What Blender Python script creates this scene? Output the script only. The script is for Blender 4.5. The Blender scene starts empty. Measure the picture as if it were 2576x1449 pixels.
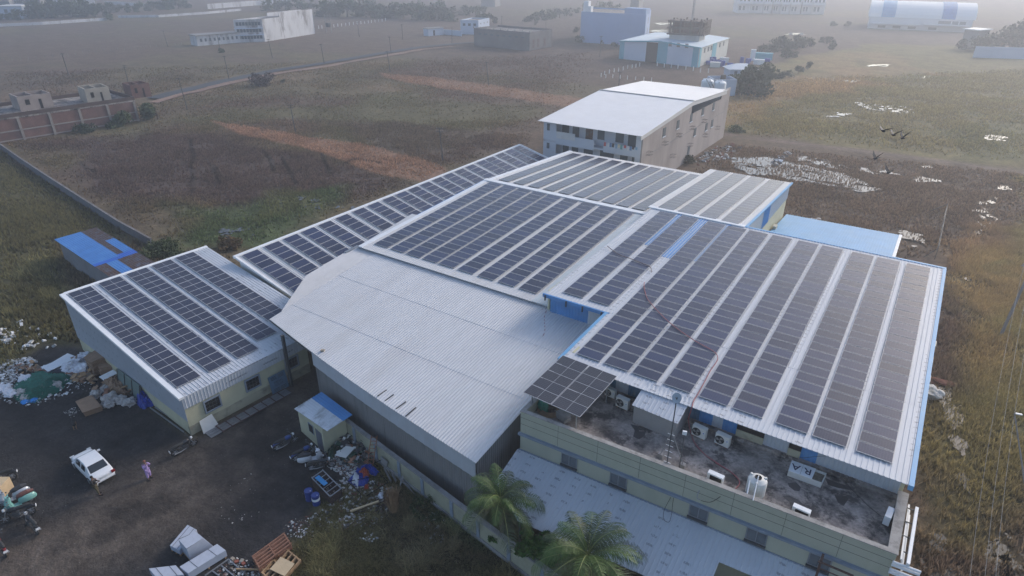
import bpy, bmesh, math, random
import numpy as np
from mathutils import Vector, Matrix
random.seed(7); rng=np.random.default_rng(7)
sc=bpy.context.scene; col=sc.collection
# ---------------------------------------------------------------- camera
FPX=1606.315; TILT=0.47663; ROLL=-0.005976; CAMH=35.5; PSI=-2.153305465
sp,cp=math.sin(PSI),math.cos(PSI)
def rot(v): # survey frame -> site frame (X right along the ridges, Y away)
    return Vector((-v[0]*sp+v[1]*cp, -(v[0]*cp+v[1]*sp), v[2]))
R0=Vector((1,0,0)); U0=Vector((0,math.sin(TILT),math.cos(TILT))); F0=Vector((0,math.cos(TILT),-math.sin(TILT)))
cr,sr=math.cos(ROLL),math.sin(ROLL)
RX=rot(R0*cr-U0*sr); UX=rot(R0*sr+U0*cr); FX=rot(F0)
cd=bpy.data.cameras.new('camera'); cam=bpy.data.objects.new('camera',cd); col.objects.link(cam); sc.camera=cam
cd.sensor_width=36; cd.lens=36*FPX/2576; cd.clip_start=.5; cd.clip_end=9000
mw=Matrix.Identity(4)
for i in range(3): mw[i][0]=RX[i]; mw[i][1]=UX[i]; mw[i][2]=-FX[i]
mw[2][3]=CAMH; cam.matrix_world=mw
# ---------------------------------------------------------------- sky and sun
w=bpy.data.worlds.new('World'); sc.world=w; w.use_nodes=True
nt=w.node_tree; bg=nt.nodes['Background']; sky=nt.nodes.new('ShaderNodeTexSky')
sky.sky_type='NISHITA'; sky.sun_disc=False
SUN_EL=math.radians(27)
sdir=(FX+RX*1.15); sdir.z=0; sdir.normalize()           # towards the sun: far right of the view
sky.sun_elevation=SUN_EL; sky.sun_rotation=math.atan2(sdir.x,sdir.y); sky.air_density=1.0; sky.dust_density=1.9; sky.ozone_density=1.2
nt.links.new(sky.outputs[0],bg.inputs[0]); bg.inputs[1].default_value=.15
sl=bpy.data.lights.new('sun','SUN'); sl.energy=1.3; sl.angle=math.radians(14); sl.color=(1,.93,.86)
so=bpy.data.objects.new('sun',sl); col.objects.link(so)
sd=Vector((sdir.x*math.cos(SUN_EL),sdir.y*math.cos(SUN_EL),math.sin(SUN_EL)))
so.rotation_euler=sd.to_track_quat('Z','Y').to_euler(); so.location=(60,120,60)
vs=sc.view_settings; vs.view_transform='Standard'; vs.look='None'; vs.gamma=1; vs.exposure=0.60; vs.use_curve_mapping=False
# ---------------------------------------------------------------- pixel survey -> world points
def ray(px,py): 
    return FX+RX*((px-1288)/FPX)+UX*((724.5-py)/FPX)
def U(px,py,z=0.):
    r=ray(px,py); return Vector((0,0,CAMH))+r*((z-CAMH)/r.z)
def UY(px,py,Y):
    r=ray(px,py); return Vector((0,0,CAMH))+r*(Y/r.y)
def UXp(px,py,X):
    r=ray(px,py); return Vector((0,0,CAMH))+r*(X/r.x)
WN=dict(o=(0,1320,2.275),p=(240,1740,2.275),s=(600,2030,2.275),u=(1080,1700,2.275),v=(0,1860,1.8438),w=(2560,1540,2.275),A=(240,960,4.025),B=(560,1240,4.025),O=(2060,1400,2.275),I=(1440,700,4.025),L=(2600,640,4.025),M=(2400,560,4.025),D=(1900,560,4.025),K=(2180,860,4.025),J=(1780,900,4.025),E=(3100,960,3.5778),G=(3100,1700,3.5778))
for r_ in range(4):
    for c_ in range(4): WN['t%d%d'%(r_+1,c_+1)]=(c_*1024,r_*576,2.51563)
KS=4096/2576
def q(win,a,b):
    x0,y0,k=WN[win]; return ((x0+a/k)/KS,(y0+b/k)/KS)
def T(win,a,b,z=0.): return U(*q(win,a,b),z)
# ---------------------------------------------------------------- materials
MATS={}
def node(nt,t,**kw):
    n=nt.nodes.new(t)
    for k,v in kw.items(): setattr(n,k,v)
    return n
def mat(name,c,rough=.7,var=.12,scale=2.,metal=0.,dirt=None,damt=.5,dscale=.6,bump=0.,bscale=12.,stretch=None,coord='pos',rnd=0.,spec=.5,marks=None,fine=0.,spots=None):
    if name in MATS: return MATS[name]
    m=bpy.data.materials.new(name); m.use_nodes=True; n=m.node_tree; L=n.links; b=n.nodes['Principled BSDF']
    b.inputs['Roughness'].default_value=rough; b.inputs['Metallic'].default_value=metal; b.inputs['Specular IOR Level'].default_value=spec
    if coord=='pos': src=node(n,'ShaderNodeNewGeometry').outputs['Position']
    else: src=node(n,'ShaderNodeTexCoord').outputs['Object']
    mp=node(n,'ShaderNodeMapping'); L.new(src,mp.inputs[0])
    if stretch: mp.inputs['Scale'].default_value=stretch
    base=node(n,'ShaderNodeRGB'); base.outputs[0].default_value=(*c,1); out=base.outputs[0]
    def noise(s,det=4,r=.6,vec=mp.outputs[0]):
        t=node(n,'ShaderNodeTexNoise'); t.inputs['Scale'].default_value=s; t.inputs['Detail'].default_value=det; t.inputs['Roughness'].default_value=r; L.new(vec,t.inputs['Vector']); return t.outputs['Fac']
    def mul(col_,fac,lo,hi):
        mr=node(n,'ShaderNodeMapRange'); mr.inputs[1].default_value=.3; mr.inputs[2].default_value=.7; mr.inputs[3].default_value=lo; mr.inputs[4].default_value=hi; L.new(fac,mr.inputs[0])
        v=node(n,'ShaderNodeVectorMath',operation='SCALE'); L.new(col_,v.inputs[0]); L.new(mr.outputs[0],v.inputs['Scale']); return v.outputs[0]
    if var: out=mul(out,noise(scale),1-var,1+var)
    if fine: out=mul(out,noise(scale*9,2),1-fine,1+fine)
    if dirt:
        mr=node(n,'ShaderNodeMapRange'); mr.inputs[1].default_value=.48; mr.inputs[2].default_value=.72; mr.inputs[4].default_value=damt; L.new(noise(dscale,6,.7),mr.inputs[0])
        mx=node(n,'ShaderNodeMix',data_type='RGBA'); L.new(mr.outputs[0],mx.inputs[0]); L.new(out,mx.inputs[6]); mx.inputs[7].default_value=(*dirt,1); out=mx.outputs[2]
    if spots:
        mr=node(n,'ShaderNodeMapRange'); mr.inputs[1].default_value=spots[3]; mr.inputs[2].default_value=spots[4]; mr.inputs[4].default_value=spots[1]; L.new(noise(spots[2],7,.75),mr.inputs[0])
        mx=node(n,'ShaderNodeMix',data_type='RGBA'); L.new(mr.outputs[0],mx.inputs[0]); L.new(out,mx.inputs[6]); mx.inputs[7].default_value=(*spots[0],1); out=mx.outputs[2]
    if rnd:
        oi=node(n,'ShaderNodeObjectInfo'); mr=node(n,'ShaderNodeMapRange'); mr.inputs[3].default_value=1-rnd; mr.inputs[4].default_value=1+rnd; L.new(oi.outputs['Random'],mr.inputs[0])
        v=node(n,'ShaderNodeVectorMath',operation='SCALE'); L.new(out,v.inputs[0]); L.new(mr.outputs[0],v.inputs['Scale']); out=v.outputs[0]
    if marks: # small printed stamps on new sheet metal: (axis across, pitch across, pitch along, width fraction, strength)
        ax,pa,pl,wf,st=marks
        sx=node(n,'ShaderNodeSeparateXYZ'); L.new(src,sx.inputs[0])
        def fr(o,p,lo,hi):
            d=node(n,'ShaderNodeMath',operation='DIVIDE'); L.new(o,d.inputs[0]); d.inputs[1].default_value=p
            f=node(n,'ShaderNodeMath',operation='FRACT'); L.new(d.outputs[0],f.inputs[0])
            g=node(n,'ShaderNodeMath',operation='GREATER_THAN'); L.new(f.outputs[0],g.inputs[0]); g.inputs[1].default_value=lo
            l=node(n,'ShaderNodeMath',operation='LESS_THAN'); L.new(f.outputs[0],l.inputs[0]); l.inputs[1].default_value=hi
            k=node(n,'ShaderNodeMath',operation='MULTIPLY'); L.new(g.outputs[0],k.inputs[0]); L.new(l.outputs[0],k.inputs[1]); return k.outputs[0]
        o1,o2=(sx.outputs[0],sx.outputs[1]) if ax=='X' else (sx.outputs[0],sx.outputs[2])
        k=node(n,'ShaderNodeMath',operation='MULTIPLY'); L.new(fr(o1,pa,.1,.1+wf),k.inputs[0]); L.new(fr(o2,pl,.1,.34),k.inputs[1])
        g=node(n,'ShaderNodeMath',operation='GREATER_THAN'); L.new(noise(14,2),g.inputs[0]); g.inputs[1].default_value=.47
        g2=node(n,'ShaderNodeMath',operation='GREATER_THAN'); L.new(noise(.35,1),g2.inputs[0]); g2.inputs[1].default_value=.48
        k2=node(n,'ShaderNodeMath',operation='MULTIPLY'); L.new(k.outputs[0],k2.inputs[0]); L.new(g.outputs[0],k2.inputs[1])
        k3=node(n,'ShaderNodeMath',operation='MULTIPLY'); L.new(k2.outputs[0],k3.inputs[0]); L.new(g2.outputs[0],k3.inputs[1])
        k4=node(n,'ShaderNodeMath',operation='MULTIPLY'); L.new(k3.outputs[0],k4.inputs[0]); k4.inputs[1].default_value=st
        mx=node(n,'ShaderNodeMix',data_type='RGBA'); L.new(k4.outputs[0],mx.inputs[0]); L.new(out,mx.inputs[6]); mx.inputs[7].default_value=(.05,.05,.07,1); out=mx.outputs[2]
    L.new(out,b.inputs['Base Color'])
    if bump:
        bp=node(n,'ShaderNodeBump'); bp.inputs['Strength'].default_value=bump; bp.inputs['Distance'].default_value=.05; L.new(noise(bscale,5,.65),bp.inputs['Height']); L.new(bp.outputs[0],b.inputs['Normal'])
    MATS[name]=m; return m
# ---------------------------------------------------------------- mesh collector
class MB:
    def __init__(s): s.v=[]; s.f=[]; s.m=[]
    def add(s,vs,fs,mi=0):
        o=len(s.v); s.v+= [tuple(v) for v in vs]; s.f+=[tuple(i+o for i in f) for f in fs]; s.m+=[mi]*len(fs); return s
    def box(s,c,d,rz=0,mi=0,mat_=None):
        x,y,z=d[0]/2,d[1]/2,d[2]/2
        vs=[Vector((a*x,b*y,e*z)) for e in(-1,1) for b in(-1,1) for a in(-1,1)]
        R=mat_ if mat_ is not None else Matrix.Rotation(rz,3,'Z')
        vs=[R@v+Vector(c) for v in vs]
        return s.add(vs,[(0,2,3,1),(4,5,7,6),(0,1,5,4),(2,6,7,3),(0,4,6,2),(1,3,7,5)],mi)
    def bx(s,x0,x1,y0,y1,z0,z1,mi=0): return s.box(((x0+x1)/2,(y0+y1)/2,(z0+z1)/2),(x1-x0,y1-y0,z1-z0),0,mi)
    def beam(s,a,b,w,h,mi=0,up=Vector((0,0,1))):
        a=Vector(a);b=Vector(b); d=(b-a); l=d.length
        if l<1e-6: return s
        d/=l; x=d.cross(up)
        if x.length<1e-3: x=Vector((1,0,0))
        x.normalize(); y=x.cross(d)
        R=Matrix((x,d,y)).transposed(); return s.box((a+b)/2,(w,l,h),0,mi,R)
    def tube(s,pts,r,n=6,mi=0,cap=True):
        pts=[Vector(p) for p in pts]; rr=r if isinstance(r,(list,tuple)) else [r]*len(pts); vs=[]; fs=[]
        ref=None
        for i,p in enumerate(pts):
            d=(pts[min(i+1,len(pts)-1)]-pts[max(i-1,0)])
            if d.length<1e-9: d=Vector((0,0,1))
            d.normalize()
            u=(Vector((0,0,1)) if abs(d.z)<.9 else Vector((1,0,0))) if ref is None else ref
            x=u.cross(d); 
            if x.length<1e-4: x=Vector((1,0,0)).cross(d)
            x.normalize(); y=d.cross(x); ref=y if ref is None else y
            ref=y
            for k in range(n):
                a=2*math.pi*k/n; vs.append(p+(x*math.cos(a)+y*math.sin(a))*rr[i])
        for i in range(len(pts)-1):
            for k in range(n):
                a=i*n+k;b=i*n+(k+1)%n; fs.append((a,b,b+n,a+n))
        if cap: fs.append(tuple(range(n))[::-1]); fs.append(tuple((len(pts)-1)*n+k for k in range(n)))
        return s.add(vs,fs,mi)
    def cyl(s,c,r,h,n=12,mi=0,r2=None): return s.tube([c,(c[0],c[1],c[2]+h)],[r,r if r2 is None else r2],n,mi)
    def lathe(s,c,prof,n=16,mi=0):
        vs=[];fs=[]
        for r,z in prof:
            for k in range(n): a=2*math.pi*k/n; vs.append((c[0]+r*math.cos(a),c[1]+r*math.sin(a),c[2]+z))
        for i in range(len(prof)-1):
            for k in range(n): a=i*n+k;b=i*n+(k+1)%n; fs.append((a,b,b+n,a+n))
        return s.add(vs,fs,mi)
    def prism(s,poly,z0,z1,mi=0):
        n=len(poly); vs=[(p[0],p[1],z0) for p in poly]+[(p[0],p[1],z1) for p in poly]
        ar=sum(poly[i][0]*poly[(i+1)%n][1]-poly[(i+1)%n][0]*poly[i][1] for i in range(n))
        o=range(n) if ar>0 else range(n-1,-1,-1); o=list(o)
        fs=[tuple(o[::-1]),tuple(i+n for i in o)]+[(o[i],o[(i+1)%n],o[(i+1)%n]+n,o[i]+n) for i in range(n)]
        return s.add(vs,fs,mi)
    def slab(s,pts,t,mi=0): # polygon with 3-D corners, thickness t downward
        n=len(pts); pts=[Vector(p) for p in pts]; ar=sum(pts[i].x*pts[(i+1)%n].y-pts[(i+1)%n].x*pts[i].y for i in range(n))
        if ar<0: pts=pts[::-1]
        vs=pts+[p-Vector((0,0,t)) for p in pts]
        return s.add(vs,[tuple(range(n)),tuple(range(2*n-1,n-1,-1))]+[(i+n,(i+1)%n+n,(i+1)%n,i) for i in range(n)],mi)
    def hex8(s,p,mi=0): # p: 4 bottom, 4 top
        return s.add(p,[(0,3,2,1),(4,5,6,7),(0,1,5,4),(1,2,6,5),(2,3,7,6),(3,0,4,7)],mi)
    def corr(s,A,B,C,D,pitch=.25,h=.03,kind='trap',t=.03,mi=0,up=None):
        # sheet A-B across, ribs run A->D / B->C ; bottom closed
        A,B,C,D=map(Vector,(A,B,C,D)); wdt=(B-A).length; n=max(1,round(wdt/pitch))
        up=(B-A).cross(D-A).normalized() if up is None else Vector(up)
        prof=[]
        for i in range(n):
            if kind=='trap': prof+=[(i,0),(i+.62,0),(i+.70,1),(i+.88,1),(i+.96,0)]
            else: prof+=[(i+k/6,.5-.5*math.cos(2*math.pi*k/6)) for k in range(6)]
        prof.append((n,0)); vs=[];m=len(prof)
        for u,k in prof:
            f=u/n; vs.append(A.lerp(B,f)+up*(k*h)); 
        for u,k in prof: f=u/n; vs.append(D.lerp(C,f)+up*(k*h))
        for u,k in prof: f=u/n; vs.append(A.lerp(B,f)-up*t)
        for u,k in prof: f=u/n; vs.append(D.lerp(C,f)-up*t)
        fs=[]
        for i in range(m-1):
            fs.append((i,i+1,m+i+1,m+i)); fs.append((2*m+i,3*m+i,3*m+i+1,2*m+i+1)); fs.append((i,2*m+i,2*m+i+1,i+1)); fs.append((m+i,m+i+1,3*m+i+1,3*m+i))
        fs.append((0,m,3*m,2*m)); fs.append((m-1,3*m-1,4*m-1,2*m-1))
        return s.add(vs,fs,mi)
def setp(o,label=None,cat=None,group=None,kind=None):
    if label: o['label']=label
    if cat: o['category']=cat
    if group: o['group']=group
    if kind: o['kind']=kind
    return o
def obj(name,mb,mats,parent=None,label=None,cat=None,group=None,kind=None,smooth=False):
    me=bpy.data.meshes.new(name)
    if isinstance(mb,MB):
        top=parent
        while top is not None and top.parent is not None: top=top.parent
        off=Vector(top['_o']) if top is not None and '_o' in top else Vector((0,0,0))
        me.from_pydata([(v[0]-off.x,v[1]-off.y,v[2]-off.z) for v in mb.v],[],mb.f); me.polygons.foreach_set('material_index',mb.m)
    if not isinstance(mats,(list,tuple)): mats=[mats]
    for m in mats: me.materials.append(m)
    if smooth: me.polygons.foreach_set('use_smooth',[True]*len(me.polygons))
    me.update(); o=bpy.data.objects.new(name,me); col.objects.link(o)
    if parent is not None: o.parent=parent
    return setp(o,label,cat,group,kind)
def thing(name,loc,label,cat,group=None,rz=0,world=False):
    # world=True: children meshes are given in world coordinates
    o=bpy.data.objects.new(name,None); col.objects.link(o); o.location=loc; o.rotation_euler=(0,0,rz); o.empty_display_size=.3
    setp(o,label,cat,group)
    if world: o['_o']=tuple(loc)
    return o
def struct(name,mb,mats,**k): return obj(name,mb,mats,kind='structure',**k)
def copy_tree(o,parent=None):
    c=o.copy(); col.objects.link(c)
    if parent is not None: c.parent=parent
    for ch in list(o.children): copy_tree(ch,c)
    return c
def npmesh(name,V,F,mats,colors=None,mi=None,parent=None,**k):
    me=bpy.data.meshes.new(name); V=np.asarray(V,np.float32); F=np.asarray(F,np.int32)
    me.vertices.add(len(V)); me.vertices.foreach_set('co',V.ravel()); k_=F.shape[1]
    me.loops.add(F.size); me.loops.foreach_set('vertex_index',F.ravel()); me.polygons.add(len(F))
    me.polygons.foreach_set('loop_start',np.arange(0,F.size,k_,dtype=np.int32)); me.polygons.foreach_set('loop_total',np.full(len(F),k_,np.int32))
    if mi is not None: me.polygons.foreach_set('material_index',np.asarray(mi,np.int32))
    if not isinstance(mats,(list,tuple)): mats=[mats]
    for m in mats: me.materials.append(m)
    me.update(calc_edges=True); me.validate()
    if colors is not None:
        a=me.color_attributes.new('zone','FLOAT_COLOR','POINT'); c4=np.ones((len(V),4),np.float32); c4[:,:3]=colors; a.data.foreach_set('color',c4.ravel())
    o=bpy.data.objects.new(name,me); col.objects.link(o)
    if parent is not None: o.parent=parent
    return setp(o,**k)
# ================================================================ GROUND
def poly(pts): return np.array([tuple(U(*p))[:2] for p in pts])
def sdist(P,pl): # signed distance, inside negative
    d=np.full(len(P),1e9); inside=np.zeros(len(P),bool); n=len(pl)
    for i in range(n):
        a=pl[i];b=pl[(i+1)%n]; e=b-a; w_=P-a; t=np.clip((w_@e)/(e@e+1e-12),0,1); d=np.minimum(d,np.hypot(*(w_-t[:,None]*e).T))
        c=((a[1]<=P[:,1])!=(b[1]<=P[:,1])); x=a[0]+(P[:,1]-a[1])*(e[0])/(e[1] if abs(e[1])>1e-9 else 1e-9); inside^=c&(P[:,0]<x)
    return np.where(inside,-d,d)
def ldist(P,ln):
    d=np.full(len(P),1e9)
    for i in range(len(ln)-1):
        a=ln[i];b=ln[i+1];e=b-a;w_=P-a;t=np.clip((w_@e)/(e@e+1e-12),0,1); d=np.minimum(d,np.hypot(*(w_-t[:,None]*e).T))
    return d
def vnoise(P,s,seed=0): # value noise
    X=P[:,0]/s+seed*17.3; Y=P[:,1]/s+seed*9.1; xi=np.floor(X).astype(np.int64); yi=np.floor(Y).astype(np.int64); fx=X-xi; fy=Y-yi; fx=fx*fx*(3-2*fx); fy=fy*fy*(3-2*fy)
    def h(a,b): 
        v=(a*374761393+b*668265263+seed*1442695041)&0x7fffffff; v=(v^(v>>13))*1274126177&0x7fffffff; return ((v^(v>>16))&0xffff)/65535.
    return (h(xi,yi)*(1-fx)+h(xi+1,yi)*fx)*(1-fy)+(h(xi,yi+1)*(1-fx)+h(xi+1,yi+1)*fx)*fy
def fbm(P,s,o=4,seed=0):
    r=0;a=.5;t=0
    for k in range(o): r=r+a*vnoise(P,s,seed+k*7); t+=a; a*=.5; s=s/2.1
    return r/t
C_=dict(field=(.125,.088,.060),green=(.115,.112,.05),brown=(.095,.066,.055),red=(.24,.145,.095),dirt=(.042,.039,.039),dirt2=(.11,.088,.072),weed=(.100,.088,.040),marsh=(.165,.135,.058),orange=(.25,.16,.075),lush=(.065,.10,.04),farg=(.125,.092,.072),mud=(.09,.072,.06))
YARD=poly([(-700,1700),(-500,1010),(0,985),(60,905),(110,865),(200,868),(487,1100),(690,985),(800,925),(960,1000),(880,1085),(905,1120),(870,1200),(790,1260),(745,1330),(640,1449),(400,1900)])
TRACKS=[poly([(-60,1449),(200,1340),(420,1190),(640,1080),(760,985)]),poly([(-200,1520),(150,1420),(420,1290),(600,1180)])]
ZN=[ # (polygon px, colour key, feather m, warp m, strength)
 ([(-900,700),(0,372),(120,455),(380,617),(260,600),(140,605),(210,880),(0,960),(-900,1300)],'weed',2,3,1),
 ([(120,350),(520,330),(820,380),(1020,470),(700,520),(560,560),(300,500),(180,430)],'brown',6,8,.95),
 ([(380,500),(620,500),(860,470),(700,640),(560,640),(420,640)],'lush',4,7,.75),
 ([(640,470),(760,470),(800,520),(640,560)],'green',3,5,.7),
 ([(0,300),(500,290),(700,280),(1000,240),(1300,260),(1350,300),(1100,380),(700,300),(300,330)],'green',9,14,.55),
 ([(720,300),(1240,330),(1330,380),(1100,420),(900,330)],'brown',6,9,.7),
 ([(530,305),(700,330),(900,365),(1130,420),(1130,470),(960,440),(800,385),(600,340)],'red',1.0,2.0,1.),
 ([(960,185),(1180,205),(1360,232),(1500,250),(1480,275),(1300,250),(1120,225),(960,196)],'red',1.2,2.4,1.),
 ([(1700,260),(1900,170),(2200,110),(2576,120),(2900,500),(2576,1449),(2270,1449),(2300,1200),(2390,700),(2576,640),(2576,420),(1840,335)],'marsh',4,8,1),
 ([(1700,300),(1820,230),(1980,185),(2160,175),(2260,215),(2080,235),(1960,260),(1850,310)],'orange',6,10,.8),
 ([(1990,170),(2080,140),(2200,130),(2300,150),(2350,190),(2200,185)],'orange',9,14,.6),
 ([(2380,330),(2576,300),(2576,400),(2420,400)],'green',4,6,.6),
 ([(1830,352),(2576,436),(2400,450),(2376,640),(2260,660),(1990,560),(1700,480),(1640,420)],'field',3,4,.9),
 ([(2380,620),(2480,560),(2576,760),(2576,900),(2460,1000),(2390,900)],'orange',4,6,.5),
 ([(730,1310),(900,1080),(1180,1250),(1480,1480),(1300,1700),(640,1500)],'weed',1.5,2,.85),
 ([(930,1240),(1100,1250),(1300,1420),(1000,1449)],'mud',1.5,2,.35),
 ([(1010,1130),(1130,1230),(1320,1400),(1200,1380),(1050,1230)],'lush',1.,1.5,.5)]
TRAILS=[np.array([tuple(T('t21',a,b_))[:2] for a,b_ in L__]) for L__ in ([(1920,-40),(1930,60),(1960,120),(1925,240),(1940,360),(1935,500)],[(2090,190),(2160,260),(2210,400)],[(800,190),(900,260),(960,290)])]+[np.array([tuple(T('t22',a,b_))[:2] for a,b_ in L__]) for L__ in ([(60,60),(150,160),(175,280)],[(250,130),(330,270),(400,400)],[(660,110),(700,210),(750,300)],[(900,200),(1000,150),(1250,190)])]
def zonecol(P):
    n=len(P); base=np.array(C_['field']); c=np.tile(base,(n,1)).astype(np.float64)
    r=np.hypot(P[:,0],P[:,1])
    w1=fbm(P,38,5,3); w2=fbm(P,9,4,11); w3=fbm(P,120,4,23)
    def mixc(col_,k): 
        nonlocal c; k=np.clip(k,0,1)[:,None]; c=c*(1-k)+np.array(col_)*k
    mixc(C_['farg'],np.clip((r-150)/250,0,1)*.8)
    mixc(C_['green'],np.clip((w1-.52)*5,0,1)*.55); mixc(C_['brown'],np.clip((w3-.5)*5,0,1)*.6); mixc(C_['red'],np.clip((w1-.66)*6,0,1)*.35*(r>90))
    wx=(fbm(P,14,4,31)-.5)*2; 
    for pts,key,fe,wp,st in ZN:
        d=sdist(P,poly(pts))+wx*wp; mixc(C_[key],np.clip(.5-d/fe,0,1)*st)
    mixc(C_['orange'],np.clip((w2-.6)*6,0,1)*.30*(sdist(P,poly(ZN[8][0]))<0)); mixc(C_['lush'],np.clip((w2-.58)*6,0,1)*.35*(sdist(P,poly(ZN[8][0]))<0))
    # right-hand path of trodden earth
    d=ldist(P,poly([(1700,318),(1850,342),(2050,366),(2300,396),(2576,432),(2800,460)]))+wx*.5; mixc((.17,.125,.10),np.clip(1.7-d,0,1)); 
    # yard
    dy=sdist(P,YARD)+wx*.9; k=np.clip(.5-dy/1.2,0,1); mixc(C_['dirt'],k)
    for t in TRACKS:
        d=ldist(P,t)+wx*1.2; mixc(C_['dirt2'],np.clip(1.25-d/3.,0,1)*k*.75)
    mixc((.02,.019,.02),np.clip((fbm(P,4,4,77)-.56)*7,0,1)*k*.6)
    for tl in TRAILS: mixc((.028,.022,.02),np.clip(1.25-(ldist(P,tl)+np.abs(wx)*.4)/.55,0,1)*.75)
    c*= (.82+.36*fbm(P,3.1,4,51))[:,None]
    return c,dy
radii=np.concatenate([[0],np.geomspace(9,150,300),np.geomspace(151.5,4200,190)])
fa=math.atan2(FX.x,FX.y); a1=np.linspace(-.88,.88,470)+fa; a2=np.linspace(.88,2*math.pi-.88,60)[1:-1]+fa; ang=np.concatenate([a1,a2]); NA=len(ang)
RR,AA=np.meshgrid(radii,ang,indexing='ij'); GX=RR*np.sin(AA); GY=RR*np.cos(AA); GP=np.c_[GX.ravel(),GY.ravel()]
gc,gdy=zonecol(GP)
rough_=np.clip(gdy/2,0,1)
gz_=(fbm(GP,6,3,5)-.5)*.3*rough_*np.clip((260-np.hypot(*GP.T))/200,0,1)+ (fbm(GP,1.1,2,9)-.5)*.16*rough_*(np.hypot(*GP.T)<130)
i,j=np.meshgrid(np.arange(len(radii)-1),np.arange(NA),indexing='ij'); i=i.ravel();j=j.ravel();j2=(j+1)%NA
GF=np.c_[i*NA+j,(i+1)*NA+j,(i+1)*NA+j2,i*NA+j2][:,::-1]
gm=bpy.data.materials.new('ground_soil'); gm.use_nodes=True; n=gm.node_tree; L=n.links; b=n.nodes['Principled BSDF']; b.inputs['Roughness'].default_value=.95; b.inputs['Specular IOR Level'].default_value=.15
at=node(n,'ShaderNodeAttribute',attribute_name='zone'); ge=node(n,'ShaderNodeNewGeometry')
mpg=node(n,'ShaderNodeMapping'); L.new(ge.outputs['Position'],mpg.inputs[0]); mpg.inputs['Scale'].default_value=(1,1,1)
def gn(s,d=5,r=.65):
    t=node(n,'ShaderNodeTexNoise'); t.inputs['Scale'].default_value=s; t.inputs['Detail'].default_value=d; t.inputs['Roughness'].default_value=r; L.new(mpg.outputs[0],t.inputs['Vector']); return t.outputs['Fac']
def gmul(c_,f,lo,hi,a=.3,b_=.7):
    mr=node(n,'ShaderNodeMapRange'); mr.inputs[1].default_value=a; mr.inputs[2].default_value=b_; mr.inputs[3].default_value=lo; mr.inputs[4].default_value=hi; L.new(f,mr.inputs[0])
    v=node(n,'ShaderNodeVectorMath',operation='SCALE'); L.new(c_,v.inputs[0]); L.new(mr.outputs[0],v.inputs['Scale']); return v.outputs[0]
o_=gmul(at.outputs['Color'],gn(.9,6,.7),.62,1.42); o_=gmul(o_,gn(4.5,4,.7),.75,1.28); o_=gmul(o_,gn(.16,4,.6),.8,1.2)
# pale grit specks
vo=node(n,'ShaderNodeTexVoronoi'); vo.inputs['Scale'].default_value=2.6; L.new(mpg.outputs[0],vo.inputs['Vector'])
lt=node(n,'ShaderNodeMath',operation='LESS_THAN'); L.new(vo.outputs['Distance'],lt.inputs[0]); lt.inputs[1].default_value=.055
gg=node(n,'ShaderNodeMath',operation='GREATER_THAN'); L.new(gn(.3,3),gg.inputs[0]); gg.inputs[1].default_value=.46
mk=node(n,'ShaderNodeMath',operation='MULTIPLY'); L.new(lt.outputs[0],mk.inputs[0]); L.new(gg.outputs[0],mk.inputs[1])
mx=node(n,'ShaderNodeMix',data_type='RGBA'); L.new(mk.outputs[0],mx.inputs[0]); L.new(o_,mx.inputs[6]); mx.inputs[7].default_value=(.3,.29,.28,1)
L.new(mx.outputs[2],b.inputs['Base Color'])
bp=node(n,'ShaderNodeBump'); bp.inputs['Strength'].default_value=.8; bp.inputs['Distance'].default_value=.25; L.new(gn(2.2,6,.7),bp.inputs['Height']); L.new(bp.outputs[0],b.inputs['Normal'])
npmesh('ground',np.c_[GP,gz_],GF,gm,colors=gc,kind='structure')
# ---------------------------------------------------------------- asphalt road with rubble verge
def ribbon(ln,wd,z,seed=1,jit=.3):
    ln=[Vector((p[0],p[1],0)) for p in ln]; pts=[]
    for a,b_ in zip(ln[:-1],ln[1:]):
        k=max(1,int((b_-a).length/4)); pts+= [a.lerp(b_,i/k) for i in range(k)]
    pts.append(ln[-1]); r=random.Random(seed); mb=MB(); vs=[]
    for i,p in enumerate(pts):
        d=(pts[min(i+1,len(pts)-1)]-pts[max(i-1,0)]).normalized(); nn=Vector((-d.y,d.x,0))
        vs+=[p+nn*(wd/2+r.uniform(-jit,jit))+Vector((0,0,z)),p-nn*(wd/2+r.uniform(-jit,jit))+Vector((0,0,z))]
    mb.add(vs,[(2*i+1,2*i+3,2*i+2,2*i) for i in range(len(pts)-1)]); 
    if (vs[1]-vs[0]).cross(vs[2]-vs[0]).z<0: pass
    return mb
road=[(p.x,p.y) for p in (U(x,y) for x,y in [(385,250),(430,238),(577,203),(700,178),(820,160),(940,139),(1060,120),(1140,112),(1195,108),(1380,116)])]
asph=mat('asphalt',(.04,.045,.055),.85,.2,1.5,fine=.2,bump=.3)
struct('road',ribbon(road,4.6,.33),asph)
verge=[(p.x,p.y) for p in (U(x,y+8) for x,y in [(385,252),(430,238),(577,203),(700,178),(820,160),(940,139),(1060,118),(1140,110)])]
struct('road_verge',ribbon(verge,3.2,.28,3,.8),mat('rubble_verge',(.24,.15,.11),.95,.35,1.2,fine=.35,bump=.8))
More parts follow.
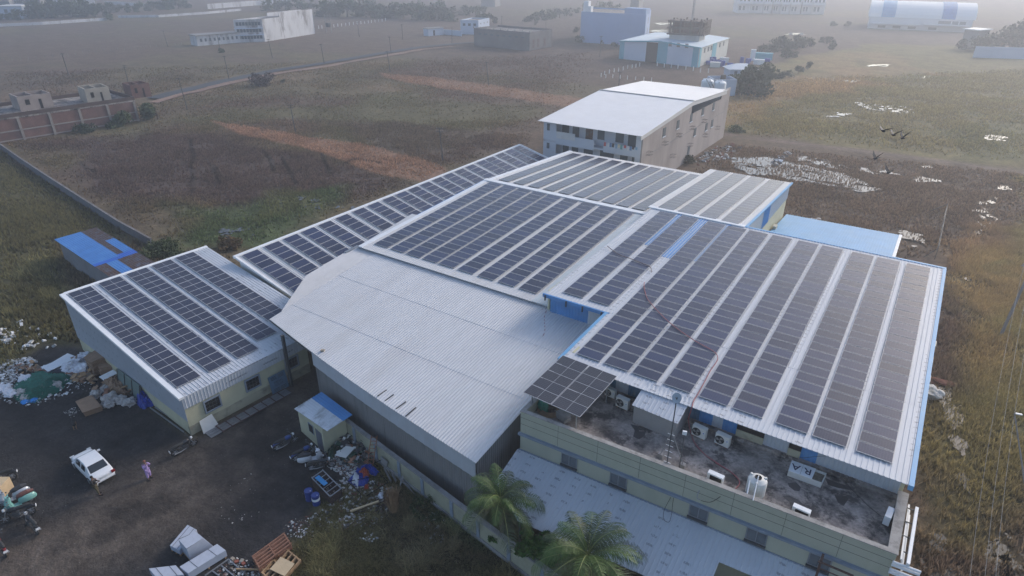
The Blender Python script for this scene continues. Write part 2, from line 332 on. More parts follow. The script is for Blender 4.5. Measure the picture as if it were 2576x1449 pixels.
# ---------------------------------------------------------------- water
wm=bpy.data.materials.new('still_water'); wm.use_nodes=True; b=wm.node_tree.nodes['Principled BSDF']; b.inputs['Base Color'].default_value=(.055,.05,.045,1); b.inputs['Roughness'].default_value=.05; b.inputs['Specular IOR Level'].default_value=.55; b.inputs['IOR'].default_value=1.36
WET=[]
def puddle(pts,z=.05,holes=.5,cell=.35,seed=1,stretch=1.,thr=.0,reed=True):
    # grid cells kept inside a warped outline; gaps let mud and reeds through
    pl=poly(pts); WET.append(pl); lo=pl.min(0)-1; hi=pl.max(0)+1; nx=int((hi[0]-lo[0])/cell)+1; ny=int((hi[1]-lo[1])/cell)+1
    X,Y=np.meshgrid(lo[0]+np.arange(nx)*cell,lo[1]+np.arange(ny)*cell,indexing='ij'); P=np.c_[X.ravel(),Y.ravel()]
    Cn=P+cell/2; d=sdist(Cn,pl)+(fbm(Cn,2.6,4,seed)-.5)*3.2
    Q2=np.c_[Cn[:,0]*stretch,Cn[:,1]]; keep=(d<0)&((fbm(Q2,1.6,4,seed+5)-.5)*2+holes>thr)
    idx=np.nonzero(keep)[0]; ii=idx//ny; jj=idx%ny; ok=(ii<nx-1)&(jj<ny-1); ii=ii[ok];jj=jj[ok]
    F=np.c_[ii*ny+jj,(ii+1)*ny+jj,(ii+1)*ny+jj+1,ii*ny+jj+1]; jt=(rng.random(P.shape)-.5)*cell*.7
    if len(F)==0: return
    us,inv=np.unique(F,return_inverse=True); V=np.c_[(P+jt)[us],np.full(len(us),z)]
    npmesh('water',V,inv.reshape(F.shape),wm,kind='structure')
WP=.17
puddle([(1845,398),(1930,398),(2010,415),(2120,438),(2215,478),(2170,490),(2060,466),(1950,446),(1880,442),(1840,415)],WP,.42,.35,2,stretch=.3)
puddle([(2000,395),(2080,405),(2100,425),(2010,410)],WP,.05,.4,5)
puddle([(2150,258),(2200,262),(2290,270),(2310,284),(2240,284),(2180,276)],WP,.05,.6,3)
puddle([(2090,282),(2140,285),(2130,298),(2085,295)],WP,.0,.6,13)
puddle([(2296,444),(2340,448),(2378,456),(2376,462),(2310,458)],WP,.3,.35,4)
puddle([(2110,418),(2230,432),(2290,445),(2200,440)],WP,-.12,.4,14)
puddle([(2462,500),(2512,495),(2500,560),(2475,620),(2455,600)],WP,-.05,.16,6,stretch=1.6)
puddle([(2412,715),(2440,700),(2448,740),(2428,800),(2408,765)],WP,.25,.16,7,stretch=1.6)
puddle([(2470,340),(2530,345),(2535,360),(2480,352)],WP,.1,.5,8)
puddle([(2505,470),(2540,470),(2545,482),(2510,480)],WP,.15,.4,9)
puddle([(2345,975),(2390,985),(2412,1030),(2400,1075),(2360,1010)],WP,.1,.14,10,stretch=1.5)
puddle([(2400,1090),(2440,1120),(2470,1230),(2450,1260),(2415,1180)],WP,-.1,.14,11,stretch=1.7)
puddle([(2340,1340),(2400,1330),(2440,1470),(2330,1500)],WP,-.1,.14,12,stretch=1.7)
puddle([(2470,1290),(2520,1350),(2560,1480),(2500,1480)],WP,-.05,.14,18,stretch=1.7)
puddle([(2530,1380),(2600,1400),(2600,1500),(2540,1500)],WP,.05,.14,19)
puddle([(2010,560),(2060,545),(2080,580),(2050,600)],WP,-.1,.35,15)
puddle([(2265,585),(2310,590),(2330,625),(2290,625)],WP,.0,.35,16)
puddle([(750,495),(815,510),(800,540),(760,530)],WP,-.12,.35,17)
puddle([(545,560),(610,575),(660,600),(560,600)],WP,-.13,.35,20)
puddle([(855,520),(900,525),(880,560)],WP,-.1,.35,21)
for k,(x,y,sx) in enumerate([(1690,60,40),(1760,90,22),(1660,78,20),(1960,120,18),(2140,205,16),(2325,195,10),(2452,220,8),(2340,420,10),(1600,68,18),(2210,165,26),(2000,85,20)]):
    puddle([(x-sx,y-1.5),(x+sx,y-2),(x+sx,y+3),(x-sx,y+3)],WP,.1,2.2 if y<130 else .7,30+k)
# ---------------------------------------------------------------- grass, reeds, weeds (numpy blades)
def grass(name,N,region,hfun,label,wdt=.10,dens=None,zc=.0,lean=.35,tint=1.,seed=3,blades=3,mt=None):
    r=np.random.default_rng(seed); P=region(N,r); c,dy=zonecol(P); keep=(dy>.6)
    if dens is not None: keep&=r.random(len(P))<dens(P)*np.clip(-sdist(P,region.pl)/region.fade,0,1)*dry(P)
    P=P[keep]; c=np.minimum(c[keep]*tint*1.75*(0.65+.7*r.random((len(P),1))),.8); n_=len(P); h=hfun(P,r)
    V=[];Cc=[]
    for k in range(blades):
        a=r.random(n_)*6.283; dx=np.cos(a);dy_=np.sin(a); w_=wdt*(.6+.8*r.random(n_)); l=lean*h*(r.random(n_)*1.4); b_=r.random(n_)*6.283
        p0=np.c_[P[:,0]-dx*w_,P[:,1]-dy_*w_,np.full(n_,zc)]; p1=np.c_[P[:,0]+dx*w_,P[:,1]+dy_*w_,np.full(n_,zc)]; p2=np.c_[P[:,0]+np.cos(b_)*l,P[:,1]+np.sin(b_)*l,zc+h*(.7+.5*r.random(n_))]
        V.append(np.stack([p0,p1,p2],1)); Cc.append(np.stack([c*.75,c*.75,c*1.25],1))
    V=np.concatenate(V).reshape(-1,3); Cc=np.concatenate(Cc).reshape(-1,3); F=np.arange(len(V)).reshape(-1,3)
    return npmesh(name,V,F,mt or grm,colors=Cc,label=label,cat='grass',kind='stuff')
grm=bpy.data.materials.new('grass_blades'); grm.use_nodes=True; n=grm.node_tree; b=n.nodes['Principled BSDF']; at=node(n,'ShaderNodeAttribute',attribute_name='zone'); n.links.new(at.outputs['Color'],b.inputs['Base Color']); ge=node(n,'ShaderNodeNewGeometry'); tr=node(n,'ShaderNodeBsdfTranslucent'); n.links.new(at.outputs['Color'],tr.inputs['Color']); ms_=node(n,'ShaderNodeMixShader'); ms_.inputs[0].default_value=.5; n.links.new(b.outputs[0],ms_.inputs[1]); n.links.new(tr.outputs[0],ms_.inputs[2]); n.links.new(ms_.outputs[0],n.nodes['Material Output'].inputs[0]); b.inputs['Roughness'].default_value=.8; b.inputs['Specular IOR Level'].default_value=.2
def pxregion(px,power=1.0): # random ground points inside a survey polygon
    pl=poly(px); lo=pl.min(0);hi=pl.max(0)
    def f(N,r):
        out=[];c=0
        while c<N:
            P=lo+(hi-lo)*r.random((N*2,2)); P=P[sdist(P,pl)<0]; out.append(P);c+=len(P)
        return np.concatenate(out)[:N]
    f.pl=pl; f.fade=max(1.,.06*float(np.hypot(*(pl.max(0)-pl.min(0)))))
    return f
BUILT=[[(-67.8,0),(0,0)]]
def notbuilt(P):
    k=np.ones(len(P)); k[(P[:,0]>-60.3)&(P[:,0]<-14)&(P[:,1]>30)&(P[:,1]<91)]=0; k[(P[:,0]>-25)&(P[:,0]<5)&(P[:,1]>24.5)&(P[:,1]<68)]=0; k[(P[:,0]>-15)&(P[:,0]<0)&(P[:,1]>68)&(P[:,1]<94)]=0; k[(P[:,0]>-59)&(P[:,0]<-39)&(P[:,1]>97)&(P[:,1]<146)]=0
    return k
def dry(P):
    k=np.clip((ldist(P,np.array(road))-5)/2,0,1)*np.clip((ldist(P,poly([(1700,318),(1850,342),(2050,366),(2300,396),(2576,432),(2800,460)]))-1.6)/1.,0,1)
    for w_ in WET: k*=np.clip(sdist(P,w_)/1.5+.8,.55,1)
    return k
def gdens(P): return notbuilt(P)*np.clip((fbm(P,5,3,61)-.25)*2.2,.12,1)
grass('tall_grass',60000,pxregion([(-30,990),(-60,420),(0,372),(380,617),(600,640),(520,880),(170,880)]),lambda P,r:.35+.55*fbm(P,6,3,8)*r.random(len(P)),'tall brown and green grass beyond the yard on the left',.11,gdens,seed=3)
grass('marsh_grass',150000,pxregion([(2250,1500),(2275,1210),(2370,690),(2400,560),(2640,560),(2700,1500)]),lambda P,r:.4+.7*fbm(P,5,3,8)*r.random(len(P)),'dense olive and rust marsh grass along the right side of the factory',.045,lambda P:gdens(P)*.95,seed=4,lean=.5)
grass('marsh_grass',60000,pxregion([(1830,360),(2640,440),(2640,560),(2400,640),(2250,660),(1960,560),(1700,470)]),lambda P,r:.2+.3*r.random(len(P)),'low brown scrub inside the fenced plot behind the blue lean-to roof',.10,gdens,seed=5)
grass('marsh_grass',70000,pxregion([(1750,330),(1850,200),(2640,170),(2640,420)]),lambda P,r:.3+.6*fbm(P,12,3,8)*r.random(len(P)),'wide yellow and green reed marsh beyond the earth path on the right',.11,lambda P:np.clip((fbm(P,9,3,61)-.2)*2.2,.1,1),seed=6)
grass('field_grass',110000,pxregion([(0,360),(520,300),(1340,300),(1340,400),(1250,380),(600,640),(380,617)]),lambda P,r:.25+.45*fbm(P,7,3,8)*r.random(len(P)),'matted maroon brown field grass behind the long solar shed',.10,gdens,seed=7)
grass('field_grass',90000,pxregion([(0,350),(0,180),(900,150),(1500,130),(1480,330)]),lambda P,r:.2+.45*fbm(P,14,3,8)*r.random(len(P)),'hazy brown field grass on both sides of the asphalt road',.14,lambda P:np.clip((fbm(P,12,3,61)-.25)*2.2,.08,1),seed=8)
grass('weeds',45000,pxregion([(640,1480),(735,1320),(800,1240),(900,1150),(1010,1130),(1330,1449),(1330,1520)]),lambda P,r:.08+.34*fbm(P,1.6,3,8)*r.random(len(P)),'low dry weeds on the rubbish strewn plot outside the compound wall',.035,lambda P:np.where(P[:,1]<24.6-(P[:,0]+16)*.15+0,np.clip((fbm(P,1.8,3,71)-.3)*3,.1,1),0),seed=9,lean=.9,tint=1.35)
grass('dry_tufts',9000,pxregion([(700,1480),(760,1380),(900,1260),(1080,1230),(1330,1440),(1330,1520)]),lambda P,r:.25+.55*r.random(len(P)),'scattered straw yellow tufts on the weedy plot outside the compound wall',.02,lambda P:np.where(P[:,1]<24.2-(P[:,0]+16)*.15,np.clip((fbm(P,1.3,3,91)-.56)*9,0,1),0),seed=19,lean=1.,tint=2.1)
grass('dry_tufts',9000,pxregion([(-30,990),(0,640),(200,620),(330,700),(230,860),(150,870)]),lambda P,r:.4+.8*r.random(len(P)),'straw coloured clumps standing above the tall grass on the left',.035,lambda P:gdens(P)*np.clip((fbm(P,2.6,3,93)-.54)*9,0,1),seed=20,lean=.8,tint=1.7)
# ================================================================ MATERIALS
m_sheet=mat('white_sheet_metal',(.57,.575,.59),.55,.06,.5,metal=0,dirt=(.38,.35,.32),damt=.55,dscale=.5,stretch=(1,.25,1),spots=((.25,.22,.2),.5,1.2,.66,.8))
m_grey=mat('grey_sheet_metal',(.56,.565,.585),.5,.05,.4,dirt=(.44,.42,.41),damt=.35,dscale=.35,stretch=(1,.2,1),fine=.04,spots=((.27,.25,.24),.6,.8,.66,.8))
m_mark=mat('stamped_sheet_metal',(.53,.55,.59),.5,.08,.5,dirt=(.37,.37,.39),damt=.45,dscale=.5,stretch=(1,.3,1),marks=('X',1.2,.6,.36,.5))
m_markV=mat('stamped_cladding',(.50,.52,.56),.5,.06,.5,marks=('Z',1.15,.62,.4,.7))
m_bright=mat('white_ridge_metal',(.74,.75,.77),.5,.06,1.)
m_blue=mat('blue_sheet_metal',(.07,.24,.52),.5,.15,.6,dirt=(.16,.28,.42),damt=.5,dscale=.7,stretch=(1,.3,1))
m_blue2=mat('pale_blue_sheet_metal',(.13,.34,.58),.5,.08,.6,dirt=(.22,.38,.52),damt=.35,dscale=.4)
m_rustb=mat('rusted_sheet_metal',(.11,.065,.05),.85,.25,2.,dirt=(.16,.25,.34),damt=.5,dscale=1.1)
m_asb=mat('weathered_cement_sheet',(.22,.215,.215),.85,.2,.5,dirt=(.10,.095,.095),damt=.7,dscale=.5,stretch=(3,3,.35))
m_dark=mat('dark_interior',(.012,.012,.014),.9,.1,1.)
m_steel=mat('dark_painted_steel',(.06,.065,.07),.6,.2,3.)
m_galv=mat('galvanised_steel',(.30,.31,.33),.45,.15,4.,metal=.5)
m_cream=mat('cream_plaster',(.50,.48,.34),.9,.07,.8,dirt=(.30,.28,.20),damt=.45,dscale=.45,stretch=(1,1,.6),bump=.1)
m_cream2=mat('weathered_green_cream_plaster',(.41,.405,.32),.9,.08,.5,dirt=(.24,.25,.18),damt=.5,dscale=.5,stretch=(1,1,.45))
m_dirtwall=mat('stained_plinth_plaster',(.40,.37,.27),.9,.1,.8,dirt=(.12,.11,.09),damt=.85,dscale=.7)
m_trim=mat('blue_grey_trim',(.22,.26,.32),.8,.1,2.,dirt=(.15,.16,.18),damt=.4,dscale=1.5)
m_conc=mat('stained_terrace_concrete',(.29,.255,.235),.92,.35,.6,dirt=(.05,.046,.048),damt=.95,dscale=.7,bump=.25,fine=.2,spots=((.03,.028,.03),.85,.45,.5,.58))
m_cement=mat('grey_cement_render',(.27,.26,.26),.92,.16,.6,dirt=(.12,.115,.115),damt=.6,dscale=.6,bump=.2)
m_cap=mat('mossy_parapet_cap',(.33,.31,.29),.92,.2,1.5,dirt=(.10,.095,.09),damt=.8,dscale=1.4,bump=.3)
m_glass=mat('dark_window_glass',(.03,.04,.05),.08,.1,1.,spec=.8)
m_alu=mat('grey_window_frame',(.20,.21,.23),.5,.08,4.)
m_white=mat('white_paint',(.74,.75,.77),.5,.04,3.,dirt=(.55,.54,.52),damt=.3,dscale=2)
m_plastic=mat('aged_white_plastic',(.62,.61,.58),.5,.05,3.)
m_black=mat('black_rubber',(.035,.034,.033),.7,.1,5.)
m_wood=mat('raw_timber',(.38,.24,.13),.8,.2,2.5,fine=.15)
m_woodd=mat('reddish_timber',(.27,.13,.08),.8,.22,2.5,fine=.15)
m_ply=mat('pale_plywood',(.56,.42,.26),.75,.08,2.,fine=.08)
m_card=mat('brown_cardboard',(.30,.19,.12),.85,.18,2.,fine=.12)
# ---------------------------------------------------------------- solar panel meshes
def glassmat(name,c1,line,nx,ny,L_,W_,mid=False,rnd=.25,rough=.22,dots=0.):
    m=bpy.data.materials.new(name); m.use_nodes=True; n=m.node_tree; K=n.links; b=n.nodes['Principled BSDF']; b.inputs['Roughness'].default_value=rough; b.inputs['Specular IOR Level'].default_value=.33
    tc=node(n,'ShaderNodeTexCoord'); sx=node(n,'ShaderNodeSeparateXYZ'); K.new(tc.outputs['Object'],sx.inputs[0])
    def ln(o,p,wd,off):
        a=node(n,'ShaderNodeMath',operation='ADD'); K.new(o,a.inputs[0]); a.inputs[1].default_value=off
        d=node(n,'ShaderNodeMath',operation='DIVIDE'); K.new(a.outputs[0],d.inputs[0]); d.inputs[1].default_value=p
        f=node(n,'ShaderNodeMath',operation='FRACT'); K.new(d.outputs[0],f.inputs[0]); s_=node(n,'ShaderNodeMath',operation='SUBTRACT'); K.new(f.outputs[0],s_.inputs[0]); s_.inputs[1].default_value=.5
        ab=node(n,'ShaderNodeMath',operation='ABSOLUTE'); K.new(s_.outputs[0],ab.inputs[0]); g=node(n,'ShaderNodeMath',operation='GREATER_THAN'); K.new(ab.outputs[0],g.inputs[0]); g.inputs[1].default_value=.5-wd/p/2; return g.outputs[0]
    px=(L_-.06)/nx; py=(W_-.06)/ny
    mxm=node(n,'ShaderNodeMath',operation='MAXIMUM'); K.new(ln(sx.outputs[0],px,.011,-.03),mxm.inputs[0]); K.new(ln(sx.outputs[1],py,.011,-.03),mxm.inputs[1]); out=mxm.outputs[0]
    if mid: 
        c_=node(n,'ShaderNodeMath',operation='COMPARE'); K.new(sx.outputs[0],c_.inputs[0]); c_.inputs[1].default_value=L_/2; c_.inputs[2].default_value=.013
        m2=node(n,'ShaderNodeMath',operation='MULTIPLY'); m2.inputs[1].default_value=4.; K.new(c_.outputs[0],m2.inputs[0]); m3=node(n,'ShaderNodeMath',operation='MAXIMUM'); K.new(out,m3.inputs[0]); K.new(m2.outputs[0],m3.inputs[1]); out=m3.outputs[0]
    k=node(n,'ShaderNodeMath',operation='MULTIPLY'); K.new(out,k.inputs[0]); k.inputs[1].default_value=.22; k.use_clamp=True
    oi=node(n,'ShaderNodeObjectInfo'); cr_=node(n,'ShaderNodeValToRGB'); e=cr_.color_ramp.elements; e[0].position=0; e[0].color=(*[v*(1-rnd) for v in c1],1); e[1].position=1; e[1].color=(c1[0]*(1+rnd*.6),c1[1]*(1+rnd*.9),c1[2]*(1+rnd*1.3),1); K.new(oi.outputs['Random'],cr_.inputs[0])
    ge=node(n,'ShaderNodeNewGeometry'); no=node(n,'ShaderNodeTexNoise'); no.inputs['Scale'].default_value=.35; no.inputs['Detail'].default_value=4; K.new(ge.outputs['Position'],no.inputs['Vector'])
    dm=node(n,'ShaderNodeMix',data_type='RGBA'); mr=node(n,'ShaderNodeMapRange'); mr.inputs[1].default_value=.45; mr.inputs[2].default_value=.75; mr.inputs[4].default_value=.18; K.new(no.outputs['Fac'],mr.inputs[0]); K.new(mr.outputs[0],dm.inputs[0]); K.new(cr_.outputs[0],dm.inputs[6]); dm.inputs[7].default_value=(.10,.09,.09,1)
    mx=node(n,'ShaderNodeMix',data_type='RGBA'); K.new(k.outputs[0],mx.inputs[0]); K.new(dm.outputs[2],mx.inputs[6]); mx.inputs[7].default_value=(*line,1); K.new(mx.outputs[2],b.inputs['Base Color']); return m
m_frame=mat('panel_frame',(.42,.42,.44),.45,.05,3.)
g_poly=glassmat('poly_cell_glass',(.026,.034,.072),(.26,.29,.38),12,6,1.96,1.04)
g_mono=glassmat('mono_cell_glass',(.018,.023,.050),(.45,.46,.5),24,6,2.06,1.03,mid=True,rnd=.12)
def panelmesh(name,L_,W_,g):
    mb=MB(); t=.035; f=.028; mb.bx(0,L_,0,f,-t,0,0); mb.bx(0,L_,W_-f,W_,-t,0,0); mb.bx(0,f,f,W_-f,-t,0,0); mb.bx(L_-f,L_,f,W_-f,-t,0,0)
    mb.bx(f,L_-f,f,W_-f,-t+.006,-.003,1)
    me=bpy.data.meshes.new(name); me.from_pydata(mb.v,[],mb.f); me.polygons.foreach_set('material_index',mb.m); me.materials.append(m_frame); me.materials.append(g); me.update(); return me
pm_poly=panelmesh('solar_panel_poly',1.96,1.04,g_poly); m_frd=mat('dark_panel_frame',(.12,.125,.14),.4,.05,3.); pm_far=panelmesh('solar_panel_far',1.88,1.10,g_poly); pm_far.materials[0]=m_frd; pm_d=panelmesh('solar_panel_rear',1.64,1.10,g_poly); pm_d.materials[0]=m_frd; pm_mono=panelmesh('solar_panel_mono',2.06,1.035,g_mono)
def rail_mesh(L_):
    mb=MB(); mb.bx(0,.04,0,L_,-.10,-.04); me=bpy.data.meshes.new('mounting_rail'); me.from_pydata(mb.v,[],mb.f); me.materials.append(m_galv); me.update(); return me
RM={}
def array(O,ex,ey,n,pitch,pm,w_,label,group,cols=1,cpitch=0):
    """strip of n panels: long side along ex, stepping along ey, plane normal ex x ey"""
    ex=Vector(ex).normalized(); ey=Vector(ey).normalized(); ez=ex.cross(ey).normalized(); 
    M_=Matrix((ex,ey,ez)).transposed().to_4x4(); M_.translation=Vector(O)
    t=bpy.data.objects.new('solar_array',None); col.objects.link(t); t.matrix_world=M_; setp(t,label,'solar panels',group)
    for c in range(cols):
        for i in range(n):
            p=bpy.data.objects.new('solar_panel',pm); col.objects.link(p); p.parent=t; p.location=(c*cpitch,i*pitch,0); p.rotation_euler=(random.uniform(-.004,.004),random.uniform(-.004,.004),random.uniform(-.002,.002))
        key=round(n*pitch,2)
        if key not in RM: RM[key]=rail_mesh(n*pitch)
        for fx in (.22,.74):
            r=bpy.data.objects.new('mounting_rail',RM[key]); col.objects.link(r); r.parent=t; r.location=(c*cpitch+w_*fx,0,0)
    return t
ORD=['first','second','third','fourth','fifth','sixth','seventh','eighth','ninth','tenth','eleventh','twelfth','thirteenth','fourteenth','fifteenth','sixteenth','seventeenth','eighteenth','nineteenth','twentieth','twenty first','twenty second','twenty third','twenty fourth','twenty fifth','twenty sixth']
# panel planes
zB=lambda Y:9.06+.0307*(Y-35.3); zC=lambda Y:7.70+.0527*(Y-45.3); zD=lambda Y:8.85-.0524*(Y-67.9); zE=lambda Y:10.05-.0524*(Y-67.9); zN=lambda X:6.70-.2596*(X+59.75)
for i,X in enumerate([-18.2,-15.93,-13.7,-11.33,-8.76,-6.5,-3.74,-1.5,1.0]):
    array((X,36.5,zB(36.5)),(1,0,0),(0,1,.0307),27,1.117,pm_poly,1.96,'%s long solar strip from the left on the big roof above the terrace'%ORD[i] if i<8 else 'rightmost long strip of solar panels beside the bare white sheet margin and blue edge trim','long strips of solar panels on the big right hand roof')
for i,X in enumerate([-23.75,-21.22]):
    array((X,44.25,zB(44.25)),(1,0,0),(0,1,.0307),20,1.122,pm_poly,1.96,['short strip of dark solar panels nearest the light gutter valley above the blue fascia step','short solar strip beside the first long strip, above the blue fascia'][i],'short strips of solar panels above the blue fascia')
for i,X in enumerate([-47.95,-45.6,-43.35,-41.1,-38.9,-36.45,-33.95,-31.55,-29.1]):
    array((X,45.35,zC(45.35)),(1,0,0),(0,1,.0527),20,1.107,pm_poly,1.96,'%s solar strip from the left on the middle roof above the bare grey roof'%ORD[i],'solar panel strips on the middle roof')
for i,X in enumerate([-47.7,-45.35,-43.0,-40.7,-38.45,-36.3,-34.3,-32.25,-30.25,-28.15]):
    array((X,68.95,zD(68.95)),(1,0,0),(0,1,-.0524),19,1.107,pm_d,1.64,'%s solar strip from the left on the back slope behind the middle roof'%ORD[i],'solar panel strips on the left back slope')
for i,X in enumerate([-24.4,-22.04,-19.55,-17.05]):
    array((X,67.6,zE(67.6)),(1,0,0),(0,1,-.0524),20,1.11,pm_far,1.96,['strip of pale hazy panels along the left edge of the raised rear roof','second strip of pale hazy panels on the raised rear roof','third strip of pale hazy panels on the raised rear roof, before its white gap','strip of pale hazy panels along the blue trimmed right edge of the raised rear roof'][i],'solar panel strips on the raised rear roof')
for i,Y in enumerate([36.72,39.54,42.15,44.76,47.35,50.15,52.95,55.64,58.45,60.98,63.56,66.1,68.8,71.35,74.1,76.85,79.75,82.2,85.1,87.85,90.4]):
    X0=-59.42; array((X0,Y+1.96,zN(X0)),(0,-1,0),(1,0,-.2596),8,1.055*1.033,pm_poly,1.96,'%s cross strip of solar panels from the near end of the long narrow shed'%ORD[i],'solar panel cross strips on the long narrow shed roof')
# low building frame: s along its long side, t across (towards the far right)
PL=-.6544
def LW(s,t,z):  # survey L frame -> site
    return rot((s*math.cos(PL)-t*math.sin(PL), s*math.sin(PL)+t*math.cos(PL), z))
zL=lambda s:6.37-.1113*(s+67.5)
LX=(LW(1,0,0)-LW(0,0,0)); LY=(LW(0,1,0)-LW(0,0,0))
for i,(t,n_) in enumerate([(17.15,19),(19.93,19),(22.6,19),(25.2,18),(27.75,18)]):
    ex=LY; ey=Vector((LX.x,LX.y,-.1113)); O=LW(-67.5,t,zL(-67.5))
    # long side across the strip, rows run down the slope; keep a right-handed frame (normal up)
    O2=LW(-67.5,t+2.06,zL(-67.5)); array(O2,-LY,ey,n_,1.052,pm_mono,2.06,'%s black solar strip from the left on the low building by the yard'%ORD[i],'solar panel strips on the low building by the yard')
# canopy of ten panels over the terrace
cz=8.85; A_=T('O',75,385,8.8); B_=T('O',590,620,8.8); D_=T('O',420,48,9.12)
ex=(B_-A_).normalized(); ey=(D_-A_).normalized()
# ================================================================ BIG HALL (right)
sz=.13
def roofz(f,Y): return f(Y)-sz
rot0=Matrix.Identity(3)
t=thing('factory_hall',(-10,36,0),'largest hall on the right, white gabled sheet roof with solar strips and blue edge trim','factory hall',world=True)
mb=MB()
R_=roofz
mb.corr((-18.9,35.25,R_(zB,35.25)),(3.95,35.25,R_(zB,35.25)),(3.95,43.5,R_(zB,43.5)),(-18.9,43.5,R_(zB,43.5)),.3,.035)
mb.corr((-25.0,43.35,R_(zB,43.35)),(3.95,43.35,R_(zB,43.35)+.0),(3.95,67.35,R_(zB,67.35)),(-25.0,67.35,R_(zB,67.35)),.3,.035)
obj('front_roof',mb,m_mark,t)
mb=MB(); mb.corr((-25.5,67.4,R_(zE,67.4)),(-14.4,67.4,R_(zE,67.4)),(-14.4,90.3,R_(zE,90.3)),(-25.5,90.3,R_(zE,90.3)),.3,.035); obj('rear_roof',mb,m_sheet,t)
for nm,(x0,x1,y0,y1) in dict(a=(-21.78,-21.3,57.5,67.2),b=(-19.25,-18.3,55.8,67.2),c=(-16.2,-15.75,56.5,67.2)).items():
    mb=MB(); mb.corr((x0,y0,R_(zB,y0)+.02),(x1,y0,R_(zB,y0)+.02),(x1,y1,R_(zB,y1)+.02),(x0,y1,R_(zB,y1)+.02),.3,.04,t=.01); obj('blue_roof_sheet',mb,m_blue,t)
mb=MB(); mb.bx(-25.4,-14.4,67.1,67.75,R_(zE,67.5)+.0,R_(zE,67.5)+.10); obj('ridge_cap',mb,m_bright,t)
mb=MB(); mb.bx(-14.4,4.2,67.3,67.6,R_(zB,67.3)-.25,R_(zB,67.3)+.06); obj('rear_blue_trim',mb,m_blue2,t)
def slopebar(nm,x0,x1,y0,y1,f,lo):
    mb=MB(); mb.hex8([(x0,y0,f(y0)-lo),(x1,y0,f(y0)-lo),(x1,y1,f(y1)-lo),(x0,y1,f(y1)-lo),(x0,y0,f(y0)+.05),(x1,y0,f(y0)+.05),(x1,y1,f(y1)+.05),(x0,y1,f(y1)+.05)]); obj(nm,mb,m_blue2,t)
slopebar('blue_edge_trim',3.95,4.22,35.2,67.29,lambda Y:R_(zB,Y),.3); slopebar('blue_edge_trim',-19.15,-18.9,35.3,43.3,lambda Y:R_(zB,Y),.3); slopebar('blue_edge_trim',-14.4,-14.15,67.6,90.4,lambda Y:R_(zE,Y),.12)
mb=MB(); z0=R_(zB,43.3); mb.bx(-25.2,-18.75,43.18,43.34,z0-.30,z0+.02)
obj('blue_fascia',mb,m_blue,t)
mb=MB(); mb.corr((-24.7,43.75,7.1),(-19.0,43.75,7.1),(-19.0,43.75,z0-.1),(-24.7,43.75,z0-.1),.28,.03,up=(0,-1,0)); obj('blue_cladding',mb,m_blue,t)
mb=MB(); mb.corr((-20.9,43.70,7.15),(-19.6,43.70,7.15),(-19.6,43.70,z0-.35),(-20.9,43.70,z0-.35),.28,.03,t=.01,up=(0,-1,0)); obj('white_cladding',mb,m_markV,t)
mb=MB(); mb.bx(-18.6,3.9,36.35,36.6,0,R_(zB,36.4)-.05); mb.bx(3.65,3.9,36.6,67.3,0,8.9); mb.bx(-18.6,-18.35,36.6,43.8,0,9.0); mb.bx(-24.7,-18.6,43.8,43.95,6.5,9.1)
mb.bx(-14.75,-14.5,67.6,90.0,0,6.6); mb.bx(-25.3,-14.75,89.8,90.05,0,8.6); mb.bx(-14.5,3.65,67.1,67.3,0,9.5); mb.bx(-25.1,-24.9,43.95,67.1,6.5,9.2)
obj('wall',mb,m_cream,t)
mb=MB(); mb.corr((-14.45,67.7,6.6),(-14.45,90.0,6.6),(-14.45,90.0,R_(zE,90)-.06),(-14.45,67.7,R_(zE,67.7)-.06),.3,.03,up=(1,0,0)); obj('pale_side_cladding',mb,m_sheet,t)
mb=MB(); mb.corr((-14.40,76.2,6.6),(-14.40,79.4,6.6),(-14.40,79.4,R_(zE,79.4)-.1),(-14.40,76.2,R_(zE,76.2)-.1),.3,.03,t=.01,up=(1,0,0)); obj('blue_side_cladding',mb,m_blue,t)
# patchwork cladding above the terrace, under the eave
ye=36.33
def clad(x0,x1,m,z0=7.2,z1=8.95):
    mb=MB(); mb.corr((x0,ye,z0),(x1,ye,z0),(x1,ye,z1),(x0,ye,z1),.25,.03,t=.02,up=(0,-1,0)); obj('terrace_wall_sheet',mb,m,t)
m_wsd=mat('dull_white_cladding',(.45,.48,.53),.6,.08,.8,dirt=(.3,.32,.36),damt=.5,dscale=.8,stretch=(2,2,.4)); m_teal=mat('faded_blue_cladding',(.07,.17,.28),.7,.2,1.,dirt=(.06,.06,.05),damt=.7,dscale=1.,stretch=(2,2,.3))
for x0,x1,m in [(-18.4,-14.75,m_teal),(-14.75,-13.75,m_wsd),(-13.75,-12.6,m_teal),(-9.2,-8.45,m_teal),(-8.45,-7.55,m_blue),(-7.55,-6.85,m_wsd),(-6.85,-5.9,m_blue),(-4.15,-2.6,m_wsd),(-1.85,-.9,m_blue),(-.9,3.7,m_wsd)]: clad(x0,x1,m)
for x0,x1 in [(-5.9,-4.15),(-2.6,-1.85)]:
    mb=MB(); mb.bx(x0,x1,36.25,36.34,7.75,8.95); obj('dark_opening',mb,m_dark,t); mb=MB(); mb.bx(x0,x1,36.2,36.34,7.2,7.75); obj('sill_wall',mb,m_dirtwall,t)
mb=MB()
for X in (-24.9,-22.8,-21.2,-19.4): mb.bx(X-.05,X+.05,43.05,43.18,z0-.55,z0-.02)
obj('gutter_bracket',mb,m_steel,t)
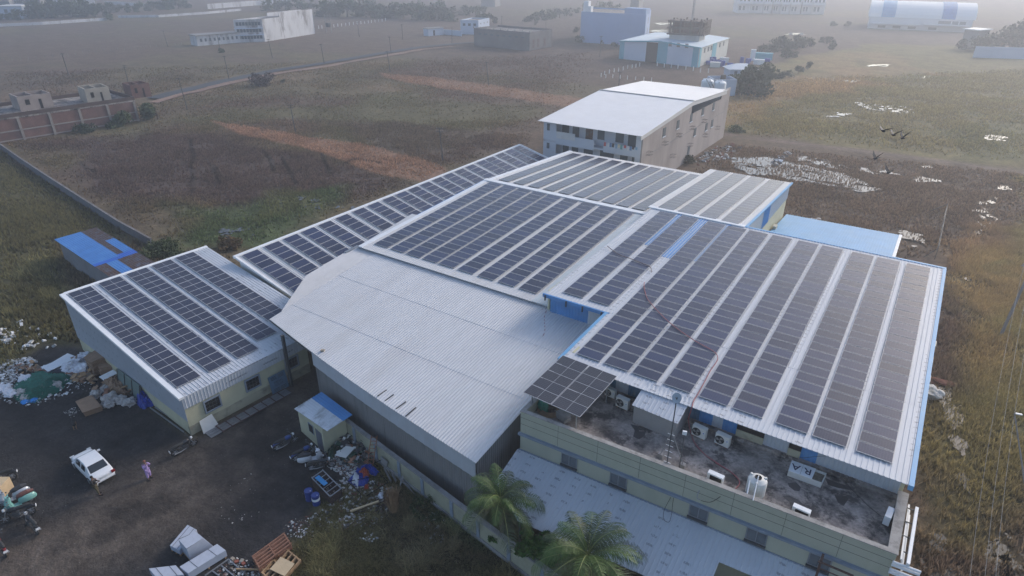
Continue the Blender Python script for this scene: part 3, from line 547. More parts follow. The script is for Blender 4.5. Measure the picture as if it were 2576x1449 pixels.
# ================================================================ MIDDLE HALL
t=thing('factory_hall',(-37,44,0),'middle hall with a white gabled roof between the long shed and the largest hall','factory hall',world=True)
mb=MB(); mb.corr((-49.1,44.05,R_(zC,44.05)),(-25.15,44.05,R_(zC,44.05)),(-25.15,67.85,R_(zC,67.85)),(-49.1,67.85,R_(zC,67.85)),.3,.035); obj('front_roof',mb,m_sheet,t)
mb=MB(); mb.corr((-49.1,68.0,R_(zD,68.0)),(-25.6,68.0,R_(zD,68.0)),(-25.6,91.5,R_(zD,91.5)),(-49.1,91.5,R_(zD,91.5)),.3,.035); obj('rear_roof',mb,m_sheet,t)
mb=MB(); mb.bx(-49.2,-25.2,67.55,68.35,R_(zC,67.9)+.03,R_(zC,67.9)+.12); obj('ridge_cap',mb,m_bright,t)
mb=MB()
for X0,X1,f,Ya,Yb in [(-49.15,-48.55,zC,44.1,67.8),(-49.15,-48.55,zD,68.1,91.5)]:
    mb.hex8([(X0,Ya,R_(f,Ya)),(X1,Ya,R_(f,Ya)),(X1,Yb,R_(f,Yb)),(X0,Yb,R_(f,Yb)),(X0,Ya,R_(f,Ya)+.07),(X1,Ya,R_(f,Ya)+.07),(X1,Yb,R_(f,Yb)+.07),(X0,Yb,R_(f,Yb)+.07)])
obj('edge_flashing',mb,m_bright,t)
mb=MB(); mb.hex8([(-49.35,53.5,R_(zC,53.5)-.35),(-49.15,53.5,R_(zC,53.5)-.35),(-49.15,67.8,R_(zC,67.8)-.3),(-49.35,67.8,R_(zC,67.8)-.3),(-49.35,53.5,R_(zC,53.5)),(-49.15,53.5,R_(zC,53.5)),(-49.15,67.8,R_(zC,67.8)),(-49.35,67.8,R_(zC,67.8))]); obj('blue_edge_trim',mb,m_blue,t)
mb=MB(); a=T('I',600,762,7.75); b_=T('I',0,1125,7.55); mb.corr((b_.x,44.2,7.50),(-49.1,44.2,7.52),(-49.1,54.0,8.02),(a.x,54.0,8.0),.3,.035); obj('side_roof_sheet',mb,m_sheet,t)
mb=MB(); mb.bx(-49.0,-48.8,44.6,91.2,0,7.2); mb.bx(-48.8,-25.2,91.0,91.2,0,7.3); mb.bx(-48.8,-25.0,44.6,44.8,0,7.3); obj('wall',mb,m_cream,t)
mb=MB(); mb.corr((-26.9,44.1,R_(zC,44.1)+.02),(-25.05,44.1,R_(zC,44.1)+.02),(-25.05,67.8,R_(zC,67.8)+.02),(-26.9,67.8,R_(zC,67.8)+.02),.09,.01,'sine',t=.005); obj('valley_gutter',mb,mat('pale_blue_gutter',(.46,.53,.57),.5,.06,1.,dirt=(.36,.38,.38),damt=.4,dscale=.6),t)
# ================================================================ LONG NARROW SHED
t=thing('long_shed',(-55,36.3,0),'long narrow white shed with crosswise solar strips beside the brown field','shed',world=True)
rz_=lambda X:zN(X)-sz
mb=MB(); mb.corr((-59.8,93.05,rz_(-59.8)),(-59.8,36.2,rz_(-59.8)),(-49.9,36.2,rz_(-49.9)),(-49.9,93.05,rz_(-49.9)),.3,.035); obj('roof',mb,m_sheet,t)
mb=MB(); mb.bx(-60.05,-59.6,36.0,93.2,rz_(-59.8)-.22,rz_(-59.8)+.05)
mb.hex8([(-59.6,36.0,rz_(-59.6)-.2),(-49.9,36.0,rz_(-49.9)-.2),(-49.9,36.22,rz_(-49.9)-.2),(-59.6,36.22,rz_(-59.6)-.2),(-59.6,36.0,rz_(-59.6)+.06),(-49.9,36.0,rz_(-49.9)+.06),(-49.9,36.22,rz_(-49.9)+.06),(-59.6,36.22,rz_(-59.6)+.06)])
mb.hex8([(-59.6,93.0,rz_(-59.6)-.2),(-49.9,93.0,rz_(-49.9)-.2),(-49.9,93.25,rz_(-49.9)-.2),(-59.6,93.25,rz_(-59.6)-.2),(-59.6,93.0,rz_(-59.6)+.06),(-49.9,93.0,rz_(-49.9)+.06),(-49.9,93.25,rz_(-49.9)+.06),(-59.6,93.25,rz_(-59.6)+.06)])
obj('edge_flashing',mb,m_bright,t)
mb=MB(); mb.corr((-59.6,36.4,2.5),(-50.0,36.4,2.5),(-50.0,36.4,rz_(-50)-.05),(-59.6,36.4,rz_(-59.6)-.05),.25,.025,up=(0,-1,0)); mb.bx(-59.7,-50,36.45,36.6,0,2.5); mb.bx(-59.7,-59.5,36.6,92.8,0,6.4); mb.bx(-59.5,-50,92.6,92.8,0,4.2); obj('wall',mb,m_white,t)
# ================================================================ BARE GREY SHED
t=thing('open_shed',(-35,30,0),'central shed with a bare grey corrugated roof, white cladding band and dark cement sheet walls','shed',world=True)
gzf=lambda Y:5.3+.107*(Y-26.1)
mb=MB()
gA=(-46.8,30.3); gB=(-20.0,26.05)
NS=6
for k in range(NS): # front eave bows very slightly, as in the survey
    f0=k/NS; f1=(k+1)/NS; xa=gA[0]+(gB[0]-gA[0])*f0; xb=gA[0]+(gB[0]-gA[0])*f1
    bow=lambda f:gA[1]+(gB[1]-gA[1])*f-.35*math.sin(math.pi*f)
    ya,yb=bow(f0),bow(f1); br=[None,33.1,39.1,44.5]
    for lv in range(3):
        y0a,y0b=(ya,yb) if lv==0 else (br[lv]-.15,br[lv]-.15); y1_=br[lv+1]; dz=.02*lv
        mb.corr((xa,y0a,gzf(y0a)+dz),(xb,y0b,gzf(y0b)+dz),(xb,y1_,gzf(y1_)+dz),(xa,y1_,gzf(y1_)+dz),.27,.06,'sine')
mb.corr((-49.9,37.4,gzf(37.4)),(-46.8,31.7,gzf(31.7)),(-46.8,44.5,gzf(44.5)),(-49.9,44.5,gzf(44.5)),.27,.06,'sine')
obj('roof',mb,m_grey,t)
mb=MB(); f_=lambda x:gA[1]+(gB[1]-gA[1])*((x-gA[0])/(gB[0]-gA[0]))-.35*math.sin(math.pi*(x-gA[0])/(gB[0]-gA[0]))
xs=[-39.7,-36,-32,-28,-24,-20.15]
for xa,xb in zip(xs[:-1],xs[1:]):
    ya,yb=f_(xa)+.12,f_(xb)+.12; mb.corr((xa,ya,gzf(ya)-1.55),(xb,yb,gzf(yb)-1.55),(xb,yb,gzf(yb)-.06),(xa,ya,gzf(ya)-.06),1.1,.02,up=(0,-1,0))
obj('white_cladding',mb,mat('pale_cladding_sheet',(.47,.485,.52),.5,.06,.6,dirt=(.34,.34,.36),damt=.3,dscale=.5),t)
mb=MB()
for xa,xb in zip(xs[:-1],xs[1:]):
    ya,yb=f_(xa)+.3,f_(xb)+.3; mb.corr((xa,ya,0),(xb,yb,0),(xb,yb,gzf(yb)-1.3),(xa,ya,gzf(ya)-1.3),.24,.05,'sine',up=(0,-1,0))
mb.corr((-20.15,26.35,0),(-20.15,36.4,0),(-20.15,36.4,6.2),(-20.15,26.35,5.15),.24,.05,'sine',up=(1,0,0))
mb.hex8([(-39.75,29.6,0),(-39.6,29.6,0),(-39.6,44.3,0),(-39.75,44.3,0),(-39.75,29.6,gzf(29.6)-.12),(-39.6,29.6,gzf(29.6)-.12),(-39.6,44.3,gzf(44.3)-.12),(-39.75,44.3,gzf(44.3)-.12)]); mb.hex8([(-20.3,36.4,0),(-20.2,36.4,0),(-20.2,44,0),(-20.3,44,0),(-20.3,36.4,gzf(36.4)-.12),(-20.2,36.4,gzf(36.4)-.12),(-20.2,44,gzf(44)-.12),(-20.3,44,gzf(44)-.12)])
obj('dark_wall',mb,m_asb,t)
for xx in (-46.3,-43.2):
    yy=f_(xx)+.35; b0=U(734,971) if xx<-45 else Vector((xx,yy+6,0)); mb=MB(); mb.bx(b0.x-.12,b0.x+.12,b0.y-.12,b0.y+.12,0,gzf(b0.y)-.1); obj('post',mb,m_steel,t)
mb=MB(); mb.beam((-46.6,f_(-46.6)+.15,gzf(f_(-46.6))-.2),(-39.7,f_(-39.7)+.15,gzf(f_(-39.7))-.2),.15,.25); mb.beam((-46.2,31.2,gzf(31.2)-.25),(-46.2,44,gzf(44)-.25),.15,.2); obj('eave_beam',mb,m_steel,t)
for a_,b2 in [((1225,1092),(1315,1025)),((1298,1140),(1385,1070)),((1408,1218),(1508,1140)),((1505,1288),(1608,1198))]:
    p=q('t32',*a_); pp=q('t32',*b2); A=UY(*p,27.9) if False else U(*p,5.48); B=U(*pp,5.62); A.z=gzf(A.y)+.07; B.z=gzf(B.y)+.07
    mb=MB(); mb.beam(A,B,.07,.06); obj('roof_angle',mb,m_steel,t)
mb=MB(); a=T('t32',672,635,5.7); mb.box((a.x,a.y,gzf(a.y)+.12),(.3,.22,.14),.4); tag=obj('brick',mb,mat('loose_brick',(.33,.28,.22),.9,.15,4),None,label='loose brick holding a wire on the left eave of the bare grey roof',cat='brick')
mb=MB(); a=T('C0' if False else 't22',900,1105,7.0); b_=T('t22',1030,1035,7.2); mb.beam((a.x,a.y,7.15),(b_.x,b_.y,7.3),.35,.12); obj('corner_gutter',mb,m_galv,t)
# ================================================================ LOW BUILDING BY THE YARD
t=thing('low_building',tuple(LW(-46.4,16.9,0)),'low cream building with stamped sheet cladding and black solar strips beside the yard and rubbish','building',world=True)
S0,S1,T0,T1=-67.75,-46.35,16.75,31.6
rl=lambda s:zL(s)-sz
mb=MB(); mb.corr(LW(S0,T1,rl(S0)),LW(S0,T0,rl(S0)),LW(S1,T0,rl(S1)),LW(S1,T1,rl(S1)),.3,.035); obj('roof',mb,m_mark,t)
mb=MB()
def lbox(s0,s1,t0,t1,f0,f1): # box in the L frame with sloping bottom/top functions
    return [LW(s0,t0,f0(s0)),LW(s1,t0,f0(s1)),LW(s1,t1,f0(s1)),LW(s0,t1,f0(s0)),LW(s0,t0,f1(s0)),LW(s1,t0,f1(s1)),LW(s1,t1,f1(s1)),LW(s0,t1,f1(s0))]
mb.hex8(lbox(S0-.15,S1+.05,T0-.2,T0+.2,lambda s:rl(s)-.12,lambda s:rl(s)+.09)); mb.hex8(lbox(S0-.25,S0+.1,T0+.2,T1,lambda s:rl(s)-.12,lambda s:rl(s)+.09)); obj('edge_flashing',mb,m_bright,t)
mb=MB(); mb.corr(LW(S0+.1,T0,1.5),LW(S1,T0,1.5),LW(S1,T0,rl(S1)-.1),LW(S0+.1,T0,rl(S0)-.1),.3,.012,up=tuple(-LY)); obj('side_cladding',mb,mat('printed_side_cladding',(.34,.37,.42),.6,.06,.7,marks=('Z',.8,1.0,.16,.6)),t)
mb=MB(); mb.corr(LW(S1,T0,rl(S1)-1.15),LW(S1,T1-3.2,rl(S1)-1.15),LW(S1,T1-3.2,rl(S1)-.03),LW(S1,T0,rl(S1)-.03),.28,.035,up=tuple(LX)); obj('front_cladding',mb,m_markV,t)
mb=MB(); mb.hex8(lbox(S0+.15,S1-.1,T0+.05,T0+.25,lambda s:0,lambda s:rl(s)-.2)); mb.hex8(lbox(S1-.3,S1-.1,T0+.25,T1-2.9,lambda s:.9,lambda s:rl(s)-.2)); mb.hex8(lbox(S0+.15,S0+.35,T0+.25,T1,lambda s:0,lambda s:rl(s)-.2)); mb.hex8(lbox(S0+.35,S1-6,T1-.2,T1,lambda s:0,lambda s:rl(s)-.2)); obj('wall',mb,m_cream,t)
mb=MB(); mb.hex8(lbox(S1-.3,S1-.08,T0+.03,T1-2.9,lambda s:0,lambda s:.9)); obj('plinth',mb,m_dirtwall,t)
def lwin(t0,t1,z0,z1):
    f=MB(); s=S1-.08
    for a,b_,c,d in [(t0-.12,t1+.12,z0-.12,z0),(t0-.12,t1+.12,z1,z1+.12),(t0-.12,t0,z0,z1),(t1,t1+.12,z0,z1)]: f.hex8([LW(s,a,c),LW(s+.12,a,c),LW(s+.12,b_,c),LW(s,b_,c),LW(s,a,d),LW(s+.12,a,d),LW(s+.12,b_,d),LW(s,b_,d)])
    o=obj('window',f,m_trim,t); g=MB(); g.hex8([LW(s-.02,t0,z0),LW(s+.02,t0,z0),LW(s+.02,t1,z0),LW(s-.02,t1,z0),LW(s-.02,t0,z1),LW(s+.02,t0,z1),LW(s+.02,t1,z1),LW(s-.02,t1,z1)]); obj('pane',g,m_dark,o)
    g=MB()
    for k in range(1,4): tt=t0+(t1-t0)*k/4; g.beam(LW(s+.05,tt,z0),LW(s+.05,tt,z1),.03,.03)
    for k in range(1,3): zz=z0+(z1-z0)*k/3; g.beam(LW(s+.05,t0,zz),LW(s+.05,t1,zz),.03,.03)
    obj('grille',g,m_steel,o)
def lt(p,zz): # t coordinate of a survey pixel on the front wall
    r=ray(*p); n_=LX; P0=LW(S1,0,0); k=((P0-Vector((0,0,CAMH))).dot(n_))/r.dot(n_); P=Vector((0,0,CAMH))+r*k; return (P-P0).dot(LY),P.z
for a_,b2 in [((2065,1180),(2210,1270)),((2475,960),(2576,1060)),((300,740),(415,790))]:
    ww='t31' if a_[0]>1000 else 't32'; w0=lt(q(ww,*a_),0); w1=lt(q(ww,*b2),0); lwin(w0[0],w0[0]+1.25,1.45,2.45) if ww=='t31' else lwin(w0[0],w0[0]+1.2,1.45,2.45)
# ================================================================ OFFICE BLOCK WITH TERRACE
ZT=7.0; ZP=7.8
P1=T('t33',95,1195,ZP) if False else U(1310,1035,ZP); P2=U(2257,1396,ZP); fx=(P2-P1); fx.z=0; flen=fx.length; fx.normalize(); fn=Vector((fx.y,-fx.x,0))  # outward (towards viewer)
def FP(u,o,z): p=Vector((P1.x,P1.y,0))+fx*u+fn*o; return Vector((p.x,p.y,z))
t=thing('office_building',tuple(FP(12,-2,0)),'green cream two storey office block with a stained flat terrace below the big roof','office building',world=True)
mb=MB(); mb.hex8([FP(0,0,0),FP(flen,0,0),FP(flen,-.23,0),FP(0,-.23,0),FP(0,0,ZP),FP(flen,0,ZP),FP(flen,-.23,ZP),FP(0,-.23,ZP)])
mb.hex8([FP(0,-.23,0),FP(.23,-.23,0),(P1.x+.4,36.3,0),(P1.x+.15,36.3,0),FP(0,-.23,ZP),FP(.23,-.23,ZP),(P1.x+.4,36.3,ZP),(P1.x+.15,36.3,ZP)])
mb.hex8([FP(flen-.3,-.23,0),FP(flen,-.23,0),(4.15,36.0,0),(3.8,36.0,0),FP(flen-.3,-.23,ZP-.05),FP(flen,-.23,ZP-.05),(4.15,36.0,ZP-.05),(3.8,36.0,ZP-.05)])
obj('wall',mb,m_cream2,t)
mb=MB(); mb.hex8([FP(.2,-.2,ZT-.3),FP(flen-.25,-.2,ZT-.3),(3.85,36.35,ZT-.3),(P1.x+.3,36.35,ZT-.3),FP(.2,-.2,ZT),FP(flen-.25,-.2,ZT),(3.85,36.35,ZT),(P1.x+.3,36.35,ZT)]); mb.bx(P1.x+.4,3.8,36.05,36.36,ZT,ZT+.22); obj('terrace_floor',mb,m_conc,t)
mb=MB(); c0=ZP; mb.hex8([FP(-.05,.04,c0),FP(flen+.05,.04,c0),FP(flen+.05,-.29,c0),FP(-.05,-.29,c0),FP(-.05,.04,c0+.05),FP(flen+.05,.04,c0+.05),FP(flen+.05,-.29,c0+.05),FP(-.05,-.29,c0+.05)])
mb.hex8([FP(-.05,-.29,c0),FP(.3,-.29,c0),(P1.x+.45,36.2,c0),(P1.x+.1,36.2,c0),FP(-.05,-.29,c0+.05),FP(.3,-.29,c0+.05),(P1.x+.45,36.2,c0+.05),(P1.x+.1,36.2,c0+.05)])
mb.hex8([FP(flen-.45,-.29,c0-.05),FP(flen+.05,-.29,c0-.05),(4.2,35.9,c0-.05),(3.65,35.9,c0-.05),FP(flen-.45,-.29,c0+.05),FP(flen+.05,-.29,c0+.05),(4.2,35.9,c0+.05),(3.65,35.9,c0+.05)]); obj('parapet_cap',mb,m_cap,t)
mb=MB()
for z,h,o in [(5.86,.16,.22),(4.36,.14,.06)]: mb.hex8([FP(-.1,o,z),FP(flen+.05,o,z),FP(flen+.05,0.003,z),FP(-.1,0.003,z),FP(-.1,o,z+h),FP(flen+.05,o,z+h),FP(flen+.05,0.003,z+h),FP(-.1,0.003,z+h)])
obj('facade_band',mb,m_trim,t)
mb=MB()
for z in (6.75,7.3): mb.hex8([FP(0,.006,z),FP(flen,.006,z),FP(flen,.001,z),FP(0,.001,z),FP(0,.006,z+.025),FP(flen,.006,z+.025),FP(flen,.001,z+.025),FP(0,.001,z+.025)])
for u in np.arange(2.9,flen,2.9): mb.hex8([FP(u,.006,6.05),FP(u+.02,.006,6.05),FP(u+.02,.001,6.05),FP(u,.001,6.05),FP(u,.006,ZP-.02),FP(u+.02,.006,ZP-.02),FP(u+.02,.001,ZP-.02),FP(u,.001,ZP-.02)])
obj('groove_line',mb,m_steel,t)
for u0 in (3.25,6.83,12.12,15.57,19.03):
    f=MB(); z0,z1=4.78,5.72; u1=u0+1.2
    for a,b_,c,d in [(u0,u1,z0,z0+.07),(u0,u1,z1-.07,z1),(u0,u0+.07,z0+.07,z1-.07),(u1-.07,u1,z0+.07,z1-.07),((u0+u1)/2-.03,(u0+u1)/2+.03,z0+.07,z1-.07)]: f.hex8([FP(a,.05,c),FP(b_,.05,c),FP(b_,.005,c),FP(a,.005,c),FP(a,.05,d),FP(b_,.05,d),FP(b_,.005,d),FP(a,.005,d)])
    o=obj('window',f,m_alu,t); g=MB(); g.hex8([FP(u0+.05,.02,z0+.05),FP(u1-.05,.02,z0+.05),FP(u1-.05,.006,z0+.05),FP(u0+.05,.006,z0+.05),FP(u0+.05,.02,z1-.05),FP(u1-.05,.02,z1-.05),FP(u1-.05,.006,z1-.05),FP(u0+.05,.006,z1-.05)]); obj('pane',g,mat('pale_reflecting_glass',(.10,.115,.13),.1,.25,.8,spec=.9),o)
    g=MB(); g.hex8([FP(u0-.02,.16,z0-.16),FP(u1+.02,.16,z0-.16),FP(u1+.02,.005,z0-.16),FP(u0-.02,.005,z0-.16),FP(u0-.02,.16,z0-.02),FP(u1+.02,.16,z0-.02),FP(u1+.02,.005,z0-.02),FP(u0-.02,.005,z0-.02)]); obj('sill',g,m_steel,o)
# stair room on the terrace
sA=T('w',0,210,8.6); sB=T('w',345,350,8.55); 
mb=MB(); xa,xb=sA.x-.9,-9.6
x0s=T('O',1065,495,8.55).x; x1s=T('w',345,348,8.55).x; y0s=T('O',1065,495,8.55).y; y1s=T('w',345,348,8.55).y
mb.hex8([(x0s+.12,y0s+.12,ZT),(x1s-.1,y1s+.12,ZT),(x1s-.1,36.3,ZT),(x0s+.12,36.3,ZT),(x0s+.12,y0s+.12,8.46),(x1s-.1,y1s+.12,8.46),(x1s-.1,36.3,8.85),(x0s+.12,36.3,8.85)]); obj('stair_room_wall',mb,m_cement,t)
mb=MB(); mb.corr((x0s,y0s,8.5),(x1s,y1s,8.5),(x1s,36.2,9.02),(x0s,36.2,9.02),.3,.035); obj('stair_room_roof',mb,m_mark,t)
for k,PTS in enumerate([[(850,1000),(960,1010),(1075,1020),(1040,1080),(980,1160),(900,1110)],[(180,830),(300,820),(370,890),(350,950),(280,940),(200,880)],[(110,1020),(200,1010),(330,1070),(420,1150),(360,1140),(200,1100)],[(720,760),(900,830),(1150,900),(1120,940),(900,900),(760,860)],[(780,930),(860,930),(890,970),(820,990)]]):
    mb=MB(); mb.prism([(p.x,p.y) for p in [T('G',a,b_,ZT) for a,b_ in PTS]],ZT+.001,ZT+.004+.001*k); obj('wet_stain',mb,mat('wet_concrete',(.045,.042,.045),.45,.3,1.5),t)
for k,PTS in enumerate([[(1050,675),(1110,690),(1130,740),(1190,745),(1180,780),(1130,815),(1075,790),(1090,730)],[(760,570),(790,575),(780,590),(755,585)]]):
    mb=MB(); mb.prism([(p.x,p.y) for p in [T('O',a,b_,ZT) for a,b_ in PTS]],ZT+.001,ZT+.006+.001*k); obj('wet_stain',mb,mat('wet_concrete',(0,0,0)),t)
# lean-to roof in front of the office
t=thing('lean_to',(-8,27,0),'pale stamped sheet lean-to roof under the office windows, crossed by palm fronds','lean-to',world=True)
l0=UXp(1305,1127,-19.2); ltz=4.40; lbz=2.98
pA=FP(-.2,.05,ltz); pB=FP(flen+1,.05,ltz); pD=U(1254,1232,lbz); 
pE=U(1303,1311,lbz); dirl=(U(1383,1345.5,lbz)-U(1303,1311,lbz)).normalized()
pC=pE+dirl*((pB.x-pE.x)/dirl.x); pD=pE-dirl*((pE.x-pA.x)/dirl.x)
hole=T('t43',2078,1370,3.0)
def lz(p): return p
def lerp_y(x,f): # point on lean-to plane
    a=pA.lerp(pB,(x-pA.x)/(pB.x-pA.x)); d=pD.lerp(pC,(x-pD.x)/(pC.x-pD.x)); return a.lerp(d,f)
mb=MB(); hx=hole.x
xm=pE.x; mb.corr(lerp_y(pA.x,.60),lerp_y(xm,1),lerp_y(xm,0),pA,.3,.035); mb.corr(lerp_y(xm,1),lerp_y(hx,1),lerp_y(hx,0),lerp_y(xm,0),.3,.035); 
d_=lerp_y(hx,1); e_=lerp_y(hx,0); ff=max(0,min(1,(hole-e_).dot(d_-e_)/(d_-e_).length_squared))
mb.corr(lerp_y(hx,ff),lerp_y(hx+2.2,ff),lerp_y(hx+2.2,0),lerp_y(hx,0),.3,.035); mb.corr(lerp_y(hx+2.2,1),pC,pB,lerp_y(hx+2.2,0),.3,.035); obj('roof',mb,m_mark,t)
mb=MB(); 
for x in np.arange(-16,5,3.): p=lerp_y(x,.97); mb.bx(p.x-.06,p.x+.06,p.y-.06,p.y+.06,0,p.z-.05)
mb.beam(lerp_y(-16,.97)-Vector((0,0,.12)),lerp_y(4,.97)-Vector((0,0,.12)),.08,.12); obj('frame',mb,m_steel,t)
# ---------------------------------------------------------------- rear blue lean-to
t=thing('lean_to',(-8,88,0),'bright blue corrugated lean-to roof behind the big hall at the marsh side','lean-to',world=True)
mb=MB(); z0,z1=3.5,3.5; a=U(1975,538,3.9); b_=U(2263,591,3.9); c=U(2253,648,3.4); d=U(1942,588,3.4); c=Vector((b_.x,68,2.9)); mb.corr((-14.3,68,5.6),(b_.x,68,5.6),(b_.x,b_.y,3.9),(-14.3,a.y,3.9),.3,.035); obj('roof',mb,m_blue2,t)
mb=MB(); mb.hex8([(b_.x-.05,68,5.3),(b_.x+.3,68,5.3),(b_.x+.3,b_.y,3.6),(b_.x-.05,b_.y,3.6),(b_.x-.05,68,5.65),(b_.x+.3,68,5.65),(b_.x+.3,b_.y,3.98),(b_.x-.05,b_.y,3.98)]); obj('edge_flashing',mb,m_bright,t)
mb=MB(); mb.bx(-14.0,b_.x-.1,a.y-.5,a.y-.3,0,3.8); mb.bx(b_.x-.25,b_.x-.1,68,a.y-.5,0,3.8); obj('wall',mb,m_cream,t)
BLE=b_
# ---------------------------------------------------------------- guard hut
t=thing('guard_hut',tuple(T('t42',465,0)),'small cream guard hut with a half white half blue sheet roof beside the grey shed','hut',world=True)
r1,r2,r3,r4=[T('t32',*p,z) for p,z in (((384,1215),2.5),((660,1045),2.65),((970,1275),2.65),((715,1440),2.5))]
e1=r1.lerp(r2,.62); e2=r4.lerp(r3,.62)
mb=MB(); mb.corr(r4,e2,e1,r1,.22,.03,'trap') ; obj('white_roof_sheet',mb,mat('stained_white_sheet',(.58,.60,.64),.55,.06,1.,dirt=(.10,.09,.08),damt=.8,dscale=1.1,stretch=(1,.4,1)),t)
mb=MB(); mb.corr(e2,r3,r2,e1,.22,.03,'trap'); obj('blue_roof_sheet',mb,m_blue,t)
w1=T('t42',465,0); w3=T('t42',705,215); w0=T('t32',425,1250)
c4=w3; c1=Vector((w1.x,w1.y,0)); d1=(c4-c1); d1.z=0; L1=d1.length; d1.normalize(); n1=Vector((-d1.y,d1.x,0)); 
if n1.y<0: n1=-n1
back=(r2-r1); back.z=0; n1=back.normalized(); L2=back.length-.5
c0=c4-d1*((r4-r1).length*1.0-.3)
def HP(u,v,z): p=c4-d1*u+n1*v; return Vector((p.x,p.y,z))
Lu=(r4-r1).length-.55
th=.2; mb=MB(); mb.hex8([HP(0,0,0),HP(Lu,0,0),HP(Lu,th,0),HP(0,th,0),HP(0,0,2.42),HP(Lu,0,2.42),HP(Lu,th,2.42),HP(0,th,2.42)]); mb.hex8([HP(0,th,0),HP(th,th,0),HP(th,L2,0),HP(0,L2,0),HP(0,th,2.42),HP(th,th,2.42),HP(th,L2,2.55),HP(0,L2,2.55)]); mb.hex8([HP(Lu-th,th,0),HP(Lu,th,0),HP(Lu,L2,0),HP(Lu-th,L2,0),HP(Lu-th,th,2.42),HP(Lu,th,2.42),HP(Lu,L2,2.55),HP(Lu-th,L2,2.55)]); obj('wall',mb,m_cream,t)
mb=MB(); mb.hex8([HP(.25,-.04,0),HP(1.15,-.04,0),HP(1.15,-.002,0),HP(.25,-.002,0),HP(.25,-.04,1.9),HP(1.15,-.04,1.9),HP(1.15,-.002,1.9),HP(.25,-.002,1.9)]); obj('door',mb,mat('grey_steel_door',(.12,.13,.16),.6,.1,2),t)
mb=MB(); mb.hex8([HP(1.45,-.05,1.),HP(2.25,-.05,1.),HP(2.25,-.003,1.),HP(1.45,-.003,1.),HP(1.45,-.05,1.95),HP(2.25,-.05,1.95),HP(2.25,-.003,1.95),HP(1.45,-.003,1.95)]); o=obj('window',mb,m_trim,t); mb=MB(); mb.hex8([HP(1.53,-.06,1.08),HP(2.17,-.06,1.08),HP(2.17,-.052,1.08),HP(1.53,-.052,1.08),HP(1.53,-.06,1.87),HP(2.17,-.06,1.87),HP(2.17,-.052,1.87),HP(1.53,-.052,1.87)]); obj('pane',mb,m_dark,o)
# ---------------------------------------------------------------- compound wall
t=thing('compound_wall',(-20,25,0),'cream compound wall with blue grey pilasters and coping running past the junk heap and palms','wall',world=True)
cw=lambda x:24.27-.155*(x+16)
mb=MB(); X0,X1=-38.5,6.; mb.hex8([(X0,cw(X0),0),(X1,cw(X1),0),(X1,cw(X1)+.2,0),(X0,cw(X0)+.2,0),(X0,cw(X0),1.8),(X1,cw(X1),1.8),(X1,cw(X1)+.2,1.8),(X0,cw(X0)+.2,1.8)]); obj('wall_panel',mb,mat('shaded_compound_wall',(.33,.32,.24),.92,.1,.7,dirt=(.17,.165,.13),damt=.7,dscale=.5),t)  # cream base colour lowered to carry the wall's shade, dirt mixed over it
mb=MB(); mb.hex8([(X0,cw(X0)-.06,1.8),(X1,cw(X1)-.06,1.8),(X1,cw(X1)+.28,1.8),(X0,cw(X0)+.28,1.8),(X0,cw(X0)-.06,1.92),(X1,cw(X1)-.06,1.92),(X1,cw(X1)+.28,1.92),(X0,cw(X0)+.28,1.92)]); mb.hex8([(X0,cw(X0)-.1,0),(X1,cw(X1)-.1,0),(X1,cw(X1)-.004,0),(X0,cw(X0)-.004,0),(X0,cw(X0)-.1,.35),(X1,cw(X1)-.1,.35),(X1,cw(X1)-.004,.35),(X0,cw(X0)-.004,.35)]); obj('coping',mb,mat('dusty_coping',(.27,.26,.255),.92,.25,1.,dirt=(.12,.115,.11),damt=.6,dscale=1.2),t)
for x in [-32.9,-30.1,-27.25,-24.6,-21.5,-18.9,-16.1,-13.3,-10.5]:
    mb=MB(); mb.bx(x-.13,x+.13,cw(x)-.1,cw(x)-.005,.35,1.8); obj('pilaster',mb,m_trim,t)
# canopy panels
pm_can=panelmesh('solar_panel_canopy',2.24,1.09,glassmat('canopy_cell_glass',(.036,.037,.048),(.5,.5,.52),24,6,2.24,1.09,mid=True,rnd=.08))
ct=array(A_,ex,ey,5,(D_-A_).length/5,pm_can,2.24,'raised canopy of ten solar panels standing on thin posts over the terrace corner','solar canopy on the terrace',cols=2,cpitch=(B_-A_).length/2)
del ct['group']; ct['label']='raised square canopy of ten black solar panels on thin posts over the terrace corner'
top=ct.matrix_world; inv=top.inverted()
for fu,fv in [(.12,.06),(.9,.06),(.12,.9),(.9,.9)]:
    p=A_+ (B_-A_)*fu+(D_-A_)*fv; zb=ZP+.05 if fv<.5 and fu<.5 else ZT; a=inv@Vector((p.x,p.y,zb)); b_=inv@Vector((p.x,p.y,p.z-.1)); mb=MB(); mb.beam(a,b_,.08,.08,up=Vector((1,0,0))); obj('post',mb,m_galv,ct)
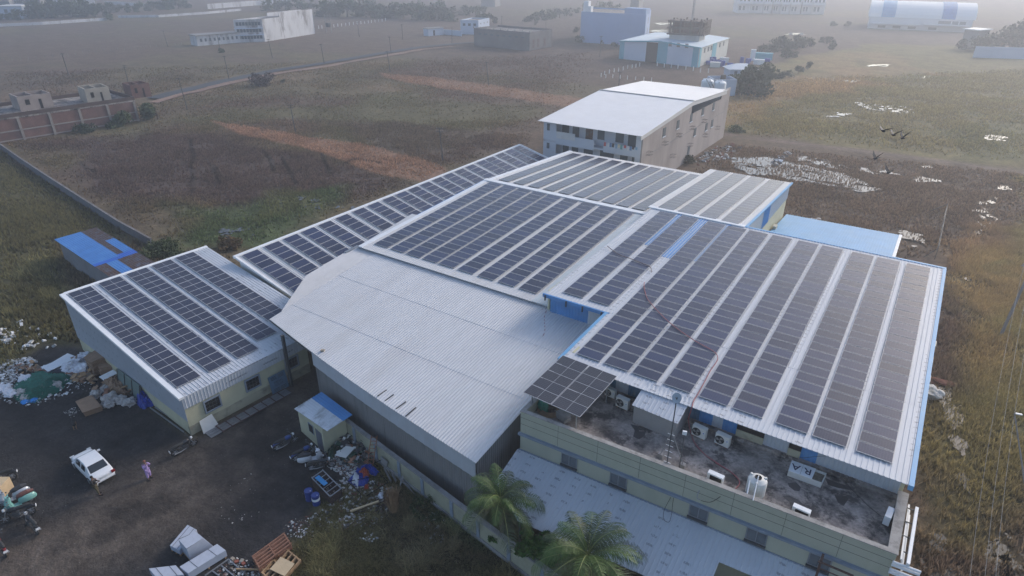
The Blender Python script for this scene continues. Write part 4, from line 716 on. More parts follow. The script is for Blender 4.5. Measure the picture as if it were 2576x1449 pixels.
# ================================================================ GENERIC BUILDERS FOR FARTHER BUILDINGS
def wallpts(A,B,z0,z1,u0,u1,o=0.,o2=None): pass
def frame_of(A,B):
    d=(B-A); d.z=0; L_=d.length; d.normalize(); n_=Vector((d.y,-d.x,0)); return d,n_,L_
def fbox(mb,A,d,n_,u0,u1,z0,z1,o0,o1):
    P=lambda u,o,z: (A.x+d.x*u+n_.x*o, A.y+d.y*u+n_.y*o, z)
    lo,hi=min(o0,o1),max(o0,o1)
    mb.hex8([P(u0,hi,z0),P(u1,hi,z0),P(u1,lo,z0),P(u0,lo,z0),P(u0,hi,z1),P(u1,hi,z1),P(u1,lo,z1),P(u0,lo,z1)])
def block(A,B,depth,h,rotated=True): # A-B front base line seen by camera, extends away
    d,n_,L_=frame_of(A,B); return d,n_,L_
def windows(t,A,B,specs,m=m_dark,name='window',frame=None):
    d,n_,L_=frame_of(A,B)
    for u0,u1,z0,z1 in specs:
        mb=MB(); fbox(mb,A,d,n_,u0,u1,z0,z1,.012,.06); o=obj(name,mb,m,t)
        if frame: 
            mb=MB(); fbox(mb,A,d,n_,u0-.12,u1+.12,z0-.14,z0-.02,.01,.16); obj('sill',mb,frame,o)
def hz(pb,pt): # height of the point pt above ground pixel pb
    g=U(*pb); r=ray(*pt); k=(g.x*r.x+g.y*r.y)/(r.x**2+r.y**2); return CAMH+r.z*k
# FAR WHITE BUILDING with clothes on the balcony
t=thing('apartment_building',(-39.3,97,0),'white sheet roofed building with laundry on its balconies, behind the solar roofs','building',world=True)
X0,X1,Y0,Y1=-58.2,-39.3,98.3,145.5; ze,zr=10.2,11.9; yr=121.
mb=MB(); mb.corr((X0-.5,97.0,ze-.05),(X1+.25,97.0,ze-.05),(X1+.25,yr,zr),(X0-.5,yr,zr),.35,.04); mb.corr((X0-.5,yr,zr),(X1+.25,yr,zr),(X1+.25,Y1-2.5,10.75),(X0-.5,Y1-2.5,10.75),.35,.04); obj('roof',mb,mat('bright_white_roof_sheet',(.62,.63,.66),.5,.04,.5,dirt=(.62,.62,.62),damt=.3,dscale=.3),t)
mb=MB(); mb.bx(X0-.5,X1+.25,yr-.25,yr+.25,zr+.03,zr+.12); obj('ridge_cap',mb,m_galv,t)
mb=MB(); mb.bx(X1-.25,X1,Y0,Y1,0,9.3); mb.hex8([(X1-.25,Y0,9.3),(X1,Y0,9.3),(X1,yr,9.3),(X1-.25,yr,9.3),(X1-.25,Y0,10.1),(X1,Y0,10.1),(X1,yr,11.1),(X1-.25,yr,11.1)]); mb.bx(X1-.25,X1,Y1-6,Y1,9.3,10.9)
obj('side_wall',mb,mat('pinkish_grey_render',(.34,.30,.29),.95,.12,.25,dirt=(.20,.18,.175),damt=.7,dscale=.22,stretch=(1,1,.4)),t)
mb=MB(); mb.hex8([(X1+.02,97.1,ze-.75),(X1+.14,97.1,ze-.75),(X1+.14,yr,zr-.85),(X1+.02,yr,zr-.85),(X1+.02,97.1,ze-.1),(X1+.14,97.1,ze-.1),(X1+.14,yr,zr-.05),(X1+.02,yr,zr-.05)]); mb.hex8([(X1+.02,yr,zr-.85),(X1+.14,yr,zr-.85),(X1+.14,Y1-3,9.95),(X1+.02,Y1-3,9.95),(X1+.02,yr,zr-.05),(X1+.14,yr,zr-.05),(X1+.14,Y1-3,10.7),(X1+.02,Y1-3,10.7)]); obj('gable_flashing',mb,m_sheet,t)
m_fw=mat('lilac_white_plaster',(.50,.54,.62),.9,.05,.8,dirt=(.36,.38,.44),damt=.4,dscale=.4)
mb=MB(); mb.bx(X0,X1-.25,Y0+1.6,Y0+1.85,0,10.); mb.bx(X0,X0+.25,Y0+1.85,Y1,0,10.); mb.bx(X0,X1-.25,Y1-.25,Y1,0,9.5); mb.bx(X0,X0+.3,Y0,Y0+1.6,0,10.); mb.bx(X1-1.2,X1-.25,Y0,Y0+.3,0,10.); mb.bx(X0+.3,X0+2.6,Y0-.0,Y0+.2,0,10.); obj('wall',mb,m_fw,t)
for z in (6.7,3.3):
    mb=MB(); mb.bx(X0,X1-.25,Y0,Y0+1.6,z-.25,z); obj('balcony_floor',mb,m_fw,t)
    mb=MB(); mb.bx(X0+2.6,X1-8.8 if z>5 else X1-.3,Y0-.05,Y0+.1,z-.5,z+1.25); 
    if z>5: mb.bx(X1-7.,X1-.3,Y0-.05,Y0+.1,z-.5,z+1.1)
    obj('balcony_parapet',mb,m_fw,t)
mb=MB(); mb.corr((X0+2.7,Y0-.1,7.3),(X0+6.4,Y0-.1,7.3),(X0+6.4,Y0-.1,8.5),(X0+2.7,Y0-.1,8.5),.3,.03,up=(0,-1,0)); obj('balcony_screen',mb,m_sheet,t)
m_slate=mat('slate_blue_shutter',(.06,.085,.11),.5,.1,1.)
A=Vector((X0,Y0+1.6,0)); B=Vector((X1,Y0+1.6,0)); 
windows(t,A,B,[(2.9,4.3,8.0,9.6),(5.0,6.3,7.6,9.6),(9.9,11.2,7.8,9.5),(13.3,14.8,7.8,9.5),(15.6,17.5,6.8,9.5)],m_slate,frame=m_fw)
windows(t,A,B,[(7.6,9.0,6.75,9.3)],m_rustb,'door')
windows(t,A,B,[(3.2,4.4,4.2,6.0),(5.,6.3,3.4,6.0),(7.4,9.2,3.4,6.1),(10.6,13.2,3.4,6.1),(14.4,15.8,3.4,6.0),(16.6,18.,3.4,6.)],m_slate,frame=m_fw)
windows(t,Vector((X0,Y0,0)),Vector((X1,Y0,0)),[(.7,1.25,8.4,9.6),(.75,1.3,5.2,6.2)],m_slate)
A=Vector((X1,Y0,0)); B=Vector((X1,Y1,0))
ws=[]
for a_,b2 in [((1525,1265),(1555,1340)),((1665,1190),(1693,1262)),((1800,1122),(1825,1195)),((1917,1065),(1942,1130)),((2028,1005),(2057,1075)),((1838,1262),(1863,1335)),((1952,1232),(1972,1285)),((2010,1198),(2030,1250))]:
    p=UXp(*q('t13',*a_),X1); p2=UXp(*q('t13',*b2),X1); ya,yb=sorted((p.y,p2.y)); ya=min(ya,yb); ws.append((ya-Y0,ya-Y0+1.3,min(p.z,p2.z)-.3,min(p.z,p2.z)+1.2))
windows(t,A,B,ws,m_slate,frame=m_fw)
p=UXp(*q('t23',1770,30),X1); windows(t,A,B,[(p.y-Y0,p.y-Y0+1.2,p.z-1.8,p.z)],m_slate)
for k,(z,y0) in enumerate([(6.4,100),(6.6,107),(6.6,114),(6.6,121),(6.6,128),(3.1,103),(3.2,112),(3.3,121),(3.3,130),(3.3,138)]):
    mb=MB(); 
    for dz in(0,.5): 
        for dy in (0,.5,1.): mb.beam((X1,y0+dy,z+dz),(X1+.9,y0+dy,z+dz),.04,.04)
    obj('rebar_stub',mb,m_steel,t)
for k,y0 in enumerate([101,108.5,116,123.5,131,138]):
    mb=MB(); mb.hex8([(X1+.001,y0,6.1),(X1+.03,y0,6.1),(X1+.03,y0+6.4,6.1),(X1+.001,y0+6.4,6.1),(X1+.001,y0,6.25),(X1+.03,y0,6.25),(X1+.03,y0+6.4,6.25),(X1+.001,y0+6.4,6.25)]); obj('slab_edge',mb,m_cement,t)
random.seed(11); cl=[(.5,.1,.1),(.6,.6,.62),(.1,.2,.4),(.05,.05,.06),(.2,.35,.5),(.6,.55,.4),(.1,.3,.3)]
for k in range(12):
    x=X1-6.9+k*.52+random.uniform(-.1,.1); c_=cl[k%7]; zt=7.95; h=random.uniform(.45,.85); mb=MB(); mb.bx(x,x+.38,Y0-.12,Y0-.08,zt-h,zt); obj('garment',mb,mat('cloth_%d'%(k%7),c_,.9,.15,6),None,label=None); 
    bpy.context.scene.collection.objects[-1]
GAR=[o for o in bpy.data.objects if o.name.startswith('garment')]
gn_=['dark red','pale grey','navy','black','sky blue','cream','teal','dark red','pale grey','navy','black','sky blue']
for k,o in enumerate(GAR): setp(o,'%s garment, %s from the left, on the white building balcony rail'%(gn_[k],ORD[k]),'laundry','clothes drying on the balcony')
# roof tanks on far building
def lathe_tank(name,loc,r,h,m,label,group=None,lid=True):
    t=thing(name,loc,label,'water tank',group)
    prof=[(r*.97,0)]; n=9
    for k in range(n): z=h*.06+k*(h*.74/n); prof+=[(r,z),(r,z+h*.05),(r*.965,z+h*.06),(r*.965,z+h*.075)]
    prof+=[(r,h*.82),(r*.93,h*.88),(r*.55,h*.97),(r*.34,h*.985)]
    mb=MB(); mb.lathe((0,0,0),prof,20); obj('tank_body',mb,m,t,smooth=False)
    mb=MB(); mb.lathe((0,0,h*.985),[(r*.36,0),(r*.36,r*.09),(r*.30,r*.09),(r*.30,-.02),(0.001,-.02)],16); obj('lid',mb,m if lid else m_black,t)
    mb=MB()
    for a in (.6,2.7,4.8): mb.box((math.cos(a)*r*.8,math.sin(a)*r*.8,h*.93),(r*.3,r*.22,h*.1),a)
    obj('lifting_lug',mb,m,t); return t
pa=T('t13',1958,905,9.6); pb=T('t13',2085,915,9.6)
lathe_tank('water_tank',(pa.x,pa.y,9.0),1.35,3.,m_white,'left one of the two white tanks at the end of the far white roof','white water tanks on the roof')
lathe_tank('water_tank',(pb.x,pb.y,9.0),1.3,2.8,m_white,'right one of the two white water tanks, beside the roof corner pipe','white water tanks on the roof')
mb=MB(); a=T('t13',1975,800,12.5); b_=T('t13',2030,912,9.6); dd=Vector((.35,.1,0)); mb.beam(a-dd,b_-dd,.07,.07); mb.beam(a+dd,b_+dd,.07,.07)
for k in range(8): p=a.lerp(b_,(k+.5)/8); mb.beam(p-dd,p+dd,.05,.05)
obj('ladder',mb,m_steel,None,label='thin dark ladder leaning against the two white roof tanks',cat='ladder')
# small tank house behind it and hip-roof house
def simple_building(name,base,h,label,cat,wallm,roofm=None,wins=None,parap=0,roofover=.0,depth=None,group=None,side=None):
    """base: three ground pixels (left, near corner, right) of the visible footprint"""
    L_,Cn,R_ = base; D4=L_+R_-Cn
    t=thing(name,tuple(Cn),label,cat,group,world=True)
    P=[L_,Cn,R_,D4]; th=.25
    cen=(L_+R_)/2
    mb=MB(); 
    for a,b_ in zip(P,P[1:]+P[:1]):
        d=(b_-a).normalized(); inn=(cen-(a+b_)/2); inn.z=0; nn=Vector((-d.y,d.x,0)); nn=nn if nn.dot(inn)>0 else -nn
        a2=a+nn*th; b2=b_+nn*th; pts=[a,b_,b2,a2]
        mb.prism([(p.x,p.y) for p in pts],0,h+parap)
    obj('wall',mb,wallm,t)
    mb=MB(); mb.prism([(p.x+(cen.x-p.x)*.02,p.y+(cen.y-p.y)*.02) for p in P],h-.2,h); obj('roof',mb,roofm or m_conc,t)
    return t,P
def far_windows(t,A,B,n,rows,w_,h_,z0,dz,m=m_slate,u0=None,margin=.06,skip=()):
    d,n_,L_=frame_of(A,B); pitch=L_*(1-2*margin)/n; sp_=[]
    for r_ in range(rows):
        for k in range(n):
            if (r_,k) in skip: continue
            u=L_*margin+pitch*(k+.5)-w_/2; sp_.append((u,u+w_,z0+r_*dz,z0+r_*dz+h_))
    windows(t,A,B,sp_,m)
m_wd=mat('stained_white_wall',(.52,.53,.56),.9,.1,.15,dirt=(.22,.21,.22),damt=.8,dscale=.2,stretch=(1,1,.35),spots=((.15,.14,.145),.8,.1,.56,.64))
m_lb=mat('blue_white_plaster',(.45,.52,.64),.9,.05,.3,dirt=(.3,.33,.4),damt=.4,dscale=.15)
G_=lambda x,y,z=0.: U(x,y,z)
# 1 three storey block + long wing
Lp,Cp,Rp=T('t11',2385,430),T('t12',92,420),T('t12',595,340)
HS=hz(q('t12',92,420),q('t12',62,192))-.8
t,P=simple_building('school_building',(Lp,Cp,Rp),HS,'tall stained white block with three rows of small windows, far off at the upper left','building',m_wd,parap=.8)
far_windows(t,Lp,Cp,8,3,1.15,1.5,HS*.16,HS*.32)
a=P[1].lerp(P[2],.32); b_=P[2]; d,n_,L_=frame_of(a,b_); mb=MB(); HT=hz(q('t12',595,340),q('t12',585,92)); fbox(mb,a,d,n_,0,L_,HS+.81,HT,-.3,.0); fbox(mb,a,d,n_,0,L_,HS+.81,HT-.3,-7,-6.8); obj('roof_screen_wall',mb,m_wd,t)
for z in (HS*.33,HS*.65):
    mb=MB(); d,n_,L_=frame_of(Lp,Cp); fbox(mb,Lp,d,n_,-.2,L_,z,z+.35,.01,.9); obj('floor_band',mb,m_lb,t)
A=T('t11',1925,420); Bq=T('t11',1990,465); 
wl=T('t11',2420,415)
t=thing('long_wing',tuple(Bq),'low white wing with a row of dark windows left of the tall stained block','building',world=True)
d,n_,L_=frame_of(Bq,Lp+(Cp-Lp)*.15); mb=MB(); fbox(mb,Bq,d,n_,0,L_,0,4.2,-7,0); obj('wall',mb,m_wd,t); mb=MB(); fbox(mb,Bq,d,n_,-.4,L_,4.21,4.6,-7.3,.6); obj('roof',mb,m_cement,t)
windows(t,Bq,Lp+(Cp-Lp)*.15,[(1.5+k*L_/9.8,1.5+k*L_/9.8+L_*.045,1.7,3.0) for k in range(9)],m_slate)
# 2 brown long block + white house in centre
A=T('t12',2195,460); Bc=T('t13',175,515); Cc=T('t13',400,470)
t,P=simple_building('long_block',(A,Bc,Cc),6.6,'unfinished dark grey long flat roofed block beside the end of the asphalt road','building',mat('dark_cement_wall',(.15,.145,.15),.95,.15,.2,dirt=(.10,.095,.1),damt=.6,dscale=.3),parap=.9)
windows(t,Bc,Cc,[(2.5,4,1,4.4),(6.5,8,1,4.4),(12,13.5,1,4.4)],m_rustb,'door'); far_windows(t,A,Bc,8,1,1.6,.6,5.0,1)
for k in range(9):
    p=P[0].lerp(P[1],k/8.); mb=MB(); mb.bx(p.x-.2,p.x+.2,p.y-.2,p.y+.2,7.51,8.2); obj('roof_stub',mb,m_cement,t)
A=T('t12',2060,345); Bc=T('t12',2240,350); Cc=T('t12',2350,320)
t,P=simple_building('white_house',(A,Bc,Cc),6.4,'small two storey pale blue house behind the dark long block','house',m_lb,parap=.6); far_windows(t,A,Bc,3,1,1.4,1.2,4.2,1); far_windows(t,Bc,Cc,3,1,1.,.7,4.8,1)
A=T('t12',1735,365); Bc=T('t12',1845,355); 
t=thing('outhouse',tuple(A),'low white outhouse with a broken roof left of the pale blue house','outhouse',world=True); d,n_,L_=frame_of(A,Bc); mb=MB(); fbox(mb,A,d,n_,0,L_*1.4,0,3.4,-4,0); obj('wall',mb,m_lb,t); mb=MB(); fbox(mb,A,d,n_,-.2,L_*1.45,3.41,3.7,-4.2,.3); obj('roof',mb,m_cement,t); windows(t,A,Bc,[(L_*.45,L_*.6,.1,2.6)],m_dark,'door')
A=T('t12',1850,345); Bc=T('t12',2070,365); t=thing('yard_wall',tuple(A),'whitewashed yard wall between the outhouse and the pale blue house','wall',world=True); d,n_,L_=frame_of(A,Bc); mb=MB(); fbox(mb,A,d,n_,0,L_,0,2.6,-.25,0); obj('wall_panel',mb,m_lb,t)
A=T('t13',40,365) if False else T('t12',2350,345); Bc=T('t12',2576,365)
# 3 blue building
A=T('t13',682,425); Bc=T('t13',1330,480); Cc=T('t13',1375,380)
hb=13.5
Bm=T('t13',1322,470)
t,P=simple_building('blue_building',(A,Bm,T('t13',1372,395)),12.9,'tall plain pale blue building with a white corner chimney stub, left of the turquoise shed','building',mat('powder_blue_paint',(.30,.40,.60),.85,.05,.1,dirt=(.25,.33,.48),damt=.4,dscale=.08),parap=.6)
far_windows(t,P[1],P[2],1,2,2.4,2.6,4.,4.6)
mb=MB(); p=P[0]; mb.bx(p.x+.6,p.x+3.2,p.y+.6,p.y+3.0,13.51,18.0); mb.bx(p.x+3.2,p.x+4.6,p.y+.6,p.y+3.,13.51,15.9); obj('corner_turret',mb,m_white,t)
p=P[1]; mb=MB(); d,n_,L_=frame_of(P[0],P[1]); fbox(mb,P[0],d,n_,L_-10.5,L_-.4,13.51,15.8,-6,-.3); obj('roof_room',mb,mat('powder_blue_paint',(0,0,0)),t)
# 4 turquoise and white shed, with unfinished tower and mast
A=T('t13',1075,590); Bc=T('t13',1860,680); Cc=T('t13',2150,560)
zl=U(*q('t13',1075,590)); 
t=thing('industrial_shed',tuple(Bc),'white and turquoise striped industrial shed with one big dark doorway under the unfinished tower','industrial shed',world=True)
d,n_,L_=frame_of(A,Bc); 
h1=hz(q('t13',1075,590),q('t13',1078,412)); h2=hz(q('t13',1860,680),q('t13',1888,480)); hm=hz(q('t13',1480,630),q('t13',1515,412))
m_tq=mat('turquoise_sheet',(.10,.36,.46),.6,.08,.3); m_pw=mat('pale_lilac_sheet',(.50,.55,.66),.6,.05,.2)
dep=Cc-Bc; dep.z=0; depth=dep.length; dn=dep.normalized()
P=lambda u,v,z: Vector((A.x+d.x*u+dn.x*v,A.y+d.y*u+dn.y*v,z))
lm_=L_*.52; zz=lambda u:(h1+(hm-h1)*u/lm_) if u<lm_ else (hm+(h2-hm)*(u-lm_)/(L_-lm_))
def wallseg(u0,u1,m,name,o=.0):
    mb=MB(); 
    pts=[(u0,zz(u0))]+([(lm_,hm)] if u0<lm_<u1 else [])+[(u1,zz(u1))]
    for (ua,za_),(ub,zb_) in zip(pts[:-1],pts[1:]): mb.hex8([P(ua,-o,0),P(ub,-o,0),P(ub,.3,0),P(ua,.3,0),P(ua,-o,za_),P(ub,-o,zb_),P(ub,.3,zb_),P(ua,.3,za_)])
    obj(name,mb,m,t)
wallseg(0,L_,m_pw,'front_wall')
for a_,b2 in [(0,.065),(.5,.625),(.93,1.)]: wallseg(L_*a_,L_*b2,m_tq,'turquoise_panel',.06)
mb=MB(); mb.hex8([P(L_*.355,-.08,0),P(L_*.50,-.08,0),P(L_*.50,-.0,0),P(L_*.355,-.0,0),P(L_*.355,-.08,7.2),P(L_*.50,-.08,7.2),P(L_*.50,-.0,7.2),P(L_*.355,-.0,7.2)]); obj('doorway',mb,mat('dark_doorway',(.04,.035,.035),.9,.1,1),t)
for u in (.63,.73,.83): windows(t,P(0,0,0),P(L_,0,0),[(L_*u,L_*u+1.3,6.4,7.9)],m_cement)
mb=MB(); mb.hex8([P(L_,0,0),P(L_+.3,0,0),P(L_+.3,depth,0),P(L_,depth,0),P(L_,0,h2),P(L_+.3,0,h2),P(L_+.3,depth,h2),P(L_,depth,h2)]); obj('side_wall',mb,mat('cream_side_wall',(.52,.53,.50),.85,.06,.3),t)
for v0,v1 in [(0,.06),(.42,.56)]:
    mb=MB(); mb.hex8([P(L_+.31,depth*v0,0),P(L_+.4,depth*v0,0),P(L_+.4,depth*v1,0),P(L_+.31,depth*v1,0),P(L_+.31,depth*v0,h2),P(L_+.4,depth*v0,h2),P(L_+.4,depth*v1,h2),P(L_+.31,depth*v1,h2)]); obj('turquoise_panel',mb,m_tq,t)
for v in (.14,.26,.36,.66,.8):
    mb=MB(); mb.hex8([P(L_+.3,depth*v,4.6),P(L_+.42,depth*v,4.6),P(L_+.42,depth*v+1.4,4.6),P(L_+.3,depth*v+1.4,4.6),P(L_+.3,depth*v,6.2),P(L_+.42,depth*v,6.2),P(L_+.42,depth*v+1.4,6.2),P(L_+.3,depth*v+1.4,6.2)]); obj('window',mb,m_slate,t)
mb=MB()
for (ua,ub) in [(-.5,lm_),(lm_,L_+.8)]: mb.corr(P(ua,-.4,zz(max(ua,0))+.05),P(ub,-.4,zz(min(ub,L_))+.05),P(ub,depth,zz(min(ub,L_))+.05),P(ua,depth,zz(max(ua,0))+.05),.8,.06)
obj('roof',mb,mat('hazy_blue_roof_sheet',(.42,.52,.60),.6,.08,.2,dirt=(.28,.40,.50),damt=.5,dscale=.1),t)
mb=MB(); 
for (ua,ub) in [(-.5,lm_),(lm_,L_+.8)]: mb.hex8([P(ua,-.7,zz(max(ua,0))-.25),P(ub,-.7,zz(min(ub,L_))-.25),P(ub,-.41,zz(min(ub,L_))-.25),P(ua,-.41,zz(max(ua,0))-.25),P(ua,-.7,zz(max(ua,0))+.2),P(ub,-.7,zz(min(ub,L_))+.2),P(ub,-.41,zz(min(ub,L_))+.2),P(ua,-.41,zz(max(ua,0))+.2)])
obj('turquoise_fascia',mb,m_tq,t)
# tower: stands on the shed's rear right quarter
TB=T('t13',1770,425,h2); t0=T('t13',1880,430,h2); t1=T('t13',1985,390,h2)
twr=thing('unfinished_tower',tuple(t0),'unfinished brown concrete tower wrapped in scaffolding rising out of the turquoise shed','tower',world=True)
dl=(TB-t0); dl.z=0; dl=dl.normalized()*11.5; dr=(t1-t0); dr.z=0; dr=dr.normalized()*8.5
def TP(a,b_,z): p=t0+dl*a+dr*b_; return Vector((p.x,p.y,z))
def hzP(P_,pt): r_=ray(*pt); return CAMH+r_.z*(P_.x*r_.x+P_.y*r_.y)/(r_.x**2+r_.y**2)
TT=(hzP(t0,q('t13',1885,222))-h2)/12.5
m_tc=mat('raw_brown_concrete',(.13,.105,.095),.95,.25,.5)
mb=MB(); mb.hex8([TP(0,0,0),TP(1,0,0),TP(1,1,0),TP(0,1,0),TP(0,0,h2+4.2*TT),TP(1,0,h2+4.2*TT),TP(1,1,h2+4.2*TT),TP(0,1,h2+4.2*TT)]); obj('lower_storey',mb,mat('pale_tower_plaster',(.45,.44,.42),.9,.1,.4,dirt=(.3,.28,.27),damt=.5,dscale=.3),twr)
mb=MB()
for z in (h2+4.3*TT,h2+8.2*TT,h2+12.*TT): mb.hex8([TP(-.08,-.08,z),TP(1.08,-.08,z),TP(1.08,1.08,z),TP(-.08,1.08,z),TP(-.08,-.08,z+.5),TP(1.08,-.08,z+.5),TP(1.08,1.08,z+.5),TP(-.08,1.08,z+.5)])
obj('floor_slab',mb,m_tc,twr)
for i_ in range(4):
    for j_ in range(3):
        mb=MB(); p=TP(i_/3,j_/2,0); mb.bx(p.x-.3,p.x+.3,p.y-.3,p.y+.3,h2+4.81*TT,h2+14.2*TT if (i_+j_)%2==0 else h2+13.5*TT); obj('column',mb,m_tc,twr)
mb=MB(); mb.hex8([TP(.1,.15,h2+4.9*TT),TP(.9,.15,h2+4.9*TT),TP(.9,.25,h2+4.9*TT),TP(.1,.25,h2+4.9*TT),TP(.1,.15,h2+11.9*TT),TP(.9,.15,h2+11.9*TT),TP(.9,.25,h2+11.9*TT),TP(.1,.25,h2+11.9*TT)]); mb.hex8([TP(.12,.3,h2+4.9*TT),TP(.2,.3,h2+4.9*TT),TP(.2,.9,h2+4.9*TT),TP(.12,.9,h2+4.9*TT),TP(.12,.3,h2+11.9*TT),TP(.2,.3,h2+11.9*TT),TP(.2,.9,h2+11.9*TT),TP(.12,.9,h2+11.9*TT)]); obj('brick_infill',mb,mat('raw_brick',(.14,.075,.06),.95,.2,1),twr)
mb=MB(); rr=random.Random(4)
for k in range(26):
    a=rr.random()*1.2-.1; mb.beam(TP(a,-.13,h2+4*TT+rr.random()),TP(a+rr.uniform(-.05,.05),-.13,h2+13.5*TT),.12,.12)
    b2=rr.random()*1.2-.1; mb.beam(TP(-.13,b2,h2+4*TT),TP(-.13,b2+rr.uniform(-.05,.05),h2+13.5*TT),.12,.12)
for z in np.arange(h2+5*TT,h2+14*TT,1.5): mb.beam(TP(-.15,-.15,z),TP(1.15,-.15,z+.3),.12,.12); mb.beam(TP(-.15,-.15,z),TP(-.15,1.15,z+.2),.12,.12)
obj('scaffolding',mb,mat('bamboo_scaffold',(.16,.12,.09),.9,.2,2),twr)
ms=TP(.45,.75,0); mast=thing('radio_mast',(ms.x,ms.y,0),'thin lattice radio mast rising from the unfinished tower to the top edge','mast')
zt=h2+36; mb=MB()
for k in range(3):
    a=k*2.094; mb.beam((math.cos(a)*.5,math.sin(a)*.5,0),(math.cos(a)*.2,math.sin(a)*.2,zt),.13,.13)
for k in range(40):
    z=10+k*(zt-10)/40; f=.5-.3*z/zt; 
    for j_ in range(3): a=j_*2.094; b2=(j_+1)*2.094; mb.beam((math.cos(a)*f,math.sin(a)*f,z),(math.cos(b2)*f,math.sin(b2)*f,z+.8),.07,.07)
obj('lattice',mb,m_galv,mast)
for z in (h2+20,h2+23,h2+25): mb=MB(); mb.box((.5,0,z),(.5,.3,1.2)); mb.box((-.5,.1,z+.6),(.4,.3,1.1)); obj('antenna',mb,m_white,mast)
# persons far on shed roof are only specks: two small workers
# 5 far small block
A=T('t13',1180,185); Bc=T('t13',1262,192); Cc=T('t13',1305,175)
t,P=simple_building('grey_block',(A,Bc,Cc),11.5,'small hazy grey tower block standing alone beyond the blue building','building',m_cement,parap=.5)
A=T('t12',2265,68); Bc=T('t12',2405,70); Cc=T('t12',2460,60)
t,P=simple_building('grey_block',(A,Bc,Cc),16,'faint grey block cut by the top edge above the bush by the road','building',m_cement,parap=.5)
# 6 white row houses far top
wt=mat('chalky_white_wall',(.62,.62,.63),.9,.04,.1)
for k,(x0,x1,y) in enumerate([(2260,2395,130),(2395,2520,132),(2520,2610,134),(2615,2700,135),(2700,2790,140),(2790,2900,142),(2905,3010,144),(3010,3140,146)]):
    A=T('t13',x0,y); Bc=T('t13',x1-6,y+2); d,n_,L_=frame_of(A,Bc)
    t=thing('row_house',tuple(A),'%s pale two storey row house from the left in the hazy terrace at the top'%ORD[k],'house','row houses in the haze',world=True)
    mb=MB(); fbox(mb,A,d,n_,0,L_,0,13,-18,0); obj('wall',mb,wt,t); mb=MB(); fbox(mb,A,d,n_,L_*.55,L_*.75,13.01,18,-8,-2); obj('stair_head',mb,wt,t)
    windows(t,A,Bc,[(L_*.12,L_*.3,2,5),(L_*.42,L_*.58,2,5),(L_*.12,L_*.3,8,11),(L_*.42,L_*.58,8,11),(L_*.72,L_*.9,8,11)],m_slate)
    mb=MB(); fbox(mb,A,d,n_,-1,L_*.9,6.3,7.0,.05,4); obj('balcony',mb,wt,t)
# 7 big arched white warehouse
A=T('t14',1000,285); Bc=T('t14',2030,330)
t=thing('arched_warehouse',tuple(A),'big hazy white warehouse with an arched roof and two blue bands at the upper right','warehouse',world=True)
d,n_,L_=frame_of(A,Bc); dd=-n_; hw=hz(q('t14',1000,285),q('t14',1015,165)); HW=hz(q('t14',1010,285),q('t14',1030,90)); W=34
P=lambda u,v,z: Vector((A.x+d.x*u+dd.x*v,A.y+d.y*u+dd.y*v,z))
mb=MB(); mb.hex8([P(0,0,0),P(L_,0,0),P(L_,W,0),P(0,W,0),P(0,0,hw),P(L_,0,hw),P(L_,W,hw),P(0,W,hw)]); obj('wall',mb,wt,t)
mb=MB(); fbox(mb,A,d,n_,L_*.02,L_*.52,hw*.42,hw*.5,.05,3); fbox(mb,A,d,n_,L_*.55,L_*.98,hw*.5,hw*.55,.05,4); obj('canopy_ledge',mb,wt,t)
def arch(u0,u1,k,name,m):
    mb=MB(); n=14; vs=[]; 
    for u in (u0,u1):
        for i_ in range(n+1): a=math.pi*i_/n; vs.append(P(u,W/2-W/2*math.cos(a),hw+(HW-hw)*2.0*math.sin(a)*k+ .0))
    fs=[(i_,n+1+i_,n+2+i_,i_+1) for i_ in range(n)]+[tuple(range(n+1)),tuple(range(2*n+1,n,-1))]; mb.add(vs,fs); obj(name,mb,m,t)
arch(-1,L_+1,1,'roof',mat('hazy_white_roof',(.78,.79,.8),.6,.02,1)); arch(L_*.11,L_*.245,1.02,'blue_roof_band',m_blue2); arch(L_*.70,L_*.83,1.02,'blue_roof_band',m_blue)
windows(t,A,Bc,[(L_*u,L_*u+3,hw*.6,hw*.85) for u in (.68,.74,.81,.88)]+[(L_*u,L_*u+4,hw*.1,hw*.3) for u in (.1,.25,.4,.6)],m_cement)
# 8 right walls
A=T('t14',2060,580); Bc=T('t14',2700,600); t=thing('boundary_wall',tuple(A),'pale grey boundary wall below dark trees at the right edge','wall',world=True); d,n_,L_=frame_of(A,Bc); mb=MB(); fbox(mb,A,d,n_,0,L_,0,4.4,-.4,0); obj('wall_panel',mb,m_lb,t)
A=T('t14',2060,500); Bc=T('t14',2180,490); t=thing('lean_shed',tuple(A),'small white roofed shed behind the pale boundary wall','shed',world=True); d,n_,L_=frame_of(A,Bc); mb=MB(); fbox(mb,A,d,n_,0,L_,0,8,-6,0); obj('wall',mb,m_cement,t); mb=MB(); fbox(mb,A,d,n_,-.5,L_+.5,8.01,8.4,-7,.8); obj('roof',mb,m_bright,t)
